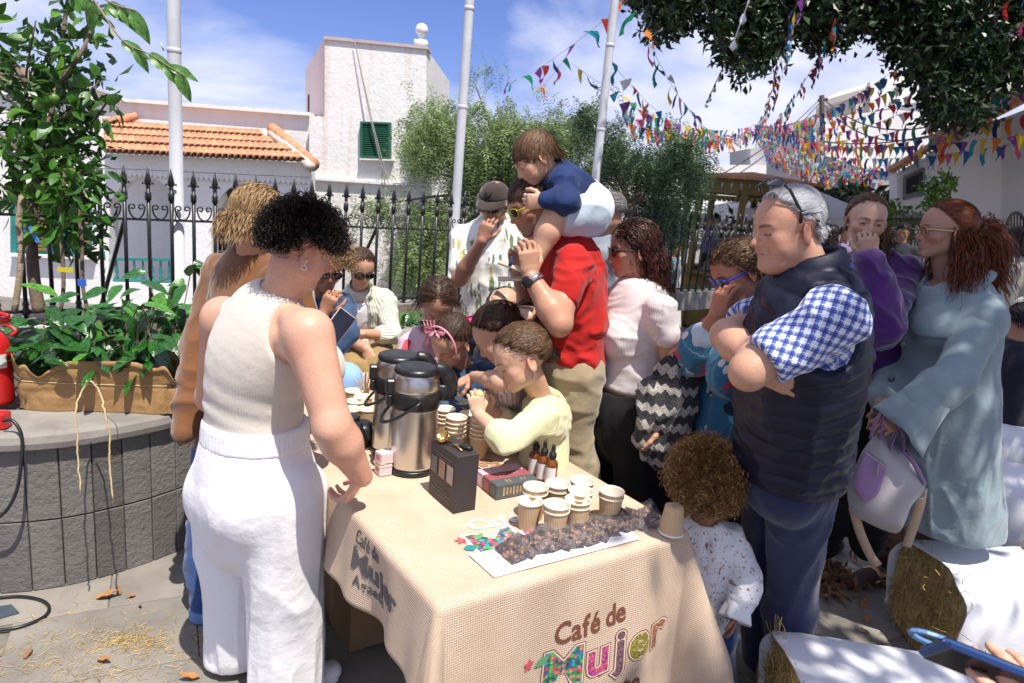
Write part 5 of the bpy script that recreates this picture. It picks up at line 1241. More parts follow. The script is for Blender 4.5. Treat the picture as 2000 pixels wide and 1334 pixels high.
def cloth(S, Tt, off=0.0):
 S = np.asarray(S, float); Tt = np.asarray(Tt, float)
 cs = np.clip(S, 0, TW); ct = np.clip(Tt, 0, TL); os_, ot = S-cs, Tt-ct; r = np.hypot(os_, ot)+1e-9; rb = .022
 a = np.clip(r/rb, 0, math.pi/2); out = rb*np.sin(a)*.95; dn = rb*(1-np.cos(a)); ex = np.maximum(r-rb*math.pi/2, 0)
 c_ = np.abs(os_)/r*np.abs(ot)/r*2                       # 0 on the sides, 1 on the corner bisector
 left = (os_ < 0) & (ot < 0)
 bl = np.where(left, .24, .36)
 fold = ex*(.05+bl*c_**1.2)
 along = np.where(np.abs(ot) > np.abs(os_), S, Tt)
 wv = np.where(np.abs(ot) > np.abs(os_), .016*np.sin(along*11+1.6)+.006*np.sin(along*29+2), .030*np.sin(along*13+1.0)+.018*np.sin(along*29+2))*np.minimum(1, ex/.35)*(1-c_*.7)
 out = out+fold+wv; dn = dn+np.sqrt(np.maximum(ex*ex-fold*fold, 0))
 nx, ny = os_/r, ot/r
 top = .0015*vnoise(np.stack([S*9, Tt*9, S*0], -1).reshape(-1, 3)).reshape(S.shape)+.0012*np.sin(S*40+Tt*11)*np.sin(Tt*25)
 P = TO+(cs+nx*(out+off*np.minimum(1, r/.01)))[..., None]*E1+(ct+ny*(out+off*np.minimum(1, r/.01)))[..., None]*E2+((np.where(r < .001, top, top*.3)+off*np.clip(1-r/.05, 0, 1)+.002)-dn)[..., None]*UP
 return P
def burlap():
 m, t, b = base('burlap', .9, 0, .15); a = N(t, 'ShaderNodeAttribute', attribute_name='pat'); s = N(t, 'ShaderNodeSeparateXYZ'); t.links.new(a.outputs['Vector'], s.inputs[0])
 n = _noise(t, 55, 4, vec=a.outputs['Vector']); n2 = _noise(t, 7, 4, vec=a.outputs['Vector']); n3 = _noise(t, 210, 3, vec=a.outputs['Vector'])
 K = 2*math.pi/.0062
 f = []
 for i in (0, 1):
  ph = math_(t, 'MULTIPLY_ADD', n.outputs['Fac'], 5.0, math_(t, 'MULTIPLY', s.outputs[i], K)); f.append(math_(t, 'MULTIPLY_ADD', math_(t, 'SINE', ph), .5, .5))
 h = math_(t, 'MAXIMUM', math_(t, 'POWER', f[0], .6), math_(t, 'POWER', f[1], .6)); hole = math_(t, 'MULTIPLY', math_(t, 'SUBTRACT', 1., f[0]), math_(t, 'SUBTRACT', 1., f[1]))
 c0 = ramp(t, n2.outputs['Fac'], [(.3, (.55, .415, .305)), (.7, (.67, .53, .41))]).outputs[0]
 c1 = mixc(t, math_(t, 'MULTIPLY', hole, 1.0), c0, (.33, .215, .135)); sl = ramp(t, n3.outputs['Fac'], [(.64, (0, 0, 0)), (.70, (1, 1, 1))]).outputs[0]
 c2 = mixc(t, math_(t, 'MULTIPLY', sl, .75), c1, (.20, .11, .06)); t.links.new(c2, b.inputs['Base Color']); bump(t, b, math_(t, 'ADD', h, math_(t, 'MULTIPLY', n3.outputs['Fac'], .5)), .6, .002); return m
M_bur = burlap()
ns, ntt = 138, 260
S, Tt = np.meshgrid(np.linspace(-OL, TW+OR_, ns), np.linspace(-OF, TL+.2, ntt), indexing='ij')
hem = .03*np.sin(S*9)+.012*np.sin(Tt*17)
P = cloth(S, Tt).reshape(-1, 3); i = np.arange(ns*ntt).reshape(ns, ntt); F = np.stack([i[:-1, :-1], i[1:, :-1], i[1:, 1:], i[:-1, 1:]], -1).reshape(-1, 4)
clo = mk('tablecloth', P, F, M_bur, None, True, pat=np.stack([S.ravel(), Tt.ravel(), 0*S.ravel()], 1))
tag(clo, 'beige burlap tablecloth printed with the coffee logo draped over the long table', 'tablecloth')
sm_ = clo.modifiers.new('thickness', 'SOLIDIFY'); sm_.thickness = .0015; sm_.offset = -1
# printed logo --
def glyph(s, size, off=0, sub=.012):
 V, F = text(s, '', None, None, size, off=off, ext=0); bm = bmesh.new(); vs = [bm.verts.new(v) for v in V]
 for f in F:
  try: bm.faces.new([vs[k] for k in f])
  except Exception: pass
 bmesh.ops.triangulate(bm, faces=bm.faces[:]);
 for _ in range(3):
  ed = [e for e in bm.edges if e.calc_length() > sub*2]
  if ed: bmesh.ops.subdivide_edges(bm, edges=ed, cuts=1); bmesh.ops.triangulate(bm, faces=bm.faces[:])
 bm.verts.index_update(); V = np.array([v.co[:] for v in bm.verts]); F = [[v.index for v in f.verts] for f in bm.faces]; bm.free(); return V, F
def slabs(ch, V, w_, h):
 x0, x1, y0, y1 = V[:, 0].min(), V[:, 0].max(), V[:, 1].min(), V[:, 1].max(); R = []
 return R
 if ch == 'M': R = [(x0+w_*.35, y0, 1), (x1-w_*.35, y0, 1), (x0+w_*.2, y1-h, 1), (x1-w_*.2, y1-h, 1)]
 if ch == 'u': R = [(x0+w_*.1, y1-h, .8), (x1-w_*.5, y1-h, .8), (x1, y0, .8)]
 if ch == 'j': R = [(x1-w_*.6, y1-h*3.0, .8)]
 if ch == 'r': R = [(x0+w_*.2, y1-h*1.1, .8), (x0+w_*.4, y0, 1)]
 if ch in 'lAgtf': R = []
 return R
def on_cloth(pts2, o, ux, uy, off):
 """pts2 in lettering plane -> cloth sheet coordinates -> surface"""
 s = o[0]+pts2[:, 0]*ux[0]+pts2[:, 1]*uy[0]; t = o[1]+pts2[:, 0]*ux[1]+pts2[:, 1]*uy[1]; return cloth(s, t, off)
def word(s, size, o, ux, uy, mats, outline=None, name='printed_letters', slab=True, bold=.012, inner=None, width=None):
 """letters set side by side on the cloth, thick-and-thin, with slab serifs; scaled to the given width"""
 x = 0; items = []
 for k, ch in enumerate(s):
  if ch == ' ': x += .26*size; continue
  B0 = glyph(ch, size, 0, .05)[0][:, 0]; w0, w1 = B0.min(), B0.max(); items.append((k, ch, x-w0)); x += (w1-w0)+size*(.17 if outline else .10 if slab else .075)
 kx = (width/x) if width else 1
 for k, ch, xo in items:
  for mt, of, dz in ([(outline, bold+.045, .0012)] if outline else [])+([(inner, bold+.028, .0017)] if inner else [])+[(mats[k % len(mats)], bold, .0022)]:
   V, F = glyph(ch, size, of*size, .02); V = V.copy(); h = .075*size+of*size*1.2
   if slab:
    Vg = glyph(ch, size, 0, .05)[0]
    for sx, sy, q in slabs(ch, Vg, .24*size, .075*size):
     b = len(V); w2 = .24*size*q/2+of*size*.7; ys = sy-of*size*.6; V = np.vstack([V, [(sx-w2, ys, .0002), (sx+w2, ys, .0002), (sx+w2, ys+h, .0002), (sx-w2, ys+h, .0002)]]); F = F+[[b, b+1, b+2, b+3]]
   P = on_cloth((V[:, :2]+np.array([xo, 0]))*np.array([kx, 1]), o, ux, uy, dz)
   if slab: P = P+np.outer(np.where(V[:, 2] > 0, 1, 0), nz(CAM-P.mean(0)))*.0006
   mk(name, P, F, mt, clo)
 return x*kx
M_brown = mat('brown_print', (.16, .05, .025), .85); M_gr = mat('charcoal_print', (.10, .09, .09), .85); M_wp = mat('white_print', (.72, .72, .74), .85); M_bei = mat('pale_print_edge', (.62, .48, .36), .85)
def floral(name, cols, sc=140):
 m, t, b = base(name, .85); v = N(t, 'ShaderNodeTexVoronoi'); v.inputs['Scale'].default_value = sc; c = N(t, 'ShaderNodeTexCoord'); t.links.new(c.outputs['Object'], v.inputs['Vector'])
 s = N(t, 'ShaderNodeSeparateColor'); t.links.new(v.outputs['Color'], s.inputs[0]); n = len(cols); r = ramp(t, s.outputs[0], [((i+.0)/n, q) for i, q in enumerate(cols)], 'CONSTANT')
 d = ramp(t, v.outputs['Distance'], [(.35, (1, 1, 1)), (.8, (.35, .35, .35))]); t.links.new(mixc(t, 1., r.outputs[0], d.outputs[0], 'MULTIPLY'), b.inputs['Base Color']); return m
FLO = [floral('floral_print', [(.02, .25, .10), (.02, .30, .34), (.55, .06, .10), (.03, .10, .25), (.10, .40, .06), (.60, .20, .15)], 95), floral('berry_print', [(.55, .04, .16), (.60, .08, .25), (.30, .04, .30), (.62, .14, .12)], 190), floral('bean_print_mauve', [(.20, .09, .12), (.28, .14, .18), (.14, .06, .08)], 240), floral('bean_print_green', [(.30, .26, .03), (.22, .18, .03), (.40, .34, .05)], 240), floral('bean_print_brown', [(.36, .13, .05), (.28, .09, .04), (.45, .20, .10)], 240)]
# front panel: sheet coordinate t is negative below the edge
UX, UY = (1, .0), (0, 1)
word('Café de', .088, (.335, -.20), (1, .06), (-.05, 1), [M_brown], slab=False, bold=.022, width=.235)
word('Mujer', .145, (.315, -.305), (1, .03), (0, 1), FLO, outline=M_brown, inner=M_bei, bold=.03, width=.455)
word('Agaete', .088, (.40, -.42), (1, .02), (0, 1), [M_brown], slab=False, bold=.022, width=.24)
# left side panel, small charcoal logo
word('Café de', .055, (-.060, .44), (0, -1), (1, 0), [M_gr], slab=False, bold=.02, width=.14)
word('Mujer', .085, (-.125, .44), (0, -1), (1, 0), [M_gr], bold=.035, width=.28)
word('Agaete', .045, (-.180, .42), (0, -1), (1, 0), [M_gr], slab=False, bold=.02, width=.15)
# top logo, mostly under the bags
word('Café', .075, (.235, .275), (1, -.10), (.1, 1), [M_wp], slab=False, bold=.02, width=.17)
word('Mujer', .165, (.20, .165), (1, -.04), (.05, 1), FLO, outline=M_wp, bold=.03, width=.55)
word('Agaete', .10, (.52, .74), (.2, -1), (1, .2), [mat('light_brown_print', (.32, .17, .08), .85)], slab=False, bold=.03)
def leafprint(s, t, a, L, w_, mt):
 n = 8; P = []
 for i in range(n+1): u = i/n; h = w_*.5*math.sin(math.pi*u); P += [(L*u, h), (L*u, -h)]
 P = np.array(P)@np.array([[math.cos(a), math.sin(a)], [-math.sin(a), math.cos(a)]]); F = [(2*i, 2*i+1, 2*i+3, 2*i+2) for i in range(n)]
 mk('printed_leaf', on_cloth(P, (s, t), (1, 0), (0, 1), .003), F, mt, clo)
Mt1, Mt2, Mr1 = mat('teal_leaf_print', (.02, .20, .20), .85), mat('green_leaf_print', (.12, .30, .14), .85), mat('coral_flower_print', (.55, .08, .10), .85)
for s, t, a, L, w_, mt in ((.255, -.315, 4.3, .07, .034, Mt1), (.275, -.27, .3, .05, .025, Mt2), (.27, -.34, 5.2, .05, .03, Mt2), (.20, .17, 3.0, .04, .03, Mt1), (.21, .2, .6, .05, .02, Mt2), (.30, .44, .3, .05, .03, Mt1), (.40, .62, .5, .06, .03, Mt1), (.44, .64, 1.4, .05, .03, Mt2)): leafprint(s, t, a, L, w_, mt)
for s, t in ((.255, -.255), (.175, .215), (.45, .655), (.50, -.42), (.54, -.41)):
 for k in range(5): leafprint(s, t, k*1.257+.2, .018, .010, Mr1)
# -- cups
def ripple_mat():
 m, t, b = base('kraft_ripple_card', .8, 0, .2); c = N(t, 'ShaderNodeTexCoord'); s = N(t, 'ShaderNodeSeparateXYZ'); t.links.new(c.outputs['Object'], s.inputs[0])
 a = math_(t, 'ARCTAN2', s.outputs[1], s.outputs[0]); w_ = math_(t, 'MULTIPLY_ADD', math_(t, 'SINE', math_(t, 'MULTIPLY_ADD', s.outputs[2], 60., math_(t, 'MULTIPLY', a, 42.))), .5, .5)
 t.links.new(mixc(t, w_, (.50, .335, .18), (.68, .50, .30)), b.inputs['Base Color']); bump(t, b, w_, .8, .0012); return m
M_rip = ripple_mat(); M_cin = mat('white_cup_paper', (.80, .73, .60), .6, .03); M_kr = mat('plain_kraft_card', (.52, .36, .20), .75, .05)
CR, CHh = .0375, .082
def cup_build(parent):
 m = MB(); m.lathe((0, 0, 0), [(CR*.70, .0), (CR*.71, .002), (CR*.93, CHh-.006)], 32, cap=True); m.F.pop(); m.M.pop(); m.build('sleeve', M_rip, parent, True, local=True)
 m = MB(); m.lathe((0, 0, 0), [(CR*.93, CHh-.006), (CR*.985, CHh-.005), (CR*1.0, CHh-.001), (CR*.97, CHh), (CR*.92, CHh-.002), (CR*.905, CHh-.006), (CR*.69, .006), (.0005, .006)], 32, cap=False); m.build('rim', M_cin, parent, True, local=True)
cup0 = empty('paper_cup', (0, 0, 0)); cup_build(cup0); cup_used = False
def cup(p, label, group, flip=False):
 global cup_used
 o = copy_tree(cup0) if cup_used else cup0; cup_used = True
 o.location = tuple(p); o.rotation_euler = (math.pi if flip else random.uniform(-.01, .01), random.uniform(-.01, .01), random.uniform(0, 6))
 tag(o, label, 'cup', group); return o
GC = 'kraft paper cups on the burlap table'
def stack(px, py, n, lab, gap=.0155):
 p = G(px, py, TZ+.004)
 for k in range(n): cup(p+UP*gap*k, ('bottom' if k == 0 else 'top' if k == n-1 else ['second', 'third', 'fourth', 'fifth'][k-1]) + ' kraft cup of ' + lab if n > 1 else lab, GC)
cup(G(1031, 1030, TZ+.004), 'single ripple kraft cup, leftmost at the front of the logo', GC)
stack(1081, 1047, 2, 'the front pair beside the snack bags')
stack(1122, 1037, 2, 'the pair right of the frontmost pair', .016); stack(1041, 1010, 2, 'the pair behind the single front cup'); stack(1084, 1003, 2, 'the pair in the middle at the back'); stack(1128, 1018, 2, 'the pair in the right middle'); stack(1131, 996, 2, 'the pair furthest back right')
stack(1188, 1018, 2, 'the pair standing apart on the right', .016)
p = G(1310, 1040, TZ+.004); o = cup(p+UP*(CHh), 'upside-down kraft cup on the front right corner of the table', GC, True)
m = MB(); m.lathe((0, 0, 0), [(CR*.69, -.004), (CR*.64, -.003), (.0005, -.003)], 28, cap=False)
stack(934, 893, 5, 'the tall stack beside the black box'); stack(959, 880, 3, 'the stack right of the tall stack'); stack(886, 890, 5, 'the stack next to the front flask'); stack(912, 872, 4, 'the stack behind the tall stacks'); stack(899, 838, 3, 'the far low stack by the girls'); stack(866, 862, 4, 'the stack half hidden by the flask handle')
for i, (x, y, lab) in enumerate(((690, 800, 'kraft cup furthest left beyond the woman\'s elbow'), (693, 822, 'kraft cup in front of the leftmost far cup'), (716, 838, 'kraft cup left of the rear flask base'), (708, 812, 'kraft cup between the far left cups'), (684, 838, 'kraft cup nearest the bare arm'), (898, 822, 'kraft cup the girl stirs with a stick'), (862, 800, 'kraft cup just behind the front flask'))): cup(G(x, y, TZ+.004), lab, GC)
p = G(898, 822, TZ+.004); m = MB(); m.tube([p+UP*.02, p+UP*.155+E2*.0], .0022, 5); tag(m.build('wooden_stirrer', mat('birch_wood', (.5, .33, .18), .7)), 'thin wooden stick held upright in the stirred cup', 'stirrer')
# -- flasks
def steel():
 m, t, b = base('brushed_steel', .27, 1); c = N(t, 'ShaderNodeTexCoord'); mp = N(t, 'ShaderNodeMapping'); mp.inputs['Scale'].default_value = (1, 1, 60); t.links.new(c.outputs['Object'], mp.inputs[0]); n = _noise(t, 12, 4, vec=mp.outputs[0])
 t.links.new(ramp(t, n.outputs['Fac'], [(.3, (.52, .50, .47)), (.7, (.64, .62, .59))]).outputs[0], b.inputs['Base Color']); b.inputs['Anisotropic'].default_value = .6; bump(t, b, n.outputs['Fac'], .08, .001); return m
M_st = steel(); M_bk = mat('black_plastic_body', (.012, .012, .013), .35, .1, 20, bs=400, bstr=.1)
def flask(px, py, ang, lab, extra=0):
 p = G(px, py, TZ+.003)+E2*extra; r = empty('airpot_flask', tuple(p), lab, 'flask', 'steel airpot flasks'); R = .081
 def L(name, prof, mt, parent=r, n=40): m = MB(); m.lathe(p, prof, n, cap=True); return m.build(name, mt, parent, True)
 L('base_ring', [(R*.97, 0), (R*1.0, .004), (R*1.0, .014), (R*.96, .018)], M_bk); L('body', [(R*.955, .017), (R*.97, .03), (R*.97, .10), (R*.955, .16), (R*.93, .215), (R*.93, .222)], M_st)
 L('collar', [(R*.95, .218), (R*.99, .222), (R*1.0, .262), (R*.985, .27), (R*.96, .272)], M_bk); L('upper_body', [(R*.965, .270), (R*.96, .285), (R*.92, .312), (R*.86, .328), (R*.84, .330)], M_st)
 lid = L('lid', [(R*.84, .329), (R*.88, .333), (R*.88, .339), (R*.82, .347), (R*.70, .351), (R*.68, .3505), (R*.3, .352), (.001, .3525)], M_bk)
 c, s = math.cos(ang), math.sin(ang); dv = np.array([c, s, 0]); sv_ = np.array([-s, c, 0])
 m = MB(); m.tube(spline([p+dv*R*.75+UP*.335, p+dv*R*1.1+UP*.33, p+dv*R*1.32+UP*.30, p+dv*R*1.36+UP*.26, p+dv*R*1.3+UP*.235], 5), [.02]*8+[.022]*9+[.017]*4, 10, flat=1.3); m.box(p+dv*R*1.1+UP*.262, (R*.5, .038, .055), ang, bev=.006); m.build('spout', M_bk, r, True)
 m = MB(); m.box(p-dv*R*1.02+UP*.283, (.028, .034, .05), ang, bev=.005); m.box(p-dv*R*1.02+UP*.24, (.02, .03, .04), ang, bev=.004); m.build('latch', M_bk, r)
 H = []
 for a in np.linspace(0, math.pi, 18): H.append(p+sv_*R*1.06*math.cos(a)*1.0+(-dv*math.sin(a)*.105)+UP*(.255-.085*math.sin(a)))
 m = MB(); m.tube(H, .0075, 8, flat=.55); m.build('carry_handle', M_bk, r, True)
 for q in (-1, 1): m = MB(); m.box(p+sv_*q*R*1.03+UP*.255, (.022, .012, .022), ang); m.build('hinge', M_bk, r)
 return r
va = math.atan2(CAM[1]-1.9, 0.3)
flask(803, 915, .35, 'front steel airpot flask with black lid and lowered handle, nearest the black box')
flask(770, 880, .25, 'rear steel airpot flask half hidden behind the front one')
# black rounded container and jar at the left of the flasks
p = G(706, 868, TZ+.003); m = MB(); m.lathe(p, [(.03, 0), (.042, .01), (.05, .04), (.046, .07), (.028, .085)], 24); tag(m.build('kettle_lid', M_bk, None, True), 'small black rounded pot beside the rear flask', 'pot')
M_gl = base('clear_glass', .04)[0]; q = M_gl.node_tree.nodes['Principled BSDF']; q.inputs['Transmission Weight'].default_value = .9; q.inputs['IOR'].default_value = 1.45
p = G(684, 862, TZ+.003); jr = empty('glass_jar', tuple(p), 'dark-lidded glass jar among the cups near the bare arm', 'jar'); m = MB(); m.lathe(p, [(.028, 0), (.030, .01), (.030, .08)], 20); m.build('glass', M_gl, jr, True); m = MB(); m.lathe(p, [(.031, .08), (.031, .095), (.026, .098)], 20); m.build('lid', M_bk, jr, True)
g = np.random.default_rng(9); p = G(712, 800, TZ+.003)
for k in range(16):
 a = g.uniform(0, 6.28); e = g.uniform(.02, .05); m = MB(); m.tube([p+UP*.01, p+np.array([math.cos(a)*e*.4, math.sin(a)*e*.4, .09]), p+np.array([math.cos(a)*e, math.sin(a)*e, g.uniform(.12, .17)])], .0022, 4); tag(m.build('wooden_stirrer', mat('birch', (.45, .28, .14), .7) if k == 0 else bpy.data.materials['birch']), 'wooden stirrer in the loose bunch behind the far left cups', 'stirrer', 'bunch of wooden stirrers')
# -- boxes
rzT = math.atan2(E2[1], E2[0])
M_box = mat('matt_black_card', (.035, .028, .028), .55, .06); p = G(885, 1005, TZ+.002)
bx = empty('black_box', tuple(p), 'tall matt black carton with three pastel squares on its side', 'carton'); c = p+E2*.078+E1*.037+UP*.088
m = MB(); m.box(c, (.156, .074, .176), rzT, bev=.0015); m.build('carton_body', M_box, bx)
for k, col in enumerate(((.12, .11, .10), (.30, .17, .13), (.36, .27, .24))):
 q = p+E2*(.128-.048*k)-E1*.0018+UP*.108; m = MB(); m.box(q, (.034, .0016, .052), rzT, bev=.0005); m.build('printed_square', mat('pastel_square', col, .5), bx)
M_gp = mat('grey_print', (.11, .10, .10), .5)
for k in range(5): m = MB(); q = p+E2*.078-E1*.0012+UP*(.150-.0095*k if k < 2 else .068-.011*k); m.box(q, (.11-.018*(k % 3), .0008, .0022), rzT); m.build('print_line', M_gp, bx)
def slimbox(i, col, lab):
 P0, P1 = G(971, 951, .797), G(1055, 936, .797); d = nz((P1-P0)*np.array([1, 1, 0])); n_ = np.array([-d[1], d[0], 0]); L = .152; w_ = .043
 c = P0+d*L/2+n_*(w_*(i+.5)+.002*i); c[2] = TZ+.003+.0235; rz = math.atan2(d[1], d[0]); r = empty('slim_box', tuple(c-(0, 0, .023)), lab, 'carton', 'three slim cartons lying side by side')
 mm = mat('card_'+lab.split()[1], col, .45, .04); m = MB(); m.box(c, (L, w_-.001, .046), rz, bev=.001); m.build('carton_body', mm, r); gold = mat('gold_print', (.42, .30, .16), .4)
 for k in range(4): m = MB(); m.box(c+d*(-.03+.012*k+(.03 if k > 1 else 0))+UP*.0236, (.004, w_*(.5-.08*k), .0005), rz); m.build('print_line', gold, r)
 if i == 0:
  for k in range(9): m = MB(); m.box(c-n_*.0216+d*(-.05+.012*k)+UP*.0, (.006, .0005, .028-.004*(k % 3)), rz); m.build('print_line', gold, r)
 m = MB(); e = c-d*(L/2+.0004); m.box(e+UP*.0, (.0005, .022, .022), rz); m.build('print_square', mat('box_print', tuple(min(1, x*1.6) for x in col), .5), r)
slimbox(0, (.085, .10, .105), 'slim slate grey carton with gold print nearest the cups'); slimbox(1, (.30, .085, .10), 'slim dusty red carton between the grey and pink ones'); slimbox(2, (.60, .42, .50), 'slim pale pink carton at the back of three')
for k, lab in enumerate(('small pale pink box at the bottom of the pair by the flask', 'small white-pink box on top of the pair by the flask')):
 p = G(748, 925, TZ+.003); c = p+UP*(.019+.038*k)+E1*.001*k; m = MB(); m.box(c, (.042, .042, .0365), rzT+.12*k, bev=.001); o = m.build('small_box', mat('pink_card', (.66, .50, .52), .6)); b_ = tag(empty('small_box', tuple(c), lab), None, 'box', 'two small boxes stacked by the flask'); o.parent = b_; o.location = -Vector(c); o.name = 'carton_body'
 m = MB(); m.box(c-E1*.0216+UP*.002, (.02, .0005, .016), rzT+.12*k); m.build('print', mat('red_flower_print', (.5, .15, .14), .6), b_)
 m = MB(); q = .0219; m.tube([c+E1*a*q+E2*b2*q+UP*(.012 if not k else -.012) for a, b2 in ((-1, -1), (1, -1), (1, 1), (-1, 1), (-1, -1))], .0012, 4); m.build('string', mat('gold_string', (.55, .42, .2), .5), b_)
# gold scoop and black gadget on the black box
M_gold = mat('polished_brass', (.75, .50, .16), .16, .05, metal=1); p = G(885, 1005, TZ)+E2*.085+E1*.03+UP*.178; Rs = rotx(.9)
sc_ = empty('brass_scoop', tuple(p), 'polished brass coffee scoop lying on the black carton', 'scoop'); m = MB(); m.lathe(p+UP*.022+E2*.02-E1*.02, [(.0005, -.016), (.012, -.013), (.0185, -.004), (.020, .004), (.0185, .004), (.011, -.011), (.0005, -.014)], 24, cap=False, R=rotz(-.6)@rotx(.75)); m.build('bowl', M_gold, sc_, True)
m = MB(); m.tube([p+UP*.016+E2*.004-E1*.012, p+UP*.008-E2*.03, p+UP*.004-E2*.062], [.003, .0035, .005], 8, flat=.5); m.build('handle', M_gold, sc_, True)
m = MB(); q = p-E2*.045+E1*.022+UP*.006; m.box(q, (.038, .022, .013), rzT+.5, bev=.003); m.tube([q, q+E2*.04-E1*.03+UP*.004, q+E2*.07-E1*.05], .003, 6); m.tube([q, q-E1*.0+E2*.03+E1*.02+UP*.005], .0025, 6); tag(m.build('clip', M_bk, None, True), 'small black plastic measuring clip on the black carton', 'clip')
# dropper bottles
M_amb = base('amber_glass', .08)[0]; q = M_amb.node_tree.nodes['Principled BSDF']; q.inputs['Base Color'].default_value = (.16, .045, .008, 1); q.inputs['Coat Weight'].default_value = .6
M_lab = mat('white_label', (.70, .66, .66), .6, .03)
for k, (x, y, lab) in enumerate(((1074, 946, 'amber dropper bottle, nearest of the three'), (1058, 938, 'amber dropper bottle, middle of the three'), (1042, 928, 'amber dropper bottle, furthest left of the three'))):
 p = G(x, y, TZ+.003); r = empty('dropper_bottle', tuple(p), lab, 'bottle', 'amber dropper bottles'); R = .0205
 m = MB(); m.lathe(p, [(R*.9, 0), (R, .003), (R, .066), (R*.93, .076), (R*.7, .084), (R*.42, .089), (R*.42, .094)], 24); m.build('glass', M_amb, r, True)
 m = MB(); P = [(p+np.array([R*1.02*math.cos(a), R*1.02*math.sin(a), z])) for z in (.012, .064) for a in np.linspace(-math.pi*1.05, -.9, 14)]; m.add(P, [(i, i+1, 15+i, 14+i) for i in range(13)]); m.build('label', M_lab, r, True)
 m = MB(); m.lathe(p, [(R*.58, .092), (R*.6, .094), (R*.58, .108), (R*.35, .110), (R*.33, .125), (R*.26, .136), (.001, .139)], 18); m.build('dropper_cap', M_bk, r, True)
# paper sheets and snack bags
m = MB(); P = [G(916, 1083, TZ+.0075), G(965, 1127, TZ+.0075), G(1250, 1052, TZ+.0075), G(1215, 1018, TZ+.0075)]; m.add(P+[p-UP*.002 for p in P], [(0, 1, 2, 3), (7, 6, 5, 4), (0, 4, 5, 1), (1, 5, 6, 2), (2, 6, 7, 3), (3, 7, 4, 0)]); tag(m.build('paper_sheet', mat('white_paper', (.74, .74, .78), .5)), 'white paper sheet under the row of snack bags', 'paper')
def snack_mat():
 m, t, b = base('dark_crumb_snack', .5, 0, .5); c = N(t, 'ShaderNodeTexCoord'); v = N(t, 'ShaderNodeTexVoronoi'); v.inputs['Scale'].default_value = 120; t.links.new(c.outputs['Object'], v.inputs['Vector']); s = N(t, 'ShaderNodeSeparateColor'); t.links.new(v.outputs['Color'], s.inputs[0])
 t.links.new(ramp(t, s.outputs[0], [(0, (.012, .006, .008)), (.4, (.04, .018, .012)), (.7, (.11, .048, .022)), (1, (.30, .16, .08))]).outputs[0], b.inputs['Base Color']); bump(t, b, v.outputs['Distance'], 1, .006); return m
M_sn = snack_mat(); M_film = base('clear_film', .08, 0, .8)[0]; q = M_film.node_tree; bs_ = q.nodes['Principled BSDF']; bs_.inputs['Base Color'].default_value = (.9, .9, 1, 1); bs_.inputs['Roughness'].default_value = .12
nn = _noise(q, 70, 3); bump(q, bs_, nn.outputs['Fac'], 1, .01); tr = N(q, 'ShaderNodeBsdfTransparent'); ms = N(q, 'ShaderNodeMixShader'); ms.inputs[0].default_value = .05; out_ = [x for x in q.nodes if x.type == 'OUTPUT_MATERIAL'][0]; q.links.new(tr.outputs[0], ms.inputs[1]); q.links.new(bs_.outputs[0], ms.inputs[2]); q.links.new(ms.outputs[0], out_.inputs[0])
ordn = 'leftmost,second from the left,third from the left,fourth from the left,fifth from the left,sixth from the left,middle,fifth from the right,fourth from the right,third from the right,second from the right,rightmost'.split(',')
for k in range(12):
 u = k/11; p = G(1000+u*262, 1082-u*66-4*math.sin(u*9), TZ+.012); rz = math.atan2(E1[1], E1[0])+.45*math.sin(k*2.1); Rb = rotz(rz)@rotx(.10+.12*math.sin(k*4.3))@roty(-.45-.2*math.sin(k*3.1)); r = empty('snack_bag', tuple(p), ordn[k]+' clear bag of dark crumbly biscuit in the row', 'snack bag', 'row of clear bags of dark biscuits')
 n = 15; U, W_ = np.meshgrid(np.linspace(-1, 1, n), np.linspace(-1, 1, n), indexing='ij'); ed = (1-np.abs(U)**4)*(1-np.abs(W_)**4); nz_ = vnoise(np.stack([U.ravel()*3.4+k*5, W_.ravel()*3.4, 0*U.ravel()+k], 1)).reshape(n, n)
 Z = .011*ed+.009*nz_*ed; Pt = np.stack([U*.030+.002*nz_, W_*.042, Z], -1).reshape(-1, 3); Pb = Pt*np.array([1, 1, -.35]); i = np.arange(n*n).reshape(n, n); F = np.stack([i[:-1, :-1], i[1:, :-1], i[1:, 1:], i[:-1, 1:]], -1).reshape(-1, 4)
 V = np.vstack([Pt, Pb])@Rb.T+p+UP*.012; mk('biscuit', V, np.vstack([F, F[:, ::-1]+n*n]), M_sn, r, True)
 Z2 = .014*ed**.6+.005*np.abs(nz_)+.002; Pf = np.stack([U*.040, W_*.057+.004*nz_, Z2], -1).reshape(-1, 3)@Rb.T+p+UP*.012; mk('film', Pf, F, M_film, r, True)
# cardboard box under the table
M_cb = mat('cardboard', (.26, .16, .08), .85, .12, 6, bs=90, bstr=.15); q0 = G(672, 1282, 0.0); cb = empty('cardboard_box', tuple(q0+E1*.02), 'big brown cardboard box standing under the table', 'box'); c = q0+E1*.22+E2*.19+UP*.255
m = MB(); m.box(c, (.38, .40, .50), rzT, bev=.003); m.build('carton_body', M_cb, cb)
m = MB(); m.box(c-E1*.2005+UP*.0, (.05, .001, .5), rzT); m.build('parcel_tape', mat('tan_tape', (.34, .22, .11), .35), cb)
text('CHINA', 'lettering', mat('black_ink', (.02, .02, .02), .8), plane4(c-E1*.2015+E2*.10+UP*.0, -E2*.15-UP, -E2*1+UP*.15), .052, cb, off=.002)
p = G(1340, 1330, .12); m = MB(); m.box(p+(0, .2, -.1), (.3, .25, .3), rzT, bev=.01); tag(m.build('white_crate', mat('white_plastic', (.7, .7, .7), .5)), 'white plastic tub standing under the front of the table', 'tub')
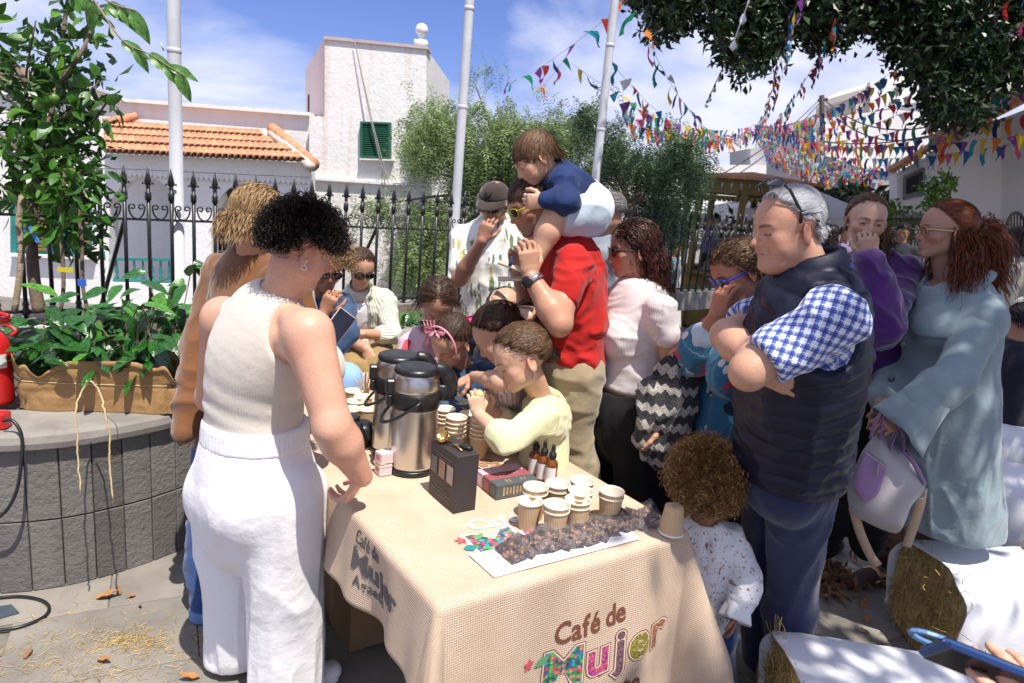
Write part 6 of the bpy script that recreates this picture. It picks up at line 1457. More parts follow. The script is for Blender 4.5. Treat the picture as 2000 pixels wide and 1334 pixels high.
# -- straw bales under white cloth
M_sheet = fabric('white_sheet', (.72, .72, .75), .85, 700, .2, .1, .03)
def straw_mat():
 m, t, b = base('straw', .8, 0, .25); c = N(t, 'ShaderNodeTexCoord'); mp = N(t, 'ShaderNodeMapping'); mp.inputs['Rotation'].default_value = (.5, .7, .3); mp.inputs['Scale'].default_value = (1, 1, .16); t.links.new(c.outputs['Object'], mp.inputs[0]); n = _noise(t, 90, 5, .7, vec=mp.outputs[0]); n2 = _noise(t, 8, 3)
 r = ramp(t, math_(t, 'ADD', n.outputs['Fac'], math_(t, 'MULTIPLY', math_(t, 'SUBTRACT', n2.outputs['Fac'], .5), .3)), [(.35, (.30, .19, .05)), (.5, (.66, .47, .19)), (.65, (.82, .66, .36))]); t.links.new(r.outputs[0], b.inputs['Base Color']); bump(t, b, n.outputs['Fac'], 1, .012); return m
M_straw = straw_mat(); M_strand = mat('straw_strand', (.42, .29, .10), .7, .2, 40, isl=.35)
def strands(name, P, Dv, L, parent=None, w_=.0018, seed=1):
 g = np.random.default_rng(seed); n = len(P); Dv = Dv/(np.linalg.norm(Dv, axis=1)[:, None]+1e-9); Ls = L*g.uniform(.4, 1.3, n)[:, None]; s = np.cross(Dv, g.normal(size=(n, 3))); s /= np.linalg.norm(s, axis=1)[:, None]; bnd = g.normal(size=(n, 3))*.15*Ls
 V = np.stack([P-s*w_*.5, P+s*w_*.5, P+Dv*Ls*.5+s*w_*.5+bnd, P+Dv*Ls*.5-s*w_*.5+bnd, P+Dv*Ls+s*w_*.4, P+Dv*Ls-s*w_*.4], 1).reshape(-1, 3); b = np.arange(n)*6
 F = np.vstack([np.stack([b, b+1, b+2, b+3], 1), np.stack([b+3, b+2, b+4, b+5], 1)]); o = mk(name, V, F, M_strand, parent); o['kind'] = 'stuff'; return o
def bale(c, ax, L, w_, h, lab, seed, ends=(1, 1), over=.02):
 c = np.array(c, float); a = nz(ax); b = np.cross(UP, a); r = empty('straw_bale', tuple(c), lab, 'straw bale', 'straw bales under white cloth'); g = np.random.default_rng(seed)
 prof = []
 for t in np.linspace(0, 2*math.pi, 41)[:-1]:
  ct, st = math.cos(t), math.sin(t); e = 2/3.2; prof.append((w_/2*abs(ct)**e*math.copysign(1, ct), h/2+h/2*abs(st)**e*math.copysign(1, st)))
 nL = 14; V = []
 for i in range(nL+1):
  u = -L/2+L*i/nL
  for y, z in prof: V.append(c+a*u+b*y*.975+UP*(z*.985+.002))
 n = len(prof); V = np.array(V); V += .006*vnoise(V*18)[:, None]; F = [(i*n+j, i*n+(j+1) % n, (i+1)*n+(j+1) % n, (i+1)*n+j) for i in range(nL) for j in range(n)]+[tuple(range(n-1, -1, -1)), tuple(nL*n+j for j in range(n))]
 mk('straw', V, F, M_straw, r, False)
 V = []; js = [j for j in range(n)]; nn_ = 24
 for i in range(nn_+1):
  u = -L/2-over+(L+2*over)*i/nn_
  for k, t in enumerate(np.linspace(-.55, math.pi+.55, 30)):
   ct, st = math.cos(t), math.sin(t); e = 2/3.2; y, z = (w_/2+.010)*abs(ct)**e*math.copysign(1, ct), h/2+(h/2+.010)*abs(st)**e*math.copysign(1, st)
   V.append(c+a*(u+.012*math.sin(k*.9+i)*(i in (0, nn_)))+b*y+UP*max(.004, z))
 V = np.array(V); V += (.005*vnoise(V*7+seed)+.003*vnoise(V*19))[:, None]*np.array([.3, .3, 1.]); F = [(i*30+k, i*30+k+1, (i+1)*30+k+1, (i+1)*30+k) for i in range(nn_) for k in range(29)]
 o = mk('white_cloth', V, F, M_sheet, r, True); s_ = o.modifiers.new('t', 'SOLIDIFY'); s_.thickness = .006; s_.offset = 1
 for e in (-1, 1):
  n2 = 800; y = g.uniform(-.46, .46, n2)*w_; z = h/2+g.uniform(-.46, .46, n2)*h; P = c+a*e*(L/2+.002)+y[:, None]*b+z[:, None]*UP; dv = a*e*g.uniform(.02, .35, n2)[:, None]+b*g.normal(size=n2)[:, None]+UP*g.normal(size=n2)[:, None]; strands('loose_straw', P, dv, .07, r, .0026, seed=seed+e)
 return r
aA = nz(np.array([1, .06, 0])); bale(np.array([1.60, 2.62, 0])+aA*.62+np.array([.07, -.09, 0]), aA, 1.1, .44, .40, 'white-covered straw bale whose round end faces left in front of the coat', 1)
bale((1.215, 1.77, 0), (1, -.12, 0), .62, .48, .39, 'nearest white-covered bale at the bottom of the picture', 2)
bale((3.05, 3.55, 0), (1, -.2, 0), 1.1, .46, .42, 'white-covered straw bale behind the long coat', 3)
bale((3.7, 4.5, 0), (1, -.15, 0), 1.1, .46, .42, 'far white-covered bale at the right edge', 4)
bale((1.28, 3.75, 0), (.25, 1, 0), 1.0, .46, .42, 'white-covered bale behind the older man', 5)
bale((1.05, 5.1, 0), (.9, .5, 0), 1.1, .46, .42, 'white-covered bale beyond the woman in black trousers', 6)
g = np.random.default_rng(31)                                        # straw and dry leaves on the paving
P = []
for cx, cy, s, n in ((255, 1250, 42, 300), (150, 1310, 90, 240), (300, 1270, 110, 300), (200, 1240, 120, 200), (1640, 1180, 60, 60), (1860, 1290, 30, 140)):
 for _ in range(n): x, y = cx+g.normal(0, s), cy+g.normal(0, s*.28); P.append(G(x, max(y, 1090), .0035 if cx < 1800 else .05))
P = np.array(P); P[:, 0] = np.maximum(P[:, 0], -1.9); a = g.uniform(0, 6.28, len(P)); tag(strands('scattered_straw', P, np.stack([np.cos(a), np.sin(a), .06*np.abs(g.normal(size=len(P)))], 1), .035, None, .0016, 32), kind='stuff')
M_dry = [mat('dry_leaf_orange', (.34, .15, .05), .7, .25, 20, isl=.2), mat('dry_leaf_brown', (.20, .10, .045), .75, .25, 20)]
LD = [(186, 1168, .09, 0, 'curled orange dry leaf on the paving below the planter wall'), (234, 1163, .05, 1, 'dark folded dry leaf right of the curled orange leaf'), (266, 1162, .04, 0, 'small tan leaf right of the dark folded leaf'), (190, 1287, .06, 0, 'yellow-brown dry leaf near the straw at the bottom left'), (46, 1287, .05, 1, 'dark dry leaf at the far bottom left'), (392, 1322, .07, 0, 'curled dry leaf beside the white trousers'), (272, 1181, .03, 1, 'tiny dark leaf on bare paving'), (1692, 1216, .05, 0, 'orange dry leaf left of the round bale end'), (1702, 1238, .05, 1, 'brown dry leaf at the foot of the round bale end')]
for k, (x, y, s, j, lab) in enumerate(LD):
 m = leaf_mb(1, .4, -.25, .45, .04, 8); p = G(x, y, .006); o = m.build('dry_leaf', M_dry[j], None, True, local=True); place(o, p, (math.cos(k*1.9+.3), math.sin(k*1.9+.3), .1), (0, 0, 1), s, None); tag(o, lab, 'leaf', 'dry leaves on the paving')
q = np.array([G(g.normal(1600, 55), g.uniform(1095, 1165), g.uniform(.004, .03)) for _ in range(170)]); o = leafmass('leaf_litter', q, .07, M_dry[1], None, seed=50, down=0); tag(o, kind='stuff')
q = np.array([G(g.normal(1590, 40), g.uniform(1105, 1170), g.uniform(.004, .03)) for _ in range(60)]); o = leafmass('leaf_litter', q, .08, M_dry[0], None, seed=51, down=0); tag(o, kind='stuff')
# -- paper-wrapped planter boxes, extinguisher, cables
M_kraft = mat('kraft_wrapping_paper', (.30, .17, .065), .62, .10, 5, bs=14, bstr=.5, bd=.02)
def wrapped(c, L, w_, h, rz, lab, seed):
 c = np.array(c, float); r = empty('wrapped_planter', tuple(c), lab, 'planter'); R = rotz(rz); n, k = 90, 16; V = []
 for j in range(k+1):
  z = j/k
  for i in range(n):
   t = 2*math.pi*i/n; ct, st = math.cos(t), math.sin(t); e = 2/6; x, y = L/2*abs(ct)**e*math.copysign(1, ct), w_/2*abs(st)**e*math.copysign(1, st)
   sq = 1-.05*math.exp(-((z-.62)/.06)**2)+(.10*(z-.62)**1 if z > .62 else 0)+.03*(1-z); V.append((x*sq, y*sq*(1.0+.1*(z > .9)), z*h*(1+(.16*math.sin(t*5+seed)+.10*math.sin(t*11)) * max(0, z-.62)/.38)))
 V = np.array(V); nn2 = vnoise(V*np.array([26, 26, 14])+seed)+.5*vnoise(V*55); rad_ = V*np.array([1/L, 1/w_, 0]); rad_ /= np.linalg.norm(rad_, axis=1)[:, None]+1e-9; cr_ = (1-np.abs(vnoise(V*np.array([13, 13, 8])+seed*3)))**4
 V = V+rad_*(.006*nn2-.012*cr_)[:, None]; F = [(j*n+i, j*n+(i+1) % n, (j+1)*n+(i+1) % n, (j+1)*n+i) for j in range(k) for i in range(n)]+[tuple(range(n-1, -1, -1))]
 o = mk('paper_wrap', V@R.T+c, F, M_kraft, r, False); smooth_mod(o, 28); s_ = o.modifiers.new('t', 'SOLIDIFY'); s_.thickness = .002; s_.offset = -1
 m = MB(); P = []
 for i in range(n+1): v = V[10*n+i % n]; d = np.array([v[0]/L, v[1]/w_, 0]); d = d/np.linalg.norm(d); P.append(R@(v+d*.003)+c)
 m.tube(P, .0025, 5, cap=False); m.build('twine', M_tw, r)
 m = MB(); m.box(c+UP*h*.35, (L*.9, w_*.85, h*.7), rz); m.build('soil', M_soil, r); return r
M_tw = mat('jute_twine', (.50, .38, .20), .9, .2, 60, bs=500, bstr=.5)
wc = G(190, 805, .655); wc = wc+np.array([-.01, .10, 0]); wrapped(wc, .62, .20, .185, math.radians(10), 'long kraft-paper-wrapped planter box tied with twine on the wall coping', 2)
wrapped(D(365, 770, 3.0)*np.array([1, 1, 0])+(.06, .1, .655), .30, .18, .16, .3, 'smaller paper-wrapped planter behind the brown jacket', 5)
g = np.random.default_rng(8)
for pts, lab in (([(172, 742), (160, 765), (148, 800), (150, 850), (152, 900), (158, 962)], 'left twine end hanging down over the stone wall'), ([(176, 744), (195, 765), (204, 800), (214, 850), (214, 900), (221, 978)], 'right twine end hanging down over the stone wall')):
 P = []
 for i, (x, y) in enumerate(pts): dd = 2.50-.0 if y < 800 else 2.44; p = D(x, y, dd); P.append(p)
 P = spline(P, 6); P += g.normal(size=P.shape)*.0012; m = MB(); m.tube(P, .0030, 6)
 for i in range(0, len(P), 1): m.tube([P[i], P[i]+g.normal(size=3)*.008], .0004, 3)
 tag(m.build('twine_end', M_tw, None, True), lab, 'twine', 'ends of twine hanging from the wrapped planter')
M_red = mat('extinguisher_red', (.50, .015, .015), .25, .05); p = G(8, 800, .655)+np.array([-.075, .06, 0]); ex = empty('fire_extinguisher', tuple(p), 'red fire extinguisher with white labels at the left edge on the wall', 'fire extinguisher')
m = MB(); m.lathe(p, [(.055, 0), (.062, .01), (.064, .02), (.064, .24), (.055, .275), (.035, .30), (.022, .31), (.022, .33)], 28); m.build('cylinder', M_red, ex, True)
m = MB(); m.box(p+(.03, 0, .35), (.09, .02, .018), .1); m.tube(spline([p+(0, 0, .34), p+(.04, -.01, .375), p+(.085, -.01, .37)], 5), .008, 6); m.tube(spline([p+(.0, 0, .33), p+(.05, 0, .335), p+(.10, 0, .31), p+(.085, -.01, .29)], 5), .007, 6); m.build('valve_handle', M_red, ex, True)
m = MB(); P = [(p+np.array([.0652*math.cos(a), .0652*math.sin(a), z])) for z in (.16, .215) for a in np.linspace(-1.5, -.2, 10)]; m.add(P, [(i, i+1, 11+i, 10+i) for i in range(9)]); m.build('label', M_lab, ex, True); m = MB(); P = [(p+np.array([.0652*math.cos(a), .0652*math.sin(a), z])) for z in (.055, .12) for a in np.linspace(-1.6, -.9, 10)]; m.add(P, [(i, i+1, 11+i, 10+i) for i in range(9)]); m.build('label', M_lab, ex, True)
text('CO2', 'lettering', M_gr, plane4(p+np.array([.0665*math.cos(-1.25), .0665*math.sin(-1.25), .088]), (math.cos(.32), math.sin(.32), 0), UP), .024, ex, ext=0)
m = MB(); m.box(G(3, 835, .655)+(0, 0, .03), (.05, .05, .06), .2, bev=.004); tag(m.build('socket_block', M_red), 'small red block beside the extinguisher foot', 'block')
for pts, zz, lab in (([(5, 822, .68), (25, 822, .68), (42, 850, .60), (42, 900, .48), (32, 960, .35), (10, 1000, .25), (-20, 1020, .2)], 0, 'black cable hanging in a curve over the wall coping'), ([(-10, 1168, .008), (40, 1165, .008), (80, 1172, .008), (96, 1186, .008), (85, 1205, .008), (40, 1224, .008), (-10, 1232, .008)], 0, 'black cable looped on the paving at the left edge')):
 P = []
 for x, y, z in pts:
  if z > .1: a = D(x, y, 2.53); P.append(a)
  else: P.append(G(x, y, z))
 m = MB(); m.tube(spline(P, 6), .006, 8); tag(m.build('cable', M_bk, None, True), lab, 'cable')
m = MB(); P = [G(x, y, .006) for x, y in ((-30, 1188), (22, 1180), (38, 1196), (-30, 1215))]; m.add(P+[p-UP*.005 for p in P], [(0, 1, 2, 3), (0, 4, 5, 1), (1, 5, 6, 2), (2, 6, 7, 3), (3, 7, 4, 0)][:]); tag(m.build('metal_plate', mat('blue_grey_steel', (.05, .065, .09), .5)), 'flat dark blue-grey plate inside the cable loop', 'plate')
# -- cloth materials for clothing
def pattern(name, fn, rough=.85, weave=900, wr=.25, sheen=.2):
 m, t, b = base(name, rough, 0, .2); a = N(t, 'ShaderNodeAttribute', attribute_name='pat'); s = N(t, 'ShaderNodeSeparateXYZ'); t.links.new(a.outputs['Vector'], s.inputs[0])
 t.links.new(fn(t, a.outputs['Vector'], s.outputs[0], s.outputs[1]), b.inputs['Base Color']); bump(t, b, creases(t, weave), min(1, wr*2.2), .010); b.inputs['Sheen Weight'].default_value = sheen; return m
def stripe(t, x, period, duty): return math_(t, 'LESS_THAN', math_(t, 'FRACT', math_(t, 'MULTIPLY', x, 1/period)), duty)
def f_plaid(t, v, x, y):
 x, y = math_(t, 'ADD', math_(t, 'MULTIPLY', x, 1.15), math_(t, 'MULTIPLY', y, .86)), math_(t, 'SUBTRACT', math_(t, 'MULTIPLY', y, 1.15), math_(t, 'MULTIPLY', x, .86))
 c = mixc(t, math_(t, 'MULTIPLY', stripe(t, x, .036, .42), .85), (.55, .58, .70), (.03, .09, .42)); c = mixc(t, math_(t, 'MULTIPLY', stripe(t, y, .036, .42), .72), c, (.02, .05, .28))
 for k, (q, o) in enumerate(((x, .009), (y, .009))): c = mixc(t, math_(t, 'MULTIPLY', stripe(t, math_(t, 'ADD', q, o), .036, .07), .75), c, (.75, .78, .85))
 for k, (q, o) in enumerate(((x, .027), (y, .027))): c = mixc(t, math_(t, 'MULTIPLY', stripe(t, math_(t, 'ADD', q, o), .036, .08), .7), c, (.02, .03, .12))
 return c
def f_stripes(c1, c2, p, d, ax=0):
 return lambda t, v, x, y: mixc(t, stripe(t, (x, y)[ax], p, d), c1, c2)
def f_blobs(basec, cols, sc, th, stretch=(1, 1, 1)):
 def f(t, v, x, y):
  c = basec
  for k, (q, s_) in enumerate(cols):
   mp = N(t, 'ShaderNodeMapping'); mp.inputs['Scale'].default_value = tuple(z for z in stretch); mp.inputs['Location'].default_value = (k*3.7, k*1.9, 0); mp.inputs['Rotation'].default_value = (0, 0, .5+k*.9); t.links.new(v, mp.inputs[0])
   vo = N(t, 'ShaderNodeTexVoronoi'); vo.inputs['Scale'].default_value = sc*s_; t.links.new(mp.outputs[0], vo.inputs['Vector']); n = _noise(t, sc*3, 3, vec=v)
   m = math_(t, 'LESS_THAN', math_(t, 'ADD', vo.outputs['Distance'], math_(t, 'MULTIPLY', math_(t, 'SUBTRACT', n.outputs['Fac'], .5), .35)), th); c = mixc(t, m, c, q)
  return c if not isinstance(c, tuple) else c
 return f
C_skin = (.52, .29, .195); C_pink = (.60, .335, .235); C_tan = (.40, .205, .125); C_kid = (.56, .33, .22)
H_blk = hair_mat('black_hair', (.010, .008, .008), (.045, .035, .035), .33); H_brn = hair_mat('dark_brown_hair', (.030, .015, .009), (.11, .06, .035), .36); H_gry = hair_mat('grey_hair', (.36, .36, .37), (.70, .70, .72), .4)
H_aub = hair_mat('auburn_hair', (.085, .022, .009), (.26, .075, .022), .32); H_bld = hair_mat('blonde_hair', (.22, .13, .06), (.50, .34, .18), .4); H_gold = hair_mat('golden_brown_curls', (.24, .12, .04), (.60, .37, .15), .42); H_dkr = hair_mat('dark_reddish_hair', (.022, .008, .007), (.13, .045, .03), .3); H_mid = hair_mat('brown_hair', (.07, .035, .018), (.22, .13, .07), .36); H_s = hair_mat('salt_pepper_hair', (.10, .095, .09), (.35, .34, .33), .4)
M_lens = base('dark_lens', .06, 0, .8)[0]; M_lens.node_tree.nodes['Principled BSDF'].inputs['Base Color'].default_value = (.012, .010, .012, 1)
def glasses(s, mframe, lens=M_lens, on='face', wrap=1.0, w_=.027, h=.020, name='sunglasses', zo=0, arm=True):
 hf = s.h['f']; T_ = (lambda p: p) if on == 'face' else (lambda p: rotx(1.15)@(np.array(p)-(0, .0, 0))+np.array((0, .012, .052)))
 fr = MB(); le = MB()
 for q in (-1, 1):
  c = np.array([q*.033, .1005, zo]); ring = []
  for a in np.linspace(0, 2*math.pi, 21):
   e = 2/2.6; x, z = w_*abs(math.cos(a))**e*math.copysign(1, math.cos(a)), h*abs(math.sin(a))**e*math.copysign(1, math.sin(a))*(1-.12*(math.sin(a) < 0)); X = c[0]+x; ring.append(hf.w(T_((X, c[1]-6.0*wrap*max(0, abs(X)-.018)**2, c[2]+z))))
  fr.tube(ring, .0022*hf.s, 5, cap=False); le.add(ring[:-1]+[hf.w(T_((c[0], c[1]-6.0*wrap*.015**2+.0025, c[2])))], [(i, (i+1) % 20, 20) for i in range(20)])
  if arm: fr.tube([hf.w(T_((q*(.033+w_), .1005-6.0*wrap*(.015+w_)**2, zo+.006))), hf.w(T_((q*.074, .068, zo+.008))), hf.w(T_((q*.083, .0, zo+.006))), hf.w(T_((q*.081, -.03, zo-.008)))], .0026*hf.s, 5, flat=1.8)
 fr.tube([hf.w(T_((-.009, .0995, zo+.006))), hf.w(T_((0, .103, zo+.008))), hf.w(T_((.009, .0995, zo+.006)))], .0022*hf.s, 5)
 o = fr.build(name, mframe, s.root, True); le.build('lens', lens, o, True); return o
def back_comb(P, q): return np.stack([0*q[:, 0], -np.ones(len(q)), .25-.9*(q[:, 2] < .1)-.8*(q[:, 1] < -.3)], 1)
def down_comb(P, q): return np.stack([q[:, 0]*.5, q[:, 1]*.5-.15, -.9+.9*np.clip(q[:, 2], 0, 1)**3], 1)
def reg_std(q): return (q[:, 2] > 1.1*q[:, 1]-.16) & (q[:, 2] > -.78) & ~((np.abs(q[:, 0]) > .8) & (q[:, 2] < -.05) & (q[:, 1] > -.35))
def reg_pull(q): return (q[:, 2] > 1.0*q[:, 1]-.16) & (q[:, 2] > -.76) & ~((np.abs(q[:, 0]) > .8) & (q[:, 2] < -.1) & (q[:, 1] > -.3))
def to_target(t, pull=1.0):
 t = np.array(t, float)
 def tgt(P, q): v = t-P; v /= np.linalg.norm(v, axis=1)[:, None]+1e-9; return v*pull+q*.02
 return tgt
def crown_comb(P, q): return q-np.array([0, -.62, .80])+.001
def ponytail(s, m, root, pts, n=420, r=.028, width=.003, seed=3, curl=None, name='ponytail', spread=1.0):
 hf = s.h['f']; g = np.random.default_rng(seed); C = spline(pts, 5); k = len(C); t = np.linspace(0, 1, k); off = g.normal(size=(n, 3))*r*.55; off -= 0
 prof = (np.sin(np.clip(t*1.15+.12, 0, 1)*math.pi*.62)**.8)[None, :, None]; P = C[None]+off[:, None]*prof*spread+g.normal(size=(n, 1, 3))*.002; ln = g.uniform(.75, 1.0, n)
 P = np.stack([np.stack([np.interp(t*l, t, P[i, :, a]) for a in range(3)], 1) for i, l in enumerate(ln)])
 o_ = off[:, None]*np.ones((1, k, 1))+g.normal(size=(n, k, 3))*.003; o_ /= np.linalg.norm(o_, axis=2)[..., None]
 if curl:
  rr, pt = curl; L = np.linalg.norm(C[-1]-C[0]); th = t[None]*L/pt*6.28+g.uniform(0, 6.28, n)[:, None]; P = P+rr*np.stack([np.cos(th), np.sin(th), np.sin(th+1)], 2)
 V, F = ribbons(P, width*(1+.3*g.normal(size=n)).clip(.5, 2), o_); return mk(name, V, F, m, s.root, True)
def shoe(s, toe, heel, m, w_=.045, h=.07, name='shoe', sole=None):
 toe, heel = np.array(toe, float), np.array(heel, float); d = nz(toe-heel); v = Vol(np.minimum(toe, heel)-.09, np.maximum(toe, heel)+(.09, .09, .14), .007); z = UP
 v.ecap(heel+z*.035, toe+z*.03, (w_*.8, .04), (w_*.9, .028), np.cross(d, z), .02); v.cap(heel+z*.05+d*.02, heel+z*h+d*.03, w_*.8, w_*.72, .02); v.plane((0, 0, min(heel[2], toe[2])+.004), (0, 0, -1)); V, F = v.mesh(); V = relax(V, F, 2)
 o = mk(name, V, F, m, s.root, True)
 if sole: v = Vol(np.minimum(toe, heel)-.09, np.maximum(toe, heel)+(.09, .09, .1), .007); v.ecap(heel+z*.012, toe+z*.012, (w_*.88, .016), (w_*.98, .014), np.cross(d, z), .01); V, F = v.mesh(); mk('sole', V, F, sole, o, True)
 return o
def a(px, py, Y): return A(px, py, Y)
def dn(v): return nz(v)
M_whr = fabric('ribbed_ecru_knit', (.62, .56, .49), .85, 600, .2)
def ribbed(name, c, period=.0045, ax=0, depth=.35):
 m, t, b = base(name, .85, 0, .2); at = N(t, 'ShaderNodeAttribute', attribute_name='pat'); s = N(t, 'ShaderNodeSeparateXYZ'); t.links.new(at.outputs['Vector'], s.inputs[0]); sn = math_(t, 'SINE', math_(t, 'MULTIPLY', s.outputs[ax], 2*math.pi/period)); f = math_(t, 'MULTIPLY_ADD', sn, .5, .5)
 t.links.new(mixc(t, f, tuple(x*.86 for x in c), c), b.inputs['Base Color']); bump(t, b, math_(t, 'ADD', math_(t, 'MULTIPLY', f, .14), creases(t)), min(1, depth*2), .008); b.inputs['Sheen Weight'].default_value = .2; return m
T1 = time.time()
def collar(s, m, ctr, R, r0, r1, h, gap=.5, name='collar', lean=.4):
 """turned-down shirt collar: band round the neck, open at the front"""
 V = []; F = []; n = 30
 for i in range(n+1):
  t = -math.pi/2+gap/2+(2*math.pi-gap)*i/n+math.pi; tt = math.pi/2+gap/2+(2*math.pi-gap)*i/n
  c, sn = math.cos(tt), math.sin(tt); k = max(0, math.sin(tt))
  for (r, z) in ((r0, 0), (r0*1.02, h), (r0*1.12, h*1.05), (r1*(1+.22*k**3), h*.1-.035*k**4)): V.append(ctr+R@np.array([c*r, sn*r*1.0-.0, z-.035*sn*lean*1.5]))
 for i in range(n):
  for j in range(3): F.append((i*4+j, (i+1)*4+j, (i+1)*4+j+1, i*4+j+1))
 o = mk(name, np.array(V), F, m, s.root, True); q = o.modifiers.new('t', 'SOLIDIFY'); q.thickness = .004; return o
# -- 1 woman in the ribbed tank top, back to the camera
J = dict(pelvis=a(502, 925, 1.99), waist=a(497, 800, 1.99), chest=a(505, 690, 1.97), neck=a(548, 578, 1.95), head=a(592, 488, 1.95), shL=a(437, 622, 2.10), shR=a(602, 652, 1.80), elR=a(650, 835, 1.73), wrR=G(706, 930, .865), elL=a(412, 775, 2.26), wrL=a(610, 720, 2.40), hipL=a(455, 955, 2.08), hipR=a(550, 965, 1.92), knL=a(470, 1150, 2.08), knR=a(560, 1160, 1.94), anL=a(470, 1330, 2.12), anR=a(560, 1345, 1.96))
hd = dict(f=HF(J['head'], (.74, .60, -.42), (.1, .0, 1), .97), fem=1, fat=.5, brow=(.02, .015, .01))
p1 = Person('woman with black curls in a ribbed ecru tank top and white trousers, back turned', J, dict(w=1.0, torso=[(0, .190, .165), (.22, .168, .145), (.45, .155, .14), (.66, .170, .135), (.84, .160, .11), (.95, .10, .075)], sh=.078, arm=(.074, .056, .036), neckr=.056, bust=1, bustr=.085, bustd=.10, bustz=.62, hand=.98), hd, (J['pelvis'][0], J['pelvis'][1], 0), vox=.0045)
p1.body(hands={'R': ((-.42, .10, -.85), (-.75, .2, .35), .85, 1), 'L': ((.8, .1, .4), (0, .2, 1), .8, 1)}, zlo=.55, tone=C_pink)
tor = p1.torso(); ax_ = nz(J['neck']-J['pelvis']); sd1 = p1.side
cuts = [('l', J['shR']+sd1*.015-ax_*.015, (.134, .22, .170), np.stack([sd1, p1.front, ax_], 1)), ('l', J['shL']-sd1*.035, (.118, .20, .165), np.stack([sd1, p1.front, ax_], 1)), ('c', J['neck']+ax_*.035+p1.front*.02, J['neck']+ax_*.2, .075, .10)]
def stretch(V): z = V@np.array([.35, .1, 1.]); n = vnoise(V*np.array([3, 3, 22])+4); return np.sin((z+.03*vnoise(V*5))*95)*.35*np.exp(-((V[:, 2]-J['waist'][2]-.02)/.07)**2)+.5*n*np.exp(-((V[:, 2]-J['waist'][2])/.12)**2)
top1 = p1.garment('tank_top', tor, ribbed('ribbed_ecru', (.66, .60, .53), .0050), .0055, .003, .02, clips=[(a(500, 852, 1.98), -ax_)], cuts=cuts, wr=stretch, amp=.006, patf=pat_limbs([(J['pelvis'], J['neck'], .16, p1.side)]))
# bound edges of the armholes
M_wt = fabric('white_crinkled_cotton', (.76, .75, .77), .85, 500, .35, .15, .03)
lr = (.135, .118, .125)
pr = tube_prims([(a(500, 838, 1.98), .150, .140), (a(498, 880, 1.98), .166, .155), (a(500, 940, 1.99), .192, .178), (a(502, 1010, 2.0), .198, .172)], p1.side, 3)
for q in 'LR': pr += [('e', J['hip'+q], J['kn'+q], (.116, .14), (.098, .118), p1.side), ('e', J['kn'+q], J['an'+q], (.098, .118), (.104, .125), p1.side)]
for q in (-1, 1): pr.append(('l', a(500, 965, 1.99)-p1.front*.075+p1.side*q*.075, (.105, .10, .115)))
p1.garment('trousers', pr, M_wt, .0065, 0, .045, clips=[(J['anR']*0+(0, 0, .03), (0, 0, -1)), (a(500, 826, 1.98), (0, 0, 1))], wr=lambda V: folds((13, 13, 2.2), 3, 1.4)(V)*np.clip((J['pelvis'][2]+.02-V[:, 2])/.35, .12, 1)+.08*vnoise(V*30), amp=.010)
p1.garment('waistband', tube_prims([(a(500, 858, 1.98), .166, .155), (a(500, 822, 1.98), .158, .150)], p1.side, 2), M_wt, .006, 0, .01, clips=[(a(500, 818, 1.98), (.0, 0, 1)), (a(500, 860, 1.98), (0, 0, -1))], wr=lambda V: np.sin(np.arctan2(V[:, 1]-J['pelvis'][1], V[:, 0]-J['pelvis'][0])*70), amp=.0022)
shoe(p1, G(650, 1322)+(0, .0, 0), G(585, 1345), M_wt, sole=M_lab)
hair(p1, H_blk, n=3000, seg=20, length=.048, region=lambda q: (q[:, 2] > .55*q[:, 1]-.22) & (q[:, 2] > -.60) & ~((q[:, 0] > .72) & (q[:, 2] < .02) & (q[:, 1] > -.25)), comb=lambda P, q: q*1.0+np.array([0, -.05, -.25]), width=.0042, seed=2, curl=(.0075, .024), jit=.2, rad=(.083, .101, .091), lift=.0)
m = MB(); R_ = HF(J['head'], (.74, .60, -.42), (.1, 0, 1), .97); ce = hd['f'].w((.086, -.008, -.048)); m.tube([ce+.008*np.array([math.cos(t), 0, math.sin(t)]) for t in np.linspace(0, 6.1, 14)], .0016, 6); m.build('hoop_earring', mat('silver', (.7, .7, .7), .15, 0, metal=1), p1.root, True)
ph = a(657, 642, 2.38); phr = frame_of((.5, -.55, .45), (0, .4, 1)); r = empty('phone', tuple(ph), 'dark phone in a pale case held by the woman in the tank top', 'phone'); m = MB(); m.box(ph, (.070, .009, .145), R=rotz(.2)@roty(.62)@rotx(-.5), bev=.003); m.build('case', mat('pale_case', (.5, .4, .38), .4), r); m = MB(); m.box(ph+rotz(.2)@roty(.62)@rotx(-.5)@np.array([0, -.0052, 0]), (.064, .001, .138), R=rotz(.2)@roty(.62)@rotx(-.5)); m.build('screen', M_lens, r)
# -- 2 blonde woman in the brown jacket
J = dict(pelvis=a(455, 850, 2.45), neck=a(498, 500, 2.45), head=a(505, 425, 2.43), shL=a(432, 535, 2.52), shR=a(570, 560, 2.36), elL=a(388, 690, 2.42), wrL=a(362, 850, 2.30), elR=a(600, 700, 2.3), wrR=a(640, 760, 2.5), hipL=a(420, 880, 2.5), hipR=a(480, 880, 2.4), knL=a(400, 1050, 2.42), knR=a(450, 1060, 2.38), anL=a(404, 1205, 2.34), anR=a(450, 1210, 2.5))
hd = dict(f=HF(J['head'], (.55, .75, -.25), (0, 0, 1), .97), fem=1)
p2 = Person('blonde woman in a rust brown jacket and blue jeans behind the curly-haired woman', J, dict(w=.9, sh=.055, hand=.9), hd, (J['pelvis'][0], J['pelvis'][1], 0), vox=.006)
p2.body(hands={'L': ((0, 0, -1), (1, 0, 0), .6, -1)}, zlo=.85, tone=C_skin)
M_rustj = fabric('rust_brown_wool', (.165, .068, .026), .9, 500, .35, .35)
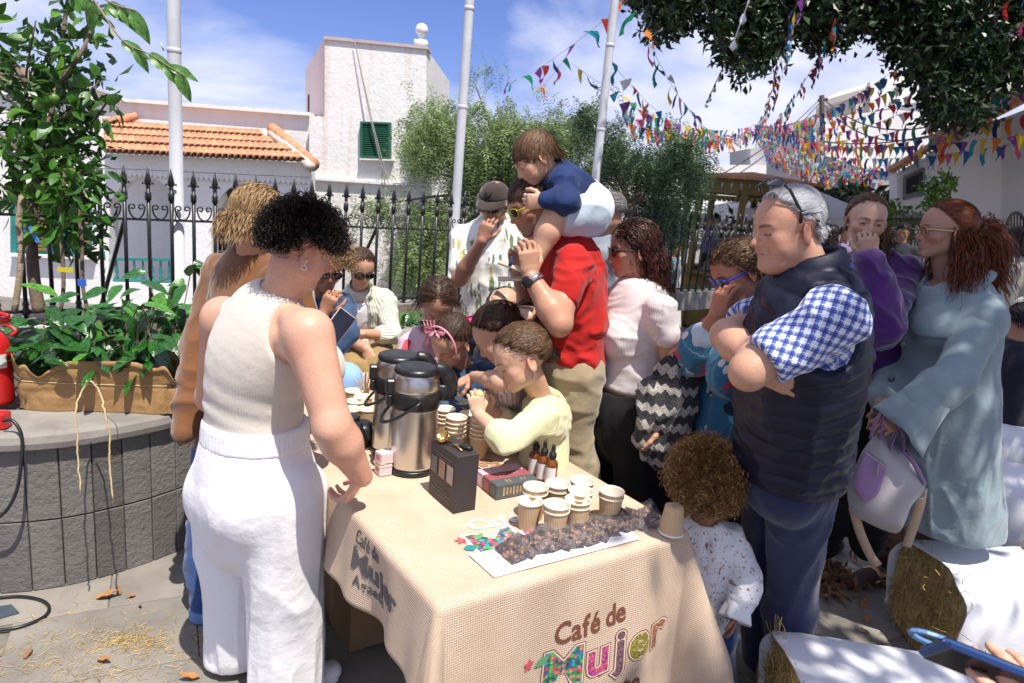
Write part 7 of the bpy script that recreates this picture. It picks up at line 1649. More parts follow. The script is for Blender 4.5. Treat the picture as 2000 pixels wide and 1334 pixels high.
p2.garment('jacket', p2.torso()+p2.arm('L', .97)+p2.arm('R', .97), M_rustj, .008, .022, .03, clips=[(a(450, 890, 2.45), (0, 0, -1))], wr=folds((9, 9, 7), 5), amp=.012, cuts=[('c', J['neck']+UP*.01, J['neck']+UP*.2, .06, .09)])
M_jean = fabric('dark_blue_denim', (.022, .06, .18), .8, 900, .3); M_jeanl = fabric('washed_denim', (.14, .25, .45), .8, 900, .3, .1, .25, 12)
p2.garment('jeans', p2.leg('L', (.085, .066, .055))+p2.leg('R', (.085, .066, .055)), M_jean, .008, .004, .03, clips=[(J['anL']+UP*.03, (0, 0, -1))], wr=folds((8, 8, 16), 2), amp=.006)
p2.garment('turned_cuff', [('c', J['anL']+UP*.0, J['anL']+UP*.05, .063, .062)], M_jeanl, .005, 0, clips=[(J['anL']+UP*.005, (0, 0, -1)), (J['anL']+UP*.045, (0, 0, 1))])
p2.garment('ankle', [('c', J['anL']-UP*.05, J['anL']+UP*.02, .035, .04)], mat('ankle_skin', C_skin, .5), .006, 0, 0)
M_snk = mat('offwhite_leather', (.62, .58, .54), .6, .06, 20); q = G(420, 1262); shoe(p2, q+np.array([.05, .0, 0]), q+np.array([-.05, .17, 0]), M_snk, .045, .085, sole=M_lab); shoe(p2, q+np.array([.28, .16, 0]), q+np.array([.16, .33, 0]), M_snk, .045, .085)
hair(p2, H_bld, n=2600, seg=12, length=.12, comb=lambda P, q: np.where((P[:, 2] > -.01)[:, None], np.stack([q[:, 0], -1+0*q[:, 0], -.5+0*q[:, 0]], 1), down_comb(P, q)), grav=.5, curl=(.003, .12), width=.0042, seed=4, clump=.3, maxr=1.09)
# -- 3 older woman in denim, seated, hand on chin
J = dict(pelvis=a(600, 720, 3.25), neck=a(622, 580, 3.2), head=a(634, 525, 3.12), shL=a(668, 600, 3.16), shR=a(585, 610, 3.2), elR=a(598, 680, 2.95), wrR=a(634, 610, 3.0), elL=a(676, 650, 3.0), wrL=a(640, 690, 2.95), hipL=a(625, 725, 3.2), hipR=a(585, 725, 3.2), knL=a(675, 745, 2.8), knR=a(610, 745, 2.8), anL=a(690, 870, 2.8), anR=a(630, 870, 2.8))
hd = dict(f=HF(J['head'], (.55, -.80, -.25), (0, 0, 1), .98), fem=1, old=1)
p3 = Person('older woman with sunglasses and denim jacket seated behind the held phone', J, dict(w=.9, arm=(.05, .042, .028), hand=.95), hd, (J['pelvis'][0], J['pelvis'][1], .5), vox=.006)
p3.body(hands={'R': ((.35, -.15, .9), (.3, .8, .3), .9, -1)}, zlo=.9, tone=C_tan)
M_denj = fabric('mid_blue_denim', (.045, .085, .165), .8, 900, .35, .1, .2, 14)
p3.garment('denim_jacket', p3.torso()+p3.arm('L', .95)+p3.arm('R', .8), M_denj, .008, .015, .025, wr=folds((10, 10, 10), 7), amp=.009, cuts=[('c', J['neck'], J['neck']+UP*.2, .06, .09)]); p3.garment('pale_jeans', p3.leg('L', (.09, .075, .06))+p3.leg('R', (.09, .075, .06))+[('c', J['hipL'], J['hipR'], .11, .11)], fabric('pale_blue_denim', (.24, .40, .66), .8, 900, .3), .009, .004, .03, wr=folds((9, 9, 9), 1), amp=.006)
hair(p3, H_bld, n=1500, seg=12, length=.10, comb=lambda P, q: q+np.array([0, -.4, -.3]), curl=(.006, .03), width=.004, rad=(.088, .106, .096)); glasses(p3, mat('plum_frame', (.10, .02, .05), .3), wrap=.6)
# -- 4 young woman in the striped shirt, seated
J = dict(pelvis=a(712, 690, 3.95), neck=a(706, 570, 3.88), head=a(706, 524, 3.80), shR=a(671, 592, 3.9), shL=a(752, 588, 3.9), elR=a(664, 655, 3.75), wrR=a(716, 682, 3.45), elL=a(768, 655, 3.75), wrL=a(704, 652, 3.55), hipR=a(690, 690, 3.95), hipL=a(738, 690, 3.95), knR=a(690, 728, 3.4), knL=a(742, 720, 3.45), anR=a(700, 830, 3.4), anL=a(745, 830, 3.45))
hd = dict(f=HF(J['head'], (.42, -.78, -.42), (0, -.1, 1), .95), fem=1, lips=1.1)
p4 = Person('young woman in sunglasses and open green-striped shirt seated on the planter wall', J, dict(w=.85, arm=(.042, .036, .026), hand=.9, neckr=.046), hd, (J['pelvis'][0], J['pelvis'][1], .5), vox=.006)
p4.body(hands={'R': ((.45, -.4, -.7), (.3, .6, -.4), .6, -1), 'L': ((-.9, -.1, .05), (.0, -.2, -1), .4, 1)}, zlo=.6, tone=C_skin)
M_str = pattern('green_striped_cotton', f_stripes((.62, .62, .54), (.16, .18, .09), .016, .22))
M_wtee = fabric('white_tee', (.74, .74, .80), .9, 900, .25, .1)
p4.garment('white_tee', p4.torso(), M_wtee, .008, .002, .02, cuts=[('c', J['neck']+p4.fwd*.03, J['neck']+UP*.2, .07, .09)], wr=folds((9, 9, 9), 3), amp=.005)
seg4 = [(J['pelvis'], J['neck'], .15, p4.side), (J['shR'], J['elR'], .06, p4.fwd), (J['shL'], J['elL'], .06, p4.fwd), (J['elL'], J['wrL'], .05, p4.fwd)]
fr4 = p4.front
p4.garment('striped_shirt', p4.torso()+p4.arm('R', .56)+p4.arm('L', .56), M_str, .007, .018, .025, cuts=[('c', J['neck']+fr4*.15-UP*.02, J['pelvis']+fr4*.16, .085, .10), ('c', J['neck'], J['neck']+UP*.2, .062, .09)], wr=folds((11, 11, 11), 4), amp=.010, patf=pat_limbs(seg4))
collar(p4, M_str, J['neck']-UP*.002, frame_of(p4.fwd), .058, .095, .030, 1.3)
p4.garment('khaki_trousers', p4.leg('L', (.095, .08, .065))+p4.leg('R', (.095, .08, .065))+[('c', J['hipL'], J['hipR'], .12, .12)], fabric('khaki_twill', (.30, .20, .075), .85, 900, .3), .009, .005, .04, wr=folds((10, 10, 10), 8), amp=.010)
hair(p4, H_brn, n=1500, seg=9, length=.10, region=reg_pull, comb=to_target((0, -.11, .03)), width=.0032); glasses(p4, M_bk, h=.021, w_=.030)
ponytail(p4, H_brn, None, [p4.h['f'].w(q) for q in ((0, -.115, .03), (.0, -.15, .01), (.01, -.15, -.05), (.01, -.13, -.10))], 150, .022)
print('people a', time.time()-T1)
# -- 5 girl in pink with a red bag strap
J = dict(pelvis=a(840, 800, 3.0), neck=a(843, 648, 2.95), head=a(856, 594, 2.86), shR=a(800, 672, 2.96), shL=a(890, 676, 2.9), elR=a(785, 745, 2.85), wrR=a(835, 770, 2.7), elL=a(905, 745, 2.85), wrL=a(880, 770, 2.7))
hd = dict(f=HF(J['head'], (.12, -.72, -.68), (0, -.5, 1), .96), fem=1, child=1, brow=(.02, .012, .01))
p5 = Person('dark-haired girl in a pale pink shirt with a red bag strap looking down', J, dict(w=.66, sh=.042, arm=(.036, .030, .022), hand=.75, neckr=.038), hd, (J['pelvis'][0], J['pelvis'][1], 0), vox=.0055)
p5.body(zlo=.6, tone=(.40, .215, .14))
M_pk = fabric('pale_pink_cotton', (.60, .42, .50), .9, 800, .25); M_mv = fabric('mauve_cotton', (.42, .26, .32), .9, 800, .25)
p5.garment('pink_shirt', p5.torso()+p5.arm('R', .97)+p5.arm('L', .97), M_pk, .008, .012, .02, cuts=[('c', J['neck'], J['neck']+UP*.2, .05, .07)], wr=folds((12, 12, 12), 2), amp=.008)
p5.garment('mauve_vest', p5.torso(), M_mv, .008, .018, .02, cuts=[('l', J['shR'], (.10, .10, .16)), ('l', J['shL'], (.075, .1, .15)), ('c', J['neck'], J['neck']+UP*.2, .062, .08)], wr=folds((9, 9, 9), 2), amp=.006)
m = MB(); m.tube(spline([J['neck']+p5.side*-.0+UP*.0+p5.side*.075*-1*-1+(0, 0, .01), J['neck']+p5.side*.085-UP*.05+p5.front*.085, J['neck']+p5.side*.09-UP*.16+p5.front*.11, J['neck']+p5.side*.10-UP*.3+p5.front*.10], 5), .016, 6, flat=.3, up=tuple(p5.front)); m.build('bag_strap', fabric('coral_red_webbing', (.60, .06, .09), .8), p5.root, True)
hair(p5, H_brn, n=1900, seg=12, length=.17, region=reg_pull, comb=lambda P, q: np.where((P[:, 2] > .0)[:, None], np.stack([np.sign(P[:, 0])*.9, -.9+0*P[:, 0], -.6+0*P[:, 0]], 1), down_comb(P, q)), grav=.2, width=.0032, seed=6, rad=(.084, .102, .093))
# -- 6 girl with the pink headband
J = dict(pelvis=a(915, 830, 2.72), neck=a(905, 715, 2.74), head=a(882, 668, 2.62), shR=a(868, 740, 2.68), shL=a(950, 735, 2.74), elR=a(865, 790, 2.6), wrR=a(890, 815, 2.5), elL=a(965, 785, 2.65), wrL=a(925, 810, 2.5))
hd = dict(f=HF(J['head'], (-.50, -.62, -.62), (-.1, -.4, 1), .93), fem=1, child=1)
p6 = Person('small girl with a pink crown headband and denim jacket bending over the cups', J, dict(w=.6, sh=.04, arm=(.036, .030, .022), hand=.7, neckr=.036), hd, (J['pelvis'][0], J['pelvis'][1], 0), vox=.0055)
p6.body(zlo=.6, tone=C_kid)
p6.garment('denim_jacket', p6.torso()+p6.arm('R', .95)+p6.arm('L', .95), M_denj, .008, .016, .02, cuts=[('c', J['neck'], J['neck']+UP*.2, .05, .07)], wr=folds((13, 13, 13), 5), amp=.010)
hair(p6, H_brn, n=1900, seg=9, length=.10, region=reg_pull, comb=to_target((0, -.10, .075)), width=.003, seed=8)
def headband(p, m, z=.03, y=.045, nm='headband'):
 hf = p.h['f']; P = [hf.w((.089*math.sin(t), y-.035*math.cos(t)+.02, .034+.093*math.cos(t)+.003)) for t in np.linspace(-1.9, 1.9, 22)]; mb = MB(); mb.tube(P, .0045, 6, flat=1.4); return mb.build(nm, m, p.root, True)
M_hp = mat('pink_satin', (.66, .26, .34), .4, .06); M_mag = mat('magenta_bow_fabric', (.60, .02, .22), .6, .1); headband(p6, M_hp)
def bow(p, c, R, s_, m, nm='hair_bow', tails=True):
 """ribbon bow: two loops, a knot and two tails"""
 mb = MB()
 for q in (-1, 1):
  P = [(0, 0, 0), (q*.5, .10, .22), (q*1.0, .12, .30), (q*1.08, .1, -.02), (q*1.0, .05, -.28), (q*.5, .0, -.18), (0, 0, 0)]; P = spline(P, 4)
  V = [];
  for x in P: V += [c+R@(x*s_+np.array([0, .22*s_*abs(x[0]), 0])), c+R@(x*s_*np.array([1, 1, .86])-np.array([0, .20*s_*abs(x[0])+.02*s_, 0]))]
  mb.add(V, [(2*i, 2*i+1, 2*i+3, 2*i+2) for i in range(len(P)-1)])
  mb.add([c, c+R@np.array([q*.95, .12, .30])*s_, c+R@np.array([q*1.1, .16, 0])*s_, c+R@np.array([q*.95, .12, -.30])*s_], [(0, 1, 2), (0, 2, 3)])
  if tails: mb.add([c+R@np.array([0, .02, 0])*s_, c+R@np.array([q*.25, .1, -.55])*s_, c+R@np.array([q*.75, .12, -.75])*s_, c+R@np.array([q*.5, .05, -.3])*s_], [(0, 1, 2, 3)])
 mb.lathe(c, [(.001, -.16*s_), (.16*s_, -.08*s_), (.16*s_, .08*s_), (.001, .16*s_)], 10, R=R, cap=False); o = mb.build(nm, m, p.root, False); smooth_mod(o, 35); q = o.modifiers.new('t', 'SOLIDIFY'); q.thickness = .0012; return o
bow(p6, a(850, 648, 2.50), frame_of((-.2, -.9, .3)), .034, M_hp, 'headband_flower'); bow(p6, a(899, 625, 2.62), frame_of((.1, -.7, .6)), .046, M_mag, 'magenta_bow', False)
m = MB(); c6 = a(838, 640, 2.50)
for k in range(4): m.tube([c6+(-.01+.01*k, 0, -.01), c6+(-.022+.013*k, 0, .022)], [.003, .0015], 5); m.lathe(c6+(-.022+.013*k, 0, .024), [(.0005, -.004), (.004, 0), (.0005, .004)], 6, cap=False)
m.build('crown_points', M_hp, p6.root, True)
# -- 7 girl with the beige bow
J = dict(pelvis=a(1005, 850, 2.50), neck=a(1010, 715, 2.48), head=a(975, 655, 2.42), shR=a(985, 745, 2.32), shL=a(1030, 740, 2.58), elR=a(962, 738, 2.30), wrR=a(925, 732, 2.38), elL=a(1000, 790, 2.6), wrL=a(960, 810, 2.5))
J['elR'] = a(975, 745, 2.18); J['wrR'] = a(925, 735, 2.36)
hd = dict(f=HF(J['head'], (-.70, .05, -.62), (-.5, 0, 1), .99), fem=1, child=1)
p7 = Person('girl with a beige hair bow and brown ponytail stirring a cup with a stick', J, dict(w=.64, sh=.042, arm=(.034, .029, .021), hand=.72, neckr=.036), hd, (J['pelvis'][0], J['pelvis'][1], 0), vox=.0055)
p7.body(hands={'R': ((-.75, .1, -.45), (.1, .3, -1), .7, 1), 'L': ((-.8, .1, -.2), (0, 0, -1), .6, -1)}, zlo=.6, tone=C_kid)
M_rs = pattern('pink_striped_blouse', f_stripes((.60, .50, .50), (.42, .24, .20), .008, .3))
p7.garment('striped_blouse', p7.torso()+p7.arm('R', .3)+p7.arm('L', .6), M_rs, .008, .012, .02, cuts=[('c', J['neck'], J['neck']+UP*.2, .05, .07)], wr=folds((12, 12, 12), 9), amp=.008, patf=pat_limbs([(J['pelvis'], J['neck'], .1, p7.side)]))
hair(p7, H_brn, n=2200, seg=9, length=.12, region=reg_pull, comb=to_target((0, -.105, .085)), width=.003, seed=18, rad=(.085, .103, .093))
hf = p7.h['f']; ponytail(p7, H_mid, None, [a(1000, 612, 2.46), a(1022, 606, 2.50), a(1040, 630, 2.54), a(1042, 665, 2.56), a(1032, 690, 2.55)], 420, .042, .003, curl=(.006, .03))
bow(p7, a(1003, 600, 2.42), frame_of((-.3, -.8, .5), (.3, 0, 1)), .080, mat('beige_satin', (.66, .45, .34), .5, .1), 'beige_bow')
# -- 8 girl in pale yellow with a bun
J = dict(pelvis=a(1062, 905, 2.33), neck=a(1066, 780, 2.30), head=a(1018, 702, 2.20), shR=a(1052, 805, 2.42), shL=a(1058, 812, 2.19), elL=a(990, 862, 2.05), wrL=a(935, 810, 2.16), elR=a(1000, 830, 2.35), wrR=a(955, 800, 2.28))
hd = dict(f=HF(J['head'], (-.86, -.30, -.42), (-.35, 0, 1), 1.0), fem=1, child=1, brow=(.12, .06, .03), nose=.8)
p8 = Person('small girl in a pale yellow top with a blue scrunchie round her bun', J, dict(w=.62, sh=.044, arm=(.036, .031, .024), hand=.72, neckr=.036), hd, (J['pelvis'][0], J['pelvis'][1], 0), vox=.0045)
p8.body(hands={'L': ((-.25, .1, .95), (-.3, .9, .1), .9, -1), 'R': ((-.4, -.1, .9), (-.3, -.9, .1), .9, 1)}, zlo=.6, tone=(.60, .37, .25))
M_yel = ribbed('pale_yellow_rib', (.72, .70, .42), .006, 0, .3)
p8.garment('yellow_top', p8.torso()+p8.arm('L', .62)+p8.arm('R', .62), M_yel, .0065, .014, .02, cuts=[('c', J['neck']+UP*.0, J['neck']+UP*.2, .048, .07)], wr=folds((11, 11, 11), 12), amp=.010, patf=pat_limbs([(J['pelvis'], J['neck'], .1, p8.side), (J['shL'], J['elL'], .05, UP)]))
hair(p8, H_mid, n=2600, seg=10, length=.13, region=lambda q: (q[:, 2] > 1.0*q[:, 1]-.20) & (q[:, 2] > -.76) & ~((np.abs(q[:, 0]) > .84) & (q[:, 2] < -.08) & (q[:, 1] > -.25)), comb=to_target((0, -.125, .03)), width=.0028, seed=28, rad=(.085, .104, .093))
g = np.random.default_rng(4); bc = a(1079, 694, 2.25); hb_ = []
for k in range(260):
 u = nz(g.normal(size=3)); v = nz(np.cross(u, g.normal(size=3))); r = .026*g.uniform(.8, 1.1); t = np.linspace(0, 3.2, 9); hb_.append(bc+r*(np.cos(t)[:, None]*u+np.sin(t)[:, None]*v))
P = np.array(hb_); V, F = ribbons(P, np.full(len(P), .003), P-bc); mk('bun', V, F, H_mid, p8.root, True)
m = MB(); ax2 = nz(a(1079, 694, 2.25)-a(1020, 700, 2.2)); Rb = frame_of(ax2); c8 = a(1062, 680, 2.21)
for k in range(26): t = k/26*6.283; m.tube([c8+Rb@(np.array([math.cos(t), 0, math.sin(t)])*.016), c8+Rb@(np.array([math.cos(t+.15)*.030, .008*math.sin(k*2.4), math.sin(t+.15)*.030]))], [.009, .004], 5)
m.build('scrunchie', mat('royal_blue_satin', (.02, .045, .22), .4), p8.root, True)
m = MB(); m.lathe(a(936, 772, 2.18), [(.0005, -.010), (.014, -.006), (.018, .002), (.012, .012), (.0005, .015)], 12, cap=False); tag(m.build('biscuit', mat('pale_biscuit', (.52, .40, .18), .8), None, True), 'round pale biscuit held in the yellow-topped girl\'s fingers', 'biscuit')
# -- 9 balding man crouching behind
J = dict(pelvis=a(1005, 800, 3.25), neck=a(1000, 660, 3.2), head=a(982, 610, 3.1), shR=a(950, 690, 3.2), shL=a(1060, 690, 3.2), elR=a(940, 760, 3.1), wrR=a(970, 800, 2.95), elL=a(1060, 780, 3.1), wrL=a(1040, 830, 3.0))
hd = dict(f=HF(J['head'], (-.3, -.62, -.70), (0, -.6, 1), 1.0), old=1, browt=1.3, brow=(.2, .18, .17))
p9 = Person('balding man with grey sides bending down behind the girl with the beige bow', J, dict(w=.95), hd, (J['pelvis'][0], J['pelvis'][1], 0), vox=.007); p9.body(zlo=.5, tone=C_skin)
p9.garment('grey_shirt', p9.torso()+p9.arm('R', .9)+p9.arm('L', .9), fabric('slate_cotton', (.12, .13, .15), .9), .010, .014, .03, wr=folds((9, 9, 9), 2), amp=.008); hair(p9, H_s, n=900, seg=6, length=.03, region=lambda q: (q[:, 2] < .35) & reg_std(q), width=.003)
# -- 10 man in the brown cap and leaf-print shirt
J = dict(pelvis=a(962, 640, 3.75), neck=a(972, 438, 3.75), head=a(964, 396, 3.64), shR=a(905, 466, 3.75), shL=a(1028, 462, 3.75), elR=a(897, 545, 3.55), wrR=a(942, 470, 3.42), elL=a(1046, 545, 3.7), wrL=a(1030, 600, 3.5), hipR=a(935, 650, 3.75), hipL=a(990, 650, 3.75), knR=a(935, 780, 3.75), knL=a(990, 780, 3.75), anR=a(940, 900, 3.75), anL=a(990, 900, 3.75))
hd = dict(f=HF(J['head'], (-.30, -.86, -.38), (0, -.2, 1), .98), old=1, beard=(.22, .12, .09), bamt=.3)
p10 = Person('man in a brown cap and leaf-print shirt with his hand at his chin', J, dict(w=.97, torso=[(0, .165, .125), (.3, .165, .13), (.6, .17, .13), (.82, .165, .115), (.95, .11, .08)], arm=(.052, .043, .031)), hd, (J['pelvis'][0], J['pelvis'][1], 0), vox=.006)
p10.body(hands={'R': ((.25, -.1, .95), (.2, .9, .1), [.6, .8, .95, 1.1], -1), 'L': ((-.35, -.3, -.85), (0, .9, -.2), .35, 1)}, zlo=.6, tone=(.36, .18, .12))
M_haw = pattern('leaf_print_cotton', f_blobs((.70, .70, .66), [((.16, .22, .10), 1.0), ((.45, .36, .14), 1.35), ((.14, .19, .15), 1.8)], 18, .27, (1, .30, 1)))
seg = [(J['pelvis'], J['neck'], .16, p10.side), (J['shR'], J['elR'], .07, p10.fwd), (J['shL'], J['elL'], .07, p10.fwd)]
p10.garment('leaf_print_shirt', p10.torso()+p10.arm('R', .36)+p10.arm('L', .36), M_haw, .007, .022, .03, cuts=[('c', J['neck']+p10.fwd*.02, J['neck']+UP*.2, .062, .09)], clips=[(J['shR']+(J['elR']-J['shR'])*.74, J['elR']-J['shR'])] if 0 else [], wr=folds((8, 8, 6), 14), amp=.012, patf=pat_limbs(seg)); collar(p10, M_haw, J['neck']+UP*.005, frame_of(p10.fwd), .062, .105, .030, .9)
p10.garment('trousers', p10.leg('L', (.1, .08, .07))+p10.leg('R', (.1, .08, .07))+[('c', J['hipL'], J['hipR'], .12, .12)], fabric('dark_trousers', (.04, .04, .05), .9), .010, 0, .04)
glasses(p10, M_bk, h=.019, w_=.029)
def cap_hat(p, m, z0=.045, bill=.075, tilt=.12):
 hf = p.h['f']; V = []; F = []; n = 28; rings = 9
 for j in range(rings):
  u = j/(rings-1); a_ = u*math.pi/2
  for i in range(n):
   t = 2*math.pi*i/n; V.append(hf.w((.089*math.cos(a_)**.8*math.cos(t), -.014+.109*math.cos(a_)**.8*math.sin(t), z0-.01+.085*math.sin(a_)-tilt*.0*math.sin(t)+.004*math.sin(t))))
 for j in range(rings-1):
  for i in range(n): F.append((j*n+i, j*n+(i+1) % n, (j+1)*n+(i+1) % n, (j+1)*n+i))
 o = mk('cap', np.array(V), F, m, p.root, True); q = o.modifiers.new('t', 'SOLIDIFY'); q.thickness = .003
 V = []; F = []; k = 15
 for j in range(7):
  u = j/6
  for i in range(k):
   t = math.pi*(.08+.84*i/(k-1)); c_, s_ = math.cos(t), math.sin(t); r = 1+u*bill/.105*s_**.6*1.0; V.append(hf.w((.088*c_*(1+.06*u), -.014+.107*s_*r, z0-.004-.022*u*u-.018*c_*c_*u*1.0)))
 for j in range(6):
  for i in range(k-1): F.append((j*k+i, j*k+i+1, (j+1)*k+i+1, (j+1)*k+i))
 b = mk('bill', np.array(V), F, m, o, True); q = b.modifiers.new('t', 'SOLIDIFY'); q.thickness = .003
 mb = MB(); mb.lathe(hf.w((0, -.014, z0+.074)), [(.0005, .006), (.007, .003), (.008, -.002)], 10, cap=False); mb.build('button', m, o); return o
M_capm = fabric('brown_cap_cotton', (.045, .03, .025), .9); cp = cap_hat(p10, M_capm)
hf = p10.h['f']; m = MB()
def onc(x, z): th = x/.1; rr = .110+.001; return hf.w((.092*math.sin(th)*1.0, -.014+rr*math.cos(th)*math.cos(z/.085*1.0)**.8+.0025, .040+.085*math.sin(z/.085)))
for pts in ([(-.016, .018), (-.016, .052)], [(-.020, .052), (.014, .020)], [(.013, .018), (.013, .054)], [(-.022, .018), (-.009, .018)], [(-.019, .060), (.0, .036), (.022, .062)], [(0, .036), (0, .010)], [(-.008, .010), (.008, .010)], [(.008, .054), (.020, .054)]): m.tube([onc(x, z) for x, z in spline([(x, z, 0) for x, z in pts], 4)[:, :2]] if len(pts) > 2 else [onc(*pts[0]), onc((pts[0][0]+pts[1][0])/2, (pts[0][1]+pts[1][1])/2), onc(*pts[1])], .0026, 5)
m.build('monogram', M_bk, cp)
# -- 11 man in the red T-shirt
J = dict(pelvis=a(1122, 705, 2.55), chest=a(1118, 560, 2.55), waist=a(1120, 650, 2.55), neck=a(1085, 462, 2.55), head=a(1042, 400, 2.50), shL=a(1118, 512, 2.37), shR=a(1085, 505, 2.74), elL=a(1092, 632, 2.22), wrL=a(1036, 540, 2.28), elR=a(1040, 600, 2.78), wrR=a(1012, 530, 2.62), hipL=a(1125, 725, 2.48), hipR=a(1110, 725, 2.66), knL=a(1112, 850, 2.50), knR=a(1095, 850, 2.70), anL=a(1140, 1010, 2.55), anR=a(1110, 1000, 2.75))
hd = dict(f=HF(J['head'], (-.84, -.30, -.44), (-.3, 0, 1), 1.0), beard=(.14, .09, .07), bamt=.35, nose=1.15)
p11 = Person('man in a red T-shirt and sunglasses carrying the boy on his shoulders', J, dict(w=1.0, torso=[(0, .150, .110), (.25, .148, .112), (.5, .150, .118), (.75, .16, .122), (.9, .14, .10), (.98, .09, .07)], sh=.060, arm=(.055, .046, .032), neckr=.060), hd, (J['pelvis'][0], J['pelvis'][1], 0), vox=.0045)
p11.body(hands={'L': ((-.15, -.05, .95), (-.4, .85, 0), .75, -1), 'R': ((-.1, -.3, .95), (.1, -.9, 0), .8, 1)}, zlo=.9, tone=(.46, .235, .15))
M_redt = fabric('red_jersey', (.42, .014, .012), .85, 900, .25, .1)
p11.garment('red_tshirt', p11.torso()+p11.arm('L', .25)+p11.arm('R', .25), M_redt, .0065, .012, .03, cuts=[('c', J['neck']+UP*.01, J['neck']+UP*.2+(-.06, 0, 0), .064, .09)], clips=[(a(1120, 700, 2.55)-(0, 0, .01), (0, .1, -1))], wr=lambda V: folds((9, 9, 11), 21)(V)*1.0+.3*np.exp(-((V[:, 2]-J['waist'][2])/.12)**2)*folds((4, 4, 18), 3)(V), amp=.014)
M_kh = fabric('khaki_chino', (.34, .27, .17), .85, 900, .3)
p11.garment('khaki_trousers', p11.leg('L', (.105, .08, .075))+p11.leg('R', (.105, .08, .075))+tube_prims([(J['pelvis']+UP*.03, .125, .095), (J['pelvis']-UP*.05, .14, .115)], p11.side, 2), M_kh, .009, .006, .05, wr=folds((8, 8, 10), 11), amp=.011)
hair(p11, H_brn, n=2300, seg=6, length=.032, comb=crown_comb, width=.0028, seed=41, maxr=1.05); glasses(p11, mat('yellow_metal', (.55, .45, .05), .3, metal=.5), h=.020, w_=.029)
wp = J['wrL']+(J['elL']-J['wrL'])*.10; axw = nz(J['elL']-J['wrL']); Rw = frame_of(axw)@rotx(-math.pi/2); m = MB(); m.lathe(wp, [(.0375, -.009), (.0405, -.008), (.0405, .008), (.0375, .009)], 26, R=Rw, cap=False); wt = m.build('wristwatch', mat('watch_steel', (.6, .6, .6), .2, .05, metal=1), p11.root, True)
dv = nz(np.array([-.5, -.85, 0])-axw*np.dot(axw, (-.5, -.85, 0))); m = MB(); m.lathe(wp+dv*.040, [(.001, -.003), (.019, -.003), (.020, .003), (.017, .006), (.001, .006)], 22, R=frame_of(dv, (.1, .1, 1))@rotx(-math.pi/2)); m.build('watch_dial', M_bk, wt, True)
m = MB(); q = J['wrL']+nz((-.15, -.05, .95))*.10;
# -- 12 boy on the shoulders
J = dict(pelvis=a(1148, 405, 2.52), neck=a(1078, 338, 2.50), head=a(1046, 312, 2.46), shL=a(1096, 352, 2.42), shR=a(1090, 345, 2.62), elL=a(1108, 392, 2.36), wrL=a(1064, 393, 2.34), elR=a(1070, 385, 2.72), wrR=a(1040, 385, 2.66), hipL=a(1148, 418, 2.46), hipR=a(1140, 415, 2.62), knL=a(1082, 425, 2.38), knR=a(1070, 425, 2.72), anL=a(1046, 508, 2.36), anR=a(1030, 505, 2.66))
hd = dict(f=HF(J['head'], (-.80, -.20, -.60), (-.5, 0, 1), .84), child=1)
p12 = Person('little boy in a navy denim jacket riding on the red-shirted man\'s shoulders', J, dict(w=.58, sh=.038, torso=[(0, .14, .115), (.4, .145, .12), (.8, .15, .11), (.95, .1, .07)], arm=(.032, .028, .021), leg=(.060, .042, .029), hand=.68, neckr=.038), hd, tuple(J['pelvis']), vox=.0045)
p12.body(hands={'L': ((-.9, .05, -.1), (0, .9, .1), 1.0, -1)}, legs='LR', tone=C_kid)
M_nvd = fabric('navy_denim', (.010, .026, .095), .75, 900, .35, .1, .3, 14)
p12.garment('navy_denim_jacket', p12.torso()+p12.arm('L', .95)+p12.arm('R', .95), M_nvd, .0065, .014, .025, cuts=[('c', J['neck'], J['head'], .045, .07)], clips=[(J['pelvis']+(J['neck']-J['pelvis'])*.10, J['pelvis']-J['neck'])], wr=folds((13, 13, 13), 6), amp=.010)
p12.garment('white_tee_hem', tube_prims([(J['pelvis']+(J['neck']-J['pelvis'])*.22, .098, .088), (J['pelvis']+(J['neck']-J['pelvis'])*-.02, .104, .092)], p12.side, 2), M_wtee, .007, 0)
p12.garment('pale_blue_shorts', limb(J, ['hipL', 'knL'], [.068, .052])+limb(J, ['hipR', 'knR'], [.068, .052])+[('c', J['hipL'], J['hipR'], .070, .070)], fabric('pale_blue_denim_shorts', (.40, .48, .55), .85), .0065, .008, .03, clips=[(J['knL']+(J['hipL']-J['knL'])*.10, J['knL']-J['hipL'])], wr=folds((12, 12, 12), 2), amp=.008)
hair(p12, H_mid, n=2000, seg=8, length=.055, comb=crown_comb, width=.003, seed=51, maxr=1.07)
p12.garment('collar_flap', [('e', J['neck']+(.03, -.02, .0), J['neck']+(.05, .06, .0), (.042, .02), (.042, .02), UP)], M_nvd, .006, 0)
sn = a(1012, 525, 2.30)
for k, (dx, dz, rr) in enumerate(((0, 0, .25), (.006, -.035, -.1))):
 r = empty('sandal', tuple(sn+(dx, .02*k, dz)), ('upper' if not k else 'lower')+' small beige sandal held in the red-shirted man\'s hand', 'sandal', 'pair of small sandals'); c = sn+np.array([dx, .02*k, dz]); R = roty(rr)
 for nm, pr_, mt in (('sole', [(-.07, 0, 0), (.07, 0, 0)], mat('sandal_sole', (.5, .42, .33), .7)), ): m = MB(); m.tube([c+R@np.array(q) for q in pr_], .030, 12, flat=.25, up=(0, 0, 1)); m.build(nm, mt, r, True)
 m = MB()
 for x in (-.03, .03): m.tube([c+R@np.array([x, .03*math.cos(t), .03*math.sin(t)]) for t in np.linspace(.1, 3.0, 8)], .006, 6)
 m.build('strap', M_nvd if k == 0 else mat('cream_strap', (.6, .55, .5), .7), r, True)
print('people b', time.time()-T1)
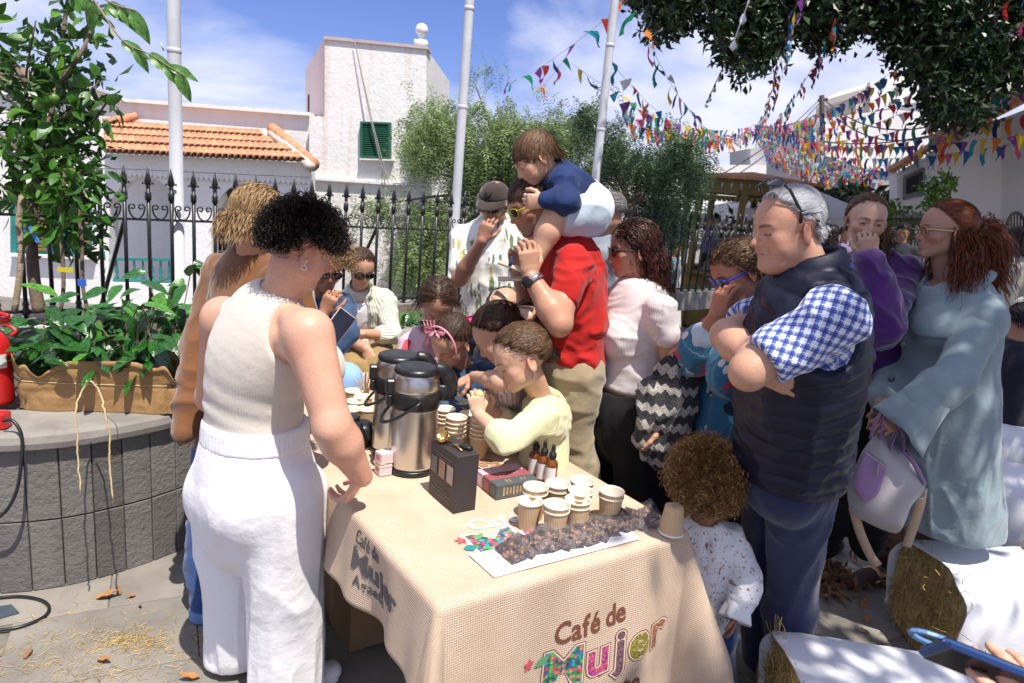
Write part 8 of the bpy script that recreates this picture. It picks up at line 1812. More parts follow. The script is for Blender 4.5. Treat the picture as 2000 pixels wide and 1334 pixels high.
# -- 13 grey T-shirt man behind
J = dict(pelvis=a(1190, 660, 3.9), neck=a(1180, 468, 3.9), head=a(1186, 416, 3.85), shL=a(1180, 500, 3.75), shR=a(1160, 495, 4.1), elL=a(1190, 580, 3.7), wrL=a(1190, 650, 3.7), elR=a(1160, 580, 4.1), wrR=a(1160, 650, 4.1), hipL=a(1190, 680, 3.85), hipR=a(1180, 680, 3.95), knL=a(1190, 790, 3.9), knR=a(1180, 790, 3.9), anL=a(1190, 900, 3.9), anR=a(1180, 900, 3.9))
hd = dict(f=HF(J['head'], (-.75, .15, -.25), (0, 0, 1), 1.0), old=1)
p13 = Person('grey-haired man in a printed grey T-shirt standing behind the red shirt', J, dict(w=1.0, torso=[(0, .16, .14), (.3, .16, .15), (.6, .16, .15), (.85, .15, .12), (.97, .1, .07)]), hd, (J['pelvis'][0], J['pelvis'][1], 0), vox=.007); p13.body(zlo=.7, tone=C_tan)
M_gt = fabric('grey_jersey', (.20, .22, .25), .9, 800, .25)
p13.garment('grey_tshirt', p13.torso()+p13.arm('L', .36)+p13.arm('R', .36), M_gt, .008, .012, .03, cuts=[('c', J['neck'], J['neck']+UP*.2, .065, .09)], clips=[(J['pelvis']-UP*.03, (0, 0, -1))], wr=folds((7, 7, 9), 2), amp=.010); p13.garment('trousers', p13.leg('L', (.1, .08, .07))+p13.leg('R', (.1, .08, .07)), fabric('dark_grey_trousers', (.06, .06, .06), .9), .010, .0, .04); hair(p13, H_s, n=1500, seg=6, length=.035, width=.0035)
m = MB(); q = a(1168, 515, 3.66)
text('NEW', 'printed_letters', mat('faded_dark_print', (.06, .06, .07), .9), plane4(q+(0, -.02, .0), (1, .1, -.02), (0, 0, 1)), .07, p13.root, off=.003); text('YORK', 'printed_letters', bpy.data.materials['faded_dark_print'], plane4(q+(0.01, -.02, -.055), (1, .1, -.02), (0, 0, 1)), .035, p13.root, off=.001)
# -- 14 woman in the white cropped top
J = dict(pelvis=a(1228, 790, 2.62), waist=a(1236, 730, 2.62), chest=a(1240, 640, 2.62), neck=a(1252, 562, 2.63), head=a(1236, 488, 2.62), shL=a(1292, 606, 2.45), shR=a(1225, 600, 2.80), elL=a(1316, 725, 2.46), wrL=a(1290, 830, 2.36), elR=a(1190, 700, 2.88), wrR=a(1170, 800, 2.75), hipL=a(1250, 815, 2.52), hipR=a(1210, 815, 2.72), knL=a(1255, 960, 2.55), knR=a(1195, 960, 2.72), anL=a(1270, 1120, 2.6), anR=a(1210, 1100, 2.75))
hd = dict(f=HF(J['head'], (-.92, -.12, -.16), (0, 0, 1), .98), fem=1)
p14 = Person('woman with long dark wavy hair, white cropped top and black trousers', J, dict(w=1.0, torso=[(0, .165, .15), (.2, .155, .14), (.45, .14, .13), (.7, .15, .135), (.88, .14, .11), (.97, .09, .07)], sh=.052, arm=(.051, .044, .031), bust=1, bustr=.080, bustd=.085, bustz=.60, hand=.92), hd, (J['pelvis'][0], J['pelvis'][1], 0), vox=.005)
p14.body(zlo=.85, tone=(.45, .24, .155), hands={'L': ((-.2, -.1, -.9), (-.9, 0, 0), .8, -1)})
M_wct = fabric('soft_white_jersey', (.66, .58, .58), .9, 800, .25, .15)
p14.garment('white_top', p14.torso()+p14.arm('L', .20)+p14.arm('R', .22), ribbed('white_fine_rib', (.68, .61, .61), .004, 0, .3), .0065, .008, .025, cuts=[('c', J['neck']+UP*.005, J['neck']+UP*.2, .062, .09)], clips=[(a(1235, 755, 2.6), (0, 0, -1))], wr=lambda V: folds((6, 6, 16), 5)(V), amp=.007, patf=pat_limbs([(J['pelvis'], J['neck'], .15, p14.side)]))
M_blk = fabric('black_cotton', (.010, .010, .011), .9, 700, .25, .1)
p14.garment('black_trousers', tube_prims([(a(1232, 762, 2.62), .150, .138), (J['pelvis'], .175, .158), (J['pelvis']-UP*.08, .18, .16)], p14.side, 2)+p14.leg('L', (.125, .11, .10))+p14.leg('R', (.125, .11, .10)), M_blk, .009, .003, .05, clips=[(a(1232, 757, 2.62), (0, 0, 1))], wr=folds((10, 10, 3), 5), amp=.010)
hf = p14.h['f']
hair(p14, H_dkr, n=2600, seg=20, length=.34, comb=lambda P, q: np.where((P[:, 2] > -.02)[:, None], np.stack([q[:, 0]*1.2, -.7+0*q[:, 0], -.5+.4*q[:, 2]], 1), np.stack([q[:, 0]*.25, -.10+0*q[:, 0], -1+0*q[:, 0]], 1)), grav=.6, curl=(.008, .075), width=.0042, seed=61, rad=(.084, .102, .093), clump=.45, maxr=1.06, region=lambda q: (q[:, 2] > .62*q[:, 1]-.18) & (q[:, 2] > -.75))
glasses(p14, M_bk, h=.019, w_=.027)
def f_knit(t, v, x, y):
 n = _noise(t, 9, 2, vec=v); zig = math_(t, 'ADD', y, math_(t, 'MULTIPLY', math_(t, 'ABSOLUTE', math_(t, 'SUBTRACT', math_(t, 'FRACT', math_(t, 'MULTIPLY', x, 34)), .5)), .03)); band = math_(t, 'LESS_THAN', math_(t, 'FRACT', math_(t, 'MULTIPLY', math_(t, 'ADD', zig, math_(t, 'MULTIPLY', n.outputs['Fac'], .06)), 15)), .42); kn = _noise(t, 260, 2, vec=v); c = mixc(t, band, (.022, .022, .026), (.40, .37, .33)); return mixc(t, math_(t, 'GREATER_THAN', kn.outputs['Fac'], .58), c, (.10, .09, .09))
M_knit = pattern('black_and_cream_knit', f_knit, .95, 260, .9)
kp = [('e', a(1322, 722, 2.40), a(1310, 790, 2.36), (.075, .05), (.085, .055), (1, 0, 0)), ('e', a(1310, 790, 2.36), a(1300, 880, 2.36), (.085, .055), (.065, .05), (1, 0, 0)), ('e', a(1330, 730, 2.42), a(1326, 850, 2.40), (.04, .04), (.035, .05), (1, 0, 0)), ('e', a(1275, 760, 2.36), a(1258, 860, 2.36), (.045, .04), (.04, .04), (1, 0, 0)), ('e', a(1258, 860, 2.36), a(1285, 900, 2.36), (.04, .04), (.03, .03), (1, 0, 0)), ('e', a(1150, 720, 2.80), a(1150, 790, 2.78), (.05, .04), (.04, .04), (1, 0, 0))]
p14.garment('knitted_cardigan', kp[:5], M_knit, .007, 0, .03, wr=folds((16, 16, 5), 5), amp=.020, patf=lambda V: np.stack([V[:, 0], V[:, 2], 0*V[:, 0]], 1)); p14.garment('knitted_sleeve', kp[5:], M_knit, .008, 0, .03, wr=folds((16, 16, 5), 5), amp=.012, patf=lambda V: np.stack([V[:, 0], V[:, 2], 0*V[:, 0]], 1))
# -- 15 woman with blue sunglasses
J = dict(pelvis=a(1420, 820, 2.42), neck=a(1462, 612, 2.42), head=a(1440, 532, 2.36), shL=a(1495, 650, 2.30), shR=a(1420, 640, 2.55), elL=a(1420, 740, 2.15), wrL=a(1430, 660, 2.3), elR=a(1356, 700, 2.36), wrR=a(1398, 618, 2.28), hipL=a(1440, 850, 2.4), hipR=a(1400, 850, 2.5), knL=a(1420, 1000, 2.4), knR=a(1400, 1000, 2.5), anL=a(1430, 1150, 2.45), anR=a(1400, 1140, 2.55))
hd = dict(f=HF(J['head'], (-.82, -.22, -.50), (-.4, 0, 1), .98), fem=1, old=1)
p15 = Person('older woman in bright blue sunglasses with her hand on her cheek', J, dict(w=.95, arm=(.05, .042, .030), hand=.95), hd, (J['pelvis'][0], J['pelvis'][1], 0), vox=.005)
p15.body(hands={'R': ((.10, -.10, .95), (.7, .5, -.1), [.5, .7, .8, .9], -1)}, zlo=.8, tone=(.36, .17, .105))
M_pat = pattern('teal_red_patterned_jacket', f_blobs((.03, .13, .22), [((.50, .02, .03), .28), ((.10, .35, .55), .9), ((.55, .55, .52), 1.4), ((.01, .02, .05), .7)], 14, .22, (1, .8, 1)))
seg = [(J['pelvis'], J['neck'], .16, p15.side), (J['shR'], J['elR'], .07, UP), (J['shL'], J['elL'], .07, UP), (J['elR'], J['wrR'], .05, UP)]
p15.garment('patterned_jacket', p15.torso()+p15.arm('R', .72)+p15.arm('L', .9), M_pat, .008, .022, .03, clips=[(a(1400, 850, 2.4), (0, 0, -1))], wr=folds((10, 10, 10), 15), amp=.012, patf=pat_limbs(seg), cuts=[('c', J['neck'], J['neck']+UP*.2, .062, .09)]); m = MB()
p15.garment('red_sleeve_panel', [('c', J['elR']+(J['shR']-J['elR'])*.05, J['elR']+(J['shR']-J['elR'])*.62, .072, .080)], fabric('red_sleeve_cloth', (.50, .02, .025), .85), .007, 0, wr=folds((10, 10, 10), 15), amp=.010)
p15.garment('turned_cuff', [('c', J['elR']+(J['wrR']-J['elR'])*.34, J['elR']+(J['wrR']-J['elR'])*.50, .058, .056)], fabric('pale_blue_cuff', (.42, .50, .56), .85), .006, 0)
p15.garment('black_trousers', p15.leg('L', (.105, .085, .075))+p15.leg('R', (.105, .085, .075))+[('c', J['hipL'], J['hipR'], .12, .12)], M_blk, .010, .0, .04)
hair(p15, H_mid, n=2600, seg=13, length=.20, comb=lambda P, q: np.where((P[:, 2] > .0)[:, None], back_comb(P, q), down_comb(P, q)), grav=.35, curl=(.006, .07), width=.0036, seed=71, clump=.3, maxr=1.10); glasses(p15, mat('cobalt_blue_frame', (.03, .03, .48), .25), h=.021, w_=.030)
# -- 16 older man in the quilted vest
J = dict(pelvis=a(1545, 900, 1.98), waist=a(1555, 800, 1.92), chest=a(1572, 670, 1.87), neck=a(1588, 555, 1.88), head=a(1536, 448, 1.86), shL=a(1628, 622, 1.68), shR=a(1520, 605, 2.08), elL=a(1462, 726, 1.66), wrL=a(1500, 660, 1.86), elR=a(1420, 655, 1.96), wrR=a(1484, 722, 1.73), hipL=a(1568, 940, 1.94), hipR=a(1515, 940, 2.10), knL=a(1548, 1140, 2.06), knR=a(1500, 1130, 2.2), anL=a(1535, 1300, 2.12), anR=a(1490, 1280, 2.26))
hd = dict(f=HF(J['head'], (-.93, -.22, -.20), (-.15, 0, 1), 1.0), fat=.8, old=1, beard=(.36, .21, .16), bamt=.25, brow=(.03, .028, .028), browt=1.35, nose=1.35, lips=.8)
p16 = Person('older grey-haired man in a navy quilted vest and blue plaid shirt, arms crossed', J, dict(w=1.05, torso=[(0, .15, .125), (.2, .15, .140), (.45, .152, .142), (.7, .160, .130), (.88, .145, .105), (.97, .10, .075)], sh=.062, arm=(.060, .050, .035), neckr=.068, hand=1.05), hd, (J['pelvis'][0], J['pelvis'][1], 0), vox=.0042)
p16.body(hands={'R': ((.85, -.10, -.22), (.1, .9, .1), .12, 1, .02), 'L': ((.4, .8, -.1), (0, 0, -1), .3, 1)}, zlo=.85, tone=(.50, .275, .185))
M_pld = pattern('blue_plaid_cotton', f_plaid)
segp = [(J['pelvis'], J['neck'], .18, p16.side), (J['shL'], J['elL'], .075, UP), (J['shR'], J['elR'], .075, UP)]
sl = J['elL']-J['shL']
p16.garment('plaid_sleeve', p16.arm('L', .46, (.074, .064, .04))+[('l', J['shL'], (.070,)*3)], M_pld, .0055, .010, .02, clips=[(J['shL']+sl*.80, sl)], wr=folds((9, 9, 9), 31), amp=.009, patf=pat_limbs(segp[1:2])); sr_ = J['elR']-J['shR']
p16.garment('plaid_sleeve', p16.arm('R', .46, (.074, .064, .04)), M_pld, .0065, .010, .02, clips=[(J['shR']+sr_*.70, sr_)], wr=folds((9, 9, 9), 32), amp=.009, patf=pat_limbs(segp[2:3]))
p16.garment('plaid_shirt', p16.torso()+tube_prims([(J['neck']-UP*.12, .12, .10), (J['neck']+UP*.012, .074, .07)], p16.side, 2), M_pld, .006, .009, cuts=[('c', J['neck'], J['neck']+UP*.2, .060, .07)], patf=pat_limbs([(J['pelvis'], J['neck'], .15, p16.side)]))
collar(p16, M_pld, J['neck']+UP*.006, frame_of(nz(p16.fwd+(0, 0, -.3))), .070, .100, .034, .7)
M_vest = fabric('navy_nylon', (.009, .010, .026), .5, 300, .2, .0, .1); M_vest.node_tree.nodes['Principled BSDF'].inputs['Specular IOR Level'].default_value = .3
u16 = nz(J['neck']-J['pelvis'])
def quilt(V): z = (V-J['pelvis'])@u16; return np.abs(np.sin((z+.008*vnoise(V*9))*math.pi/.052))**.6-.5
p16.garment('quilted_vest', p16.torso(), M_vest, .0055, .026, .03, cuts=[('l', J['shL']-p16.side*.035-UP*.03, (.120, .120, .135)), ('l', J['shR']+p16.side*.035-UP*.03, (.115, .115, .130)), ('c', J['neck']+UP*.03, J['neck']+UP*.25, .078, .10)], clips=[(a(1545, 935, 1.98), (0, 0, -1))], wr=lambda V: quilt(V)*.7+folds((8, 8, 10), 17)(V)*1.0, amp=.010, relaxn=1)
def ring_collar():
 V = []; F = []; n = 36; prof = [(.100, -.05), (.094, .03), (.086, .075), (.079, .080), (.075, .072), (.078, .0)]; R = frame_of(nz(p16.fwd+(0, 0, -.35)))
 for i in range(n+1):
  t = math.pi/2+.35+(2*math.pi-.7)*i/n
  for r, z in prof: V.append(J['neck']+R@np.array([math.cos(t)*r*1.04, math.sin(t)*r*1.12+.004, z+.006*math.sin(z*180)]))
 k = len(prof)
 for i in range(n):
  for j in range(k): F.append((i*k+j, (i+1)*k+j, (i+1)*k+(j+1) % k, i*k+(j+1) % k))
 mk('vest_collar', np.array(V), F, M_vest, p16.root, True)
ring_collar()
M_nav = fabric('navy_chino', (.018, .022, .065), .8, 900, .3)
p16.garment('navy_trousers', tube_prims([(J['pelvis']+UP*.05, .145, .125), (J['pelvis']-UP*.06, .15, .13)], p16.side, 2)+p16.leg('L', (.098, .078, .072))+p16.leg('R', (.098, .078, .072)), M_nav, .008, .004, .05, wr=folds((8, 8, 3.5), 16), amp=.009)
hair(p16, H_gry, n=4200, seg=9, length=.055, lenf=lambda q: np.where(q[:, 2] < .1, .3, 1.0), region=lambda q: (q[:, 2] > 1.15*q[:, 1]-.16) & (q[:, 2] > -.74) & ~((np.abs(q[:, 0]) > .86) & (q[:, 2] < .0) & (q[:, 1] > -.30)), comb=back_comb, width=.0024, seed=81, maxr=1.06)
glasses(p16, M_bk, on='head', wrap=1.1, w_=.030, h=.019)
shoe(p16, G(1500, 1345), G(1560, 1330), M_bk, .048, .06)
# -- 17 woman in the purple jumper
J = dict(pelvis=a(1705, 735, 2.82), neck=a(1700, 508, 2.82), head=a(1691, 434, 2.76), shR=a(1645, 540, 2.86), shL=a(1766, 535, 2.80), elL=a(1722, 640, 2.55), wrL=a(1696, 505, 2.60), elR=a(1632, 640, 2.85), wrR=a(1660, 720, 2.70), hipR=a(1670, 760, 2.85), hipL=a(1735, 760, 2.80), knR=a(1650, 900, 2.9), knL=a(1730, 900, 2.8), anR=a(1612, 1060, 3.1), anL=a(1690, 1060, 3.0))
hd = dict(f=HF(J['head'], (-.18, -.97, -.08), (.03, 0, 1), .98), fem=1, eyes='open', open=.9, gaze=(.02, 1, .0), brow=(.05, .03, .02), iris=(.07, .05, .03))
p17 = Person('woman in a purple jumper looking at the camera with her hand over her mouth', J, dict(w=.92, arm=(.046, .040, .028), hand=.95, neckr=.048), hd, (J['pelvis'][0], J['pelvis'][1], 0), vox=.0042)
p17.body(hands={'L': ((-.20, -.08, .95), (.15, .95, .2), [1.2, 1.25, 1.3, 1.3], 1)}, zlo=.95, tone=(.52, .31, .225))
M_pur = fabric('purple_wool', (.065, .013, .125), .95, 350, .5, .6)
p17.garment('purple_jumper', p17.torso()+p17.arm('L', .97, (.056, .058, .044))+p17.arm('R', .97, (.056, .05, .044)), M_pur, .007, .020, .03, clips=[(J['pelvis']-UP*-.02, (0, 0, -1))], wr=folds((8, 8, 11), 17), amp=.013, cuts=[('c', J['neck']+UP*.0, J['neck']+UP*.2, .066, .09)])
p17.garment('black_trousers', p17.leg('L', (.105, .085, .08))+p17.leg('R', (.105, .085, .08))+[('c', J['hipL'], J['hipR'], .12, .12)], M_blk, .010, .0, .05, wr=folds((8, 8, 6), 1), amp=.01)
q = G(1600, 1092); shoe(p17, q, q+np.array([.13, .10, 0]), M_bk, .04, .05); shoe(p17, q+(.30, -.0, 0), q+np.array([.38, .12, 0]), M_bk, .04, .05)
hair(p17, H_mid, n=2200, seg=10, length=.14, region=lambda q: (q[:, 2] > .95*q[:, 1]-.14) & (q[:, 2] > -.72) & ~((np.abs(q[:, 0]) > .8) & (q[:, 2] < -.05) & (q[:, 1] > -.2)), comb=to_target((0, -.11, .02)), width=.003, seed=91, maxr=1.05)
hf = p17.h['f']; ponytail(p17, H_mid, None, [hf.w((-.03, -.09, .0)), hf.w((-.085, -.05, -.04)), hf.w((-.098, -.02, -.10)), hf.w((-.095, .0, -.16))], 380, .034, .003, curl=(.007, .035))
# -- 18 woman in the pale blue coat
J = dict(pelvis=a(1838, 800, 2.62), waist=a(1848, 730, 2.62), chest=a(1860, 650, 2.62), neck=a(1862, 556, 2.62), head=a(1846, 452, 2.60), shL=a(1915, 622, 2.48), shR=a(1800, 605, 2.80), elL=a(1862, 742, 2.36), wrL=a(1762, 806, 2.34), elR=a(1745, 715, 2.80), wrR=a(1722, 790, 2.55), hipL=a(1860, 850, 2.56), hipR=a(1810, 850, 2.70), knL=a(1800, 1000, 2.7), knR=a(1740, 990, 2.8), anL=a(1790, 1100, 2.8), anR=a(1712, 1100, 2.88))
hd = dict(f=HF(J['head'], (-.95, .12, -.05), (0, 0, 1), 1.0), fem=1, old=0, brow=(.06, .03, .02))
p18 = Person('auburn-haired woman in a long pale blue coat with a white scrunchie', J, dict(w=1.0, torso=[(0, .18, .15), (.3, .165, .14), (.6, .165, .14), (.85, .155, .12), (.97, .1, .08)], sh=.062, arm=(.058, .05, .03), hand=.95, bust=1, bustr=.07, bustd=.08), hd, (J['pelvis'][0], J['pelvis'][1], 0), vox=.005)
p18.body(hands={'L': ((-.75, -.15, -.55), (-.1, .6, -.6), .8, -1), 'R': ((-.15, -.35, -.9), (.3, .8, -.1), .7, 1)}, zlo=.85, tone=(.40, .21, .145))
M_coat = fabric('pale_blue_suedette', (.225, .29, .315), .8, 400, .3, .25, .10, 6)
zh = a(1870, 1030, 2.62)
pr = p18.torso()+tube_prims([(J['waist'], .165, .145), (J['pelvis'], .185, .165), (a(1838, 900, 2.63), .188, .165), (np.array([a(1834, 1060, 2.66)[0], 2.66, zh[2]-.02]), .205, .18)], p18.side, 3)
p18.garment('long_coat', pr+p18.arm('L', .86, (.060, .060, .050))+p18.arm('R', .90, (.060, .056, .046)), M_coat, .0075, .018, .03, cuts=[('c', J['neck']+UP*.0+(-.03, 0, 0), J['neck']+UP*.2+(-.05, 0, 0), .070, .10)], clips=[((0, 0, zh[2]), (0, 0, -1))], wr=lambda V: folds((9, 9, 2.0), 18)(V)*np.clip((J['pelvis'][2]+.1-V[:, 2])/.3, .35, 1)+.25*folds((9, 9, 9), 2)(V), amp=.014)
tl = lambda z: [(J['chest']+UP*z, (.15, 0, -1)), (J['neck']-UP*.01, (0, 0, 1)), (J['chest'], (.0, 1, 0))]
p18.garment('storm_flap', p18.torso(), M_coat, .006, .032, .03, clips=tl(.02), cuts=[('c', J['neck'], J['neck']+UP*.2, .085, .11)], wr=folds((6, 6, 6), 3), amp=.004)
m = MB(); m.box((J['shL']+J['neck'])/2+(.02, -.02, .042), (.11, .035, .008), R=frame_of(nz(J['shL']-J['neck']))@rotz(math.pi/2), bev=.003); m.build('epaulette', M_coat, p18.root)
def flare(p, e, w_, r0, r1, L0, mt, nm):
 ax = nz(w_-e); st = w_-ax*L0*.5; V = []; F = []; n = 40
 f = frame_of(ax)
 for j in range(9):
  u = j/8; r = r0+(r1-r0)*u**1.3
  for i in range(n): t = 2*math.pi*i/n; rr = r*(1+.16*u*math.sin(t*5+1)); V.append(st+ax*L0*u+f@np.array([math.cos(t)*rr, 0, math.sin(t)*rr])+np.array([0, 0, -.03*u*u]))
 for j in range(8):
  for i in range(n): F.append((j*n+i, j*n+(i+1) % n, (j+1)*n+(i+1) % n, (j+1)*n+i))
 o = mk(nm, np.array(V), F, mt, p.root, True); q = o.modifiers.new('t', 'SOLIDIFY'); q.thickness = .003
flare(p18, J['elL'], a(1788, 800, 2.345), .066, .100, .17, M_coat, 'ruffled_cuff')
# cape flap over the back and shoulder, lapels, buttons
vs = s_ = None
collar(p18, M_coat, J['neck']+UP*.0, frame_of(nz(p18.fwd+(0, 0, -.35))), .074, .135, .028, 1.0)
for k, (x, y) in enumerate(((1763, 672), (1741, 740), (1734, 812))):
 mb = MB(); c = a(x, y, 2.505 if k else 2.52); mb.lathe(c, [(.0005, -.004), (.011, -.003), (.013, .001), (.008, .004), (.0005, .003)], 14, R=frame_of((-.45, -.9, 0))@rotx(-math.pi/2)); mb.build('button', mat('horn_button', (.10, .09, .085), .25), p18.root, True)
hair(p18, H_aub, n=2600, seg=10, length=.14, region=reg_pull, comb=to_target((0, -.118, .035)), width=.0032, seed=101, rad=(.083, .102, .092), maxr=1.05)
hair(p18, H_aub, n=1300, seg=13, length=.21, region=lambda q: (q[:, 2] < -.1) & (q[:, 2] > -.75) & (q[:, 1] < .20), comb=down_comb, grav=.75, maxr=1.06, width=.0034, seed=102, rad=(.083, .101, .092), shell=False, name='loose_hair', curl=(.004, .09))
hf = p18.h['f']; ponytail(p18, H_aub, None, [a(1908, 446, 2.60), a(1930, 452, 2.61), a(1945, 490, 2.62), a(1944, 530, 2.63), a(1952, 568, 2.64)], 620, .050, .0034, seed=5, spread=1.15, curl=(.004, .08))
m = MB(); c = a(1916, 447, 2.60); Rb = frame_of((1, .1, -.1))
for k in range(22): t = k/22*6.283; m.tube([c+Rb@(np.array([math.cos(t), 0, math.sin(t)])*.014), c+Rb@(np.array([math.cos(t+.2)*.026, .006*math.sin(k*2.4), math.sin(t+.2)*.026]))], [.010, .006], 6)
m.build('scrunchie', M_wt, p18.root, True)
M_gold2 = mat('thin_gold_wire', (.5, .35, .2), .3, metal=1); M_clear = base('clear_lens', .03)[0]; q = M_clear.node_tree.nodes['Principled BSDF']; q.inputs['Transmission Weight'].default_value = 1; q.inputs['IOR'].default_value = 1.02; glasses(p18, M_gold2, M_clear, h=.017, w_=.024, name='spectacles')
m = MB(); m.lathe(hf.w((-.083, -.006, -.046)), [(.0005, -.004), (.004, 0), (.0005, .004)], 8, cap=False); m.build('pearl_earring', M_lab, p18.root, True)
M_boot = fabric('brown_suede', (.065, .030, .016), .9, 300, .2)
for k, (tx, ty, hx, hy) in enumerate(((1655, 1150, 1728, 1120), (1735, 1150, 1800, 1125))):
 toe, heel = G(tx, ty), G(hx, hy); shoe(p18, toe, heel, M_boot, .045, .12, 'boot'); p18.garment('boot_shaft', [('c', heel+UP*.07+nz(toe-heel)*.03, heel+UP*.42, .052, .062)], M_boot, .008, 0, .01, wr=folds((9, 9, 14), k), amp=.006)
print('people c', time.time()-T1)
# handbag, hanging from her hand
bag = empty('handbag', tuple(a(1735, 930, 2.35)), 'pale grey handbag with lilac pocket and handles hanging from the coat woman\'s hand', 'handbag')
M_bag = mat('pale_grey_leather', (.37, .345, .35), .5, .06, 8, bs=240, bstr=.25); M_lil = mat('lilac_leather', (.26, .15, .31), .45, .06, 8, bs=240, bstr=.25)
BY = 2.36
def bagmesh(pts, th, Y, mt, nm, bul=.05, par=bag):
 """soft pouch: outline in the bag's own plane, pillowed on both sides"""
 P = np.array([a(x, y, Y) for x, y in pts]); c = P.mean(0); n = len(P); V = []; K = 6
 for sgn in (-1, 1):
  for j in range(K):
   u = j/(K-1)
   for i in range(n): q = c+(P[i]-c)*(1-u*.96); V.append(q+np.array([0, sgn*th*math.sqrt(1-(1-u)**2)*1.0, 0]))
 F = []
 for s2 in (0, 1):
  b = s2*K*n
  for j in range(K-1):
   for i in range(n): f = (b+j*n+i, b+j*n+(i+1) % n, b+(j+1)*n+(i+1) % n, b+(j+1)*n+i); F.append(f if s2 else f[::-1])
  F.append(tuple(b+(K-1)*n+i for i in range(n)))
 V = np.array(V); F = [f for f in F if len(f) == 4]; V2 = []; V = np.vstack([V, c-np.array([0, th, 0]), c+np.array([0, th, 0])]); q = 2*K*n; F += [((K-1)*n+(i+1) % n, (K-1)*n+i, q) for i in range(n)]+[(K*n+(K-1)*n+i, K*n+(K-1)*n+(i+1) % n, q+1) for i in range(n)]; return mk(nm, V, F, mt, par, True)
out_ = spline([(1712, 845, 0), (1685, 880, 0), (1664, 930, 0), (1655, 965, 0), (1664, 1000, 0), (1700, 1024, 0), (1750, 1042, 0), (1766, 1020, 0), (1780, 985, 0), (1808, 950, 0), (1790, 915, 0), (1762, 882, 0), (1735, 860, 0)], 3)[:, :2]
bagmesh(out_, .060, BY, M_bag, 'bag_body')
bagmesh([(1692, 882), (1732, 914), (1716, 965), (1690, 984), (1668, 950), (1672, 925)], .012, BY-.058, M_lil, 'pocket')
m = MB(); m.tube([a(1692, 884, BY-.075), a(1712, 898, BY-.078), a(1732, 912, BY-.078)], .003, 5); m.tube([a(1716, 905, BY-.082), a(1712, 930, BY-.082)], .003, 5); m.build('zip', mat('zip_steel', (.4, .4, .4), .3, metal=1), bag)
for pts in ([(1700, 858), (1712, 820), (1726, 800), (1722, 830), (1718, 858)], [(1728, 905), (1742, 865), (1752, 830), (1740, 812), (1764, 850), (1764, 885)]):
 m = MB(); m.tube(spline([a(x, y, BY-.03) for x, y in pts], 5), .009, 6, flat=.4); m.build('handle', M_lil, bag, True)
m = MB(); m.tube(spline([a(1762, 878, BY-.03), a(1785, 905, BY-.05), a(1806, 945, BY-.03)], 5), .008, 6); m.build('lilac_edge', M_lil, bag, True)
M_web = fabric('beige_webbing', (.42, .30, .20), .9, 500, .3); m = MB(); m.tube(spline([a(1802, 955, BY-.02), a(1796, 990, BY), a(1780, 1040, BY+.02), a(1770, 1068, BY+.03)], 5), .019, 6, flat=.12, up=(.2, 1, 0)); m.tube(spline([a(1666, 990, BY), a(1680, 1040, BY+.05), a(1700, 1085, BY+.08), a(1715, 1105, BY+.1)], 5), .019, 6, flat=.12, up=(.2, 1, 0)); m.build('shoulder_strap', M_web, bag, True)
m = MB(); c = a(1800, 965, BY-.03); m.tube([c+np.array([.012*math.cos(t), 0, .018*math.sin(t)]) for t in np.linspace(0, 6.28, 14)], .003, 5); m.build('ring', bpy.data.materials['zip_steel'], bag)
# -- 19 toddler with golden curls
J = dict(pelvis=a(1370, 1215, 2.04), neck=a(1378, 1015, 2.04), head=a(1374, 945, 2.04), shL=a(1325, 1050, 2.04), shR=a(1424, 1052, 2.04), elR=a(1456, 1125, 1.98), wrR=a(1440, 1192, 1.93), elL=a(1330, 1120, 2.05), wrL=a(1330, 1130, 2.15), hipL=a(1350, 1240, 2.04), hipR=a(1395, 1240, 2.04), knL=a(1365, 1350, 2.04), knR=a(1415, 1350, 2.04), anL=a(1370, 1460, 2.04), anR=a(1412, 1460, 2.04))
hd = dict(f=HF(J['head'], (-.15, .98, -.12), (0, 0, 1), .92), child=1)
p19 = Person('toddler with golden-brown curls in a white floral blouse, seen from behind', J, dict(w=.49, sh=.040, torso=[(0, .17, .15), (.4, .165, .14), (.8, .155, .12), (.95, .1, .08)], arm=(.037, .033, .024), hand=.62, neckr=.035), hd, (J['pelvis'][0], J['pelvis'][1], 0), vox=.0045)
p19.body(hands={'R': ((-.1, -.1, -1), (-.9, .2, 0), .3, -1)}, zlo=.3, tone=(.33, .17, .10))
M_flr = pattern('white_floral_cotton', f_blobs((.72, .71, .72), [((.38, .20, .16), 1.0), ((.30, .24, .22), 1.7), ((.45, .30, .16), 1.3)], 42, .20, (1, 1, 1)))
p19.garment('floral_blouse', p19.torso()+p19.arm('R', .93, (.040, .040, .034))+p19.arm('L', .93), M_flr, .0055, .012, .02, cuts=[('c', J['neck']+UP*.005, J['neck']+UP*.2, .044, .06), ('e',)][:1]+[('l', J['neck']-UP*.055+(-.0, -.075, 0), (.014, .03, .034))], clips=[(J['pelvis'], (0, 0, -1))], wr=folds((12, 12, 9), 19), amp=.009, patf=pat_limbs([(J['pelvis'], J['neck'], .10, (0, 1, 0)), (J['shR'], J['elR'], .045, UP), (J['elR'], J['wrR'], .04, UP)]))
flare(p19, J['elR'], J['wrR']+(0, 0, .012), .032, .046, .035, M_flr, 'frilled_cuff')
p19.garment('dark_leggings', p19.leg('L', (.06, .05, .04))+p19.leg('R', (.06, .05, .04))+[('c', J['hipL'], J['hipR'], .075, .075)], M_jean, .008, .0, .03)
hair(p19, H_gold, n=3600, seg=20, length=.062, region=lambda q: (q[:, 2] > .6*q[:, 1]-.5) & (q[:, 2] > -.92), comb=lambda P, q: q*1.0+np.array([0, -.05, -.45]), width=.0040, seed=111, curl=(.0085, .021), jit=.3, rad=(.090, .106, .098), lift=.0)
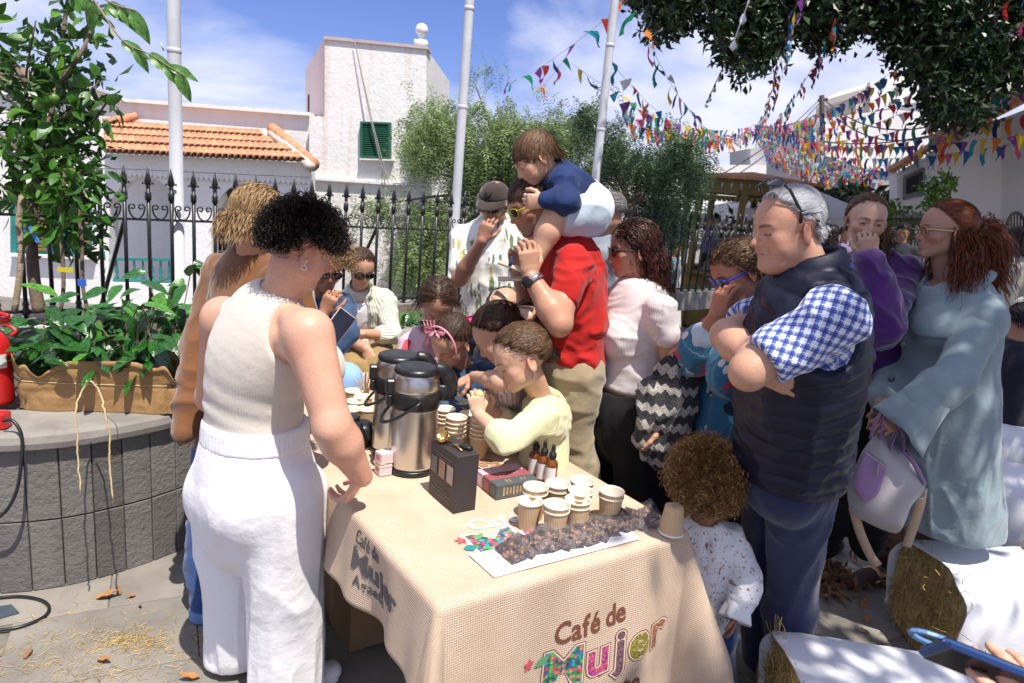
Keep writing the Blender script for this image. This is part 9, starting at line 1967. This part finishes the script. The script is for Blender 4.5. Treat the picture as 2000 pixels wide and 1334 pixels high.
# -- 20 man inside the kiosk and the distant crowd
def far_person(label, px, ytop, Y, cl, hairm, face=(-.3, -.9, -.1), zfeet=-.62, w_=1.0, arms=None, longhair=0, tone=C_tan, leg=(.03, .03, .04), sit=0, group='people in the distance', pat=None):
 top = a(px, ytop, Y); c = top-(0, 0, .13); f = nz(np.array([face[0], face[1], 0])); s = np.array([-f[1]*-1, -f[0], 0]); s = nz(np.cross(f, UP)); nk = c-(0, 0, .17)-f*.02; pel = nk-(0, 0, .50)
 J = dict(pelvis=pel, neck=nk, head=c, shR=nk+s*.17-(0, 0, .05), shL=nk-s*.17-(0, 0, .05))
 for q, sg in (('R', 1), ('L', -1)):
  J['el'+q] = J['sh'+q]+s*sg*.04-(0, 0, .27)+f*.02; J['wr'+q] = J['el'+q]+f*(.2 if arms else .05)-(0, 0, .12 if arms else .24)-s*sg*(.08 if arms else 0); J['hip'+q] = pel+s*sg*.09-(0, 0, .04); J['kn'+q] = J['hip'+q]-(0, 0, .42)+f*.02; J['an'+q] = np.array([J['hip'+q][0], J['hip'+q][1], zfeet+.08])
  if sit: J['kn'+q] = J['hip'+q]+f*.42; J['an'+q] = J['kn'+q]-(0, 0, .4)
 hd = dict(f=HF(c, face, (0, 0, 1), 1.0)); p = Person(label, J, dict(w=w_), hd, (pel[0], pel[1], zfeet), vox=.010, group=group); p.body(zlo=pel[2], tone=tone, hands={q: ((f[0], f[1], -.5), (0, 0, -1), .5, 1) for q in 'LR'} if arms else None)
 seg = [(J['pelvis'], J['neck'], .16, s), (J['shR'], J['elR'], .06, f), (J['shL'], J['elL'], .06, f)]
 p.garment('shirt', p.torso()+p.arm('L', .8 if arms else .4)+p.arm('R', .8 if arms else .4), cl, .014, .015, .03, wr=folds((7, 7, 7), px), amp=.01, patf=pat_limbs(seg)); p.garment('trousers', p.leg('L', (.1, .08, .07))+p.leg('R', (.1, .08, .07))+[('c', J['hipL'], J['hipR'], .12, .12)], M_dk, .016, .0, .04)
 hair(p, hairm, n=500, seg=8, length=.22 if longhair else .04, comb=down_comb if longhair else back_comb, grav=.5 if longhair else 0, width=.008, seed=px, rad=(.086, .105, .095)); return p
M_dk = fabric('dark_cloth', (.022, .022, .028), .9); M_chk = pattern('purple_checked_cotton', lambda t, v, x, y: mixc(t, math_(t, 'MULTIPLY', stripe(t, y, .05, .45), .6), mixc(t, stripe(t, x, .05, .45), (.34, .30, .45), (.07, .05, .16)), (.05, .04, .12)))
far_person('barman in a checked shirt and dark waistcoat inside the kiosk', 1398, 415, 13.3, M_chk, H_blk, (.5, -.6, -.4), arms=1, group=None)
m = MB(); q = a(1380, 470, 13.25);
far_person('dark-haired person just behind the older woman\'s head by the kiosk', 1450, 446, 12.0, M_dk, H_blk, (.2, .9, 0))
far_person('long-haired person in dark clothes left of the purple jumper, far behind', 1628, 436, 9.5, M_dk, H_blk, (-.4, -.8, 0), longhair=1); far_person('person with dark hair just left of the woman in purple', 1655, 440, 11, fabric('lilac_cotton', (.20, .14, .26), .9), H_brn, (.3, -.9, 0)); far_person('dark-shirted man between the purple jumper and the coat', 1768, 434, 9.0, M_dk, H_blk, (-.5, -.7, -.2)); far_person('short dark-haired man with a white collar right of the auburn ponytail', 1962, 448, 7.2, fabric('navy_polo', (.02, .025, .05), .9), H_blk, (-.6, -.6, -.1), zfeet=-.1)
far_person('woman with long dark hair in a cream top at the far right', 1992, 440, 6.2, fabric('cream_cotton', (.48, .45, .38), .9), H_blk, (-.7, -.5, -.2), longhair=1, zfeet=0, arms=1)
far_person('person in a black T-shirt seated at the right edge, seen from behind', 2002, 588, 4.6, fabric('black_navy_tee', (.012, .013, .022), .9), H_blk, (.3, .9, -.1), zfeet=0, sit=1)
far_person('person in grey beyond the iron fence by the kiosk', 1322, 470, 11, fabric('blue_grey_cotton', (.13, .17, .22), .9), H_brn, (.6, -.4, 0))
# kiosk contents
for k, (x, y, c, lab) in enumerate(((1420, 522, (.5, .5, .5), 'small white appliance on the kiosk counter'), (1378, 525, (.3, .3, .32), 'grey urn on the kiosk counter'))): q = D(x, y, 13.2); m = MB(); m.lathe((q[0], q[1], zc+.02), [(.10, 0), (.11, .02), (.11, .24), (.07, .30), (.02, .32)], 14); tag(m.build('urn', mat('urn_metal_%s' % ('ab'[k]) if 0 else ('pale_urn' if k else 'white_urn'), c, .4)), lab, 'urn')
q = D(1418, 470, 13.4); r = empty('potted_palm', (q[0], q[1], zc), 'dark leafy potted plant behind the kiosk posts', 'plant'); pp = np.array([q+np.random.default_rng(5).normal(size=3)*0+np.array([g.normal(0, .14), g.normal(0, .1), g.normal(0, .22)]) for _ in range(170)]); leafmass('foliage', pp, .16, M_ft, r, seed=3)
# -- 21 hands with a phone at the bottom right
J = dict(pelvis=np.array([1.42, .30, 1.0]), neck=np.array([1.42, .25, 1.45]), head=np.array([1.42, .25, 1.62]), shL=np.array([1.25, .35, 1.38]), shR=np.array([1.60, .2, 1.38]), elL=D(2085, 1200, 1.0), wrL=D(1995, 1290, .80), elR=D(2140, 1300, 1.0), wrR=D(2050, 1170, .98))
p21 = empty('person', (J['pelvis'][0], J['pelvis'][1], 0), 'unseen person at the bottom right corner reaching in with a phone', 'person')
arms_ = [(D(2180, 1340, .80), D(2130, 1520, .70), D(2040, 1505, .70), (-.35, .05, .9), (-.5, .6, .3), .45, 1), (D(2140, 1260, .95), D(2075, 1240, 1.0), D(2060, 1165, 1.02), (-.12, .0, .9), (-.6, -.3, -.4), .95, 1)]
allp = []
for (e0, e, wv, d, pl, cu, sd_) in arms_: allp += [('c', e0, e, .045, .042), ('c', e, wv, .040, .028)]+hand_prims(wv, d, pl, sd_, cu, .85)
allp += [('c', arms_[0][0], arms_[1][0], .05, .05)]
lo, hi = bounds(allp); v = Vol(lo-.02, hi+.02, .0045); put_prims(v, allp, .008); V, F = v.mesh(); V = relax(V, F, 1, .4); mk('body', V, F, M_skin, p21, True, col=np.tile(np.array(C_pink), (len(V), 1)))
pc = D(1925, 1305, .70); r = empty('phone', tuple(pc), 'blue-cased phone held out at the bottom right corner', 'phone'); Rp = np.stack([cR*.93+cU*-.36, cF*.9+cU*-.4, -cU*.0+cU*.9+cF*.4], 1); Rp = np.stack([nz(cR*.92-cU*.34+cF*-.15), nz(cF*.55+cU*.8), nz(np.cross(nz(cR*.92-cU*.34+cF*-.15), nz(cF*.55+cU*.8)))], 1)
m = MB(); m.box(pc, (.108, .009, .056), R=Rp, bev=.004); m.build('case', mat('blue_phone_case', (.02, .06, .20), .3), r); m = MB(); m.box(pc-Rp@np.array([0, .0052, 0]), (.100, .001, .048), R=Rp); m.box(pc+Rp@np.array([0, .0052, 0]), (.100, .001, .048), R=Rp); m.build('screen', M_lens, r)
m = MB(); c = pc+Rp@np.array([-.045, .006, 0]); m.tube([c+Rp@np.array([.026*math.cos(t), .002, .012*math.sin(t)]) for t in np.linspace(0, 6.28, 18)], .003, 6); m.build('camera_ring', mat('pale_blue_case', (.10, .22, .42), .3), r)
print('people', time.time()-T1, 'total', time.time()-T0)
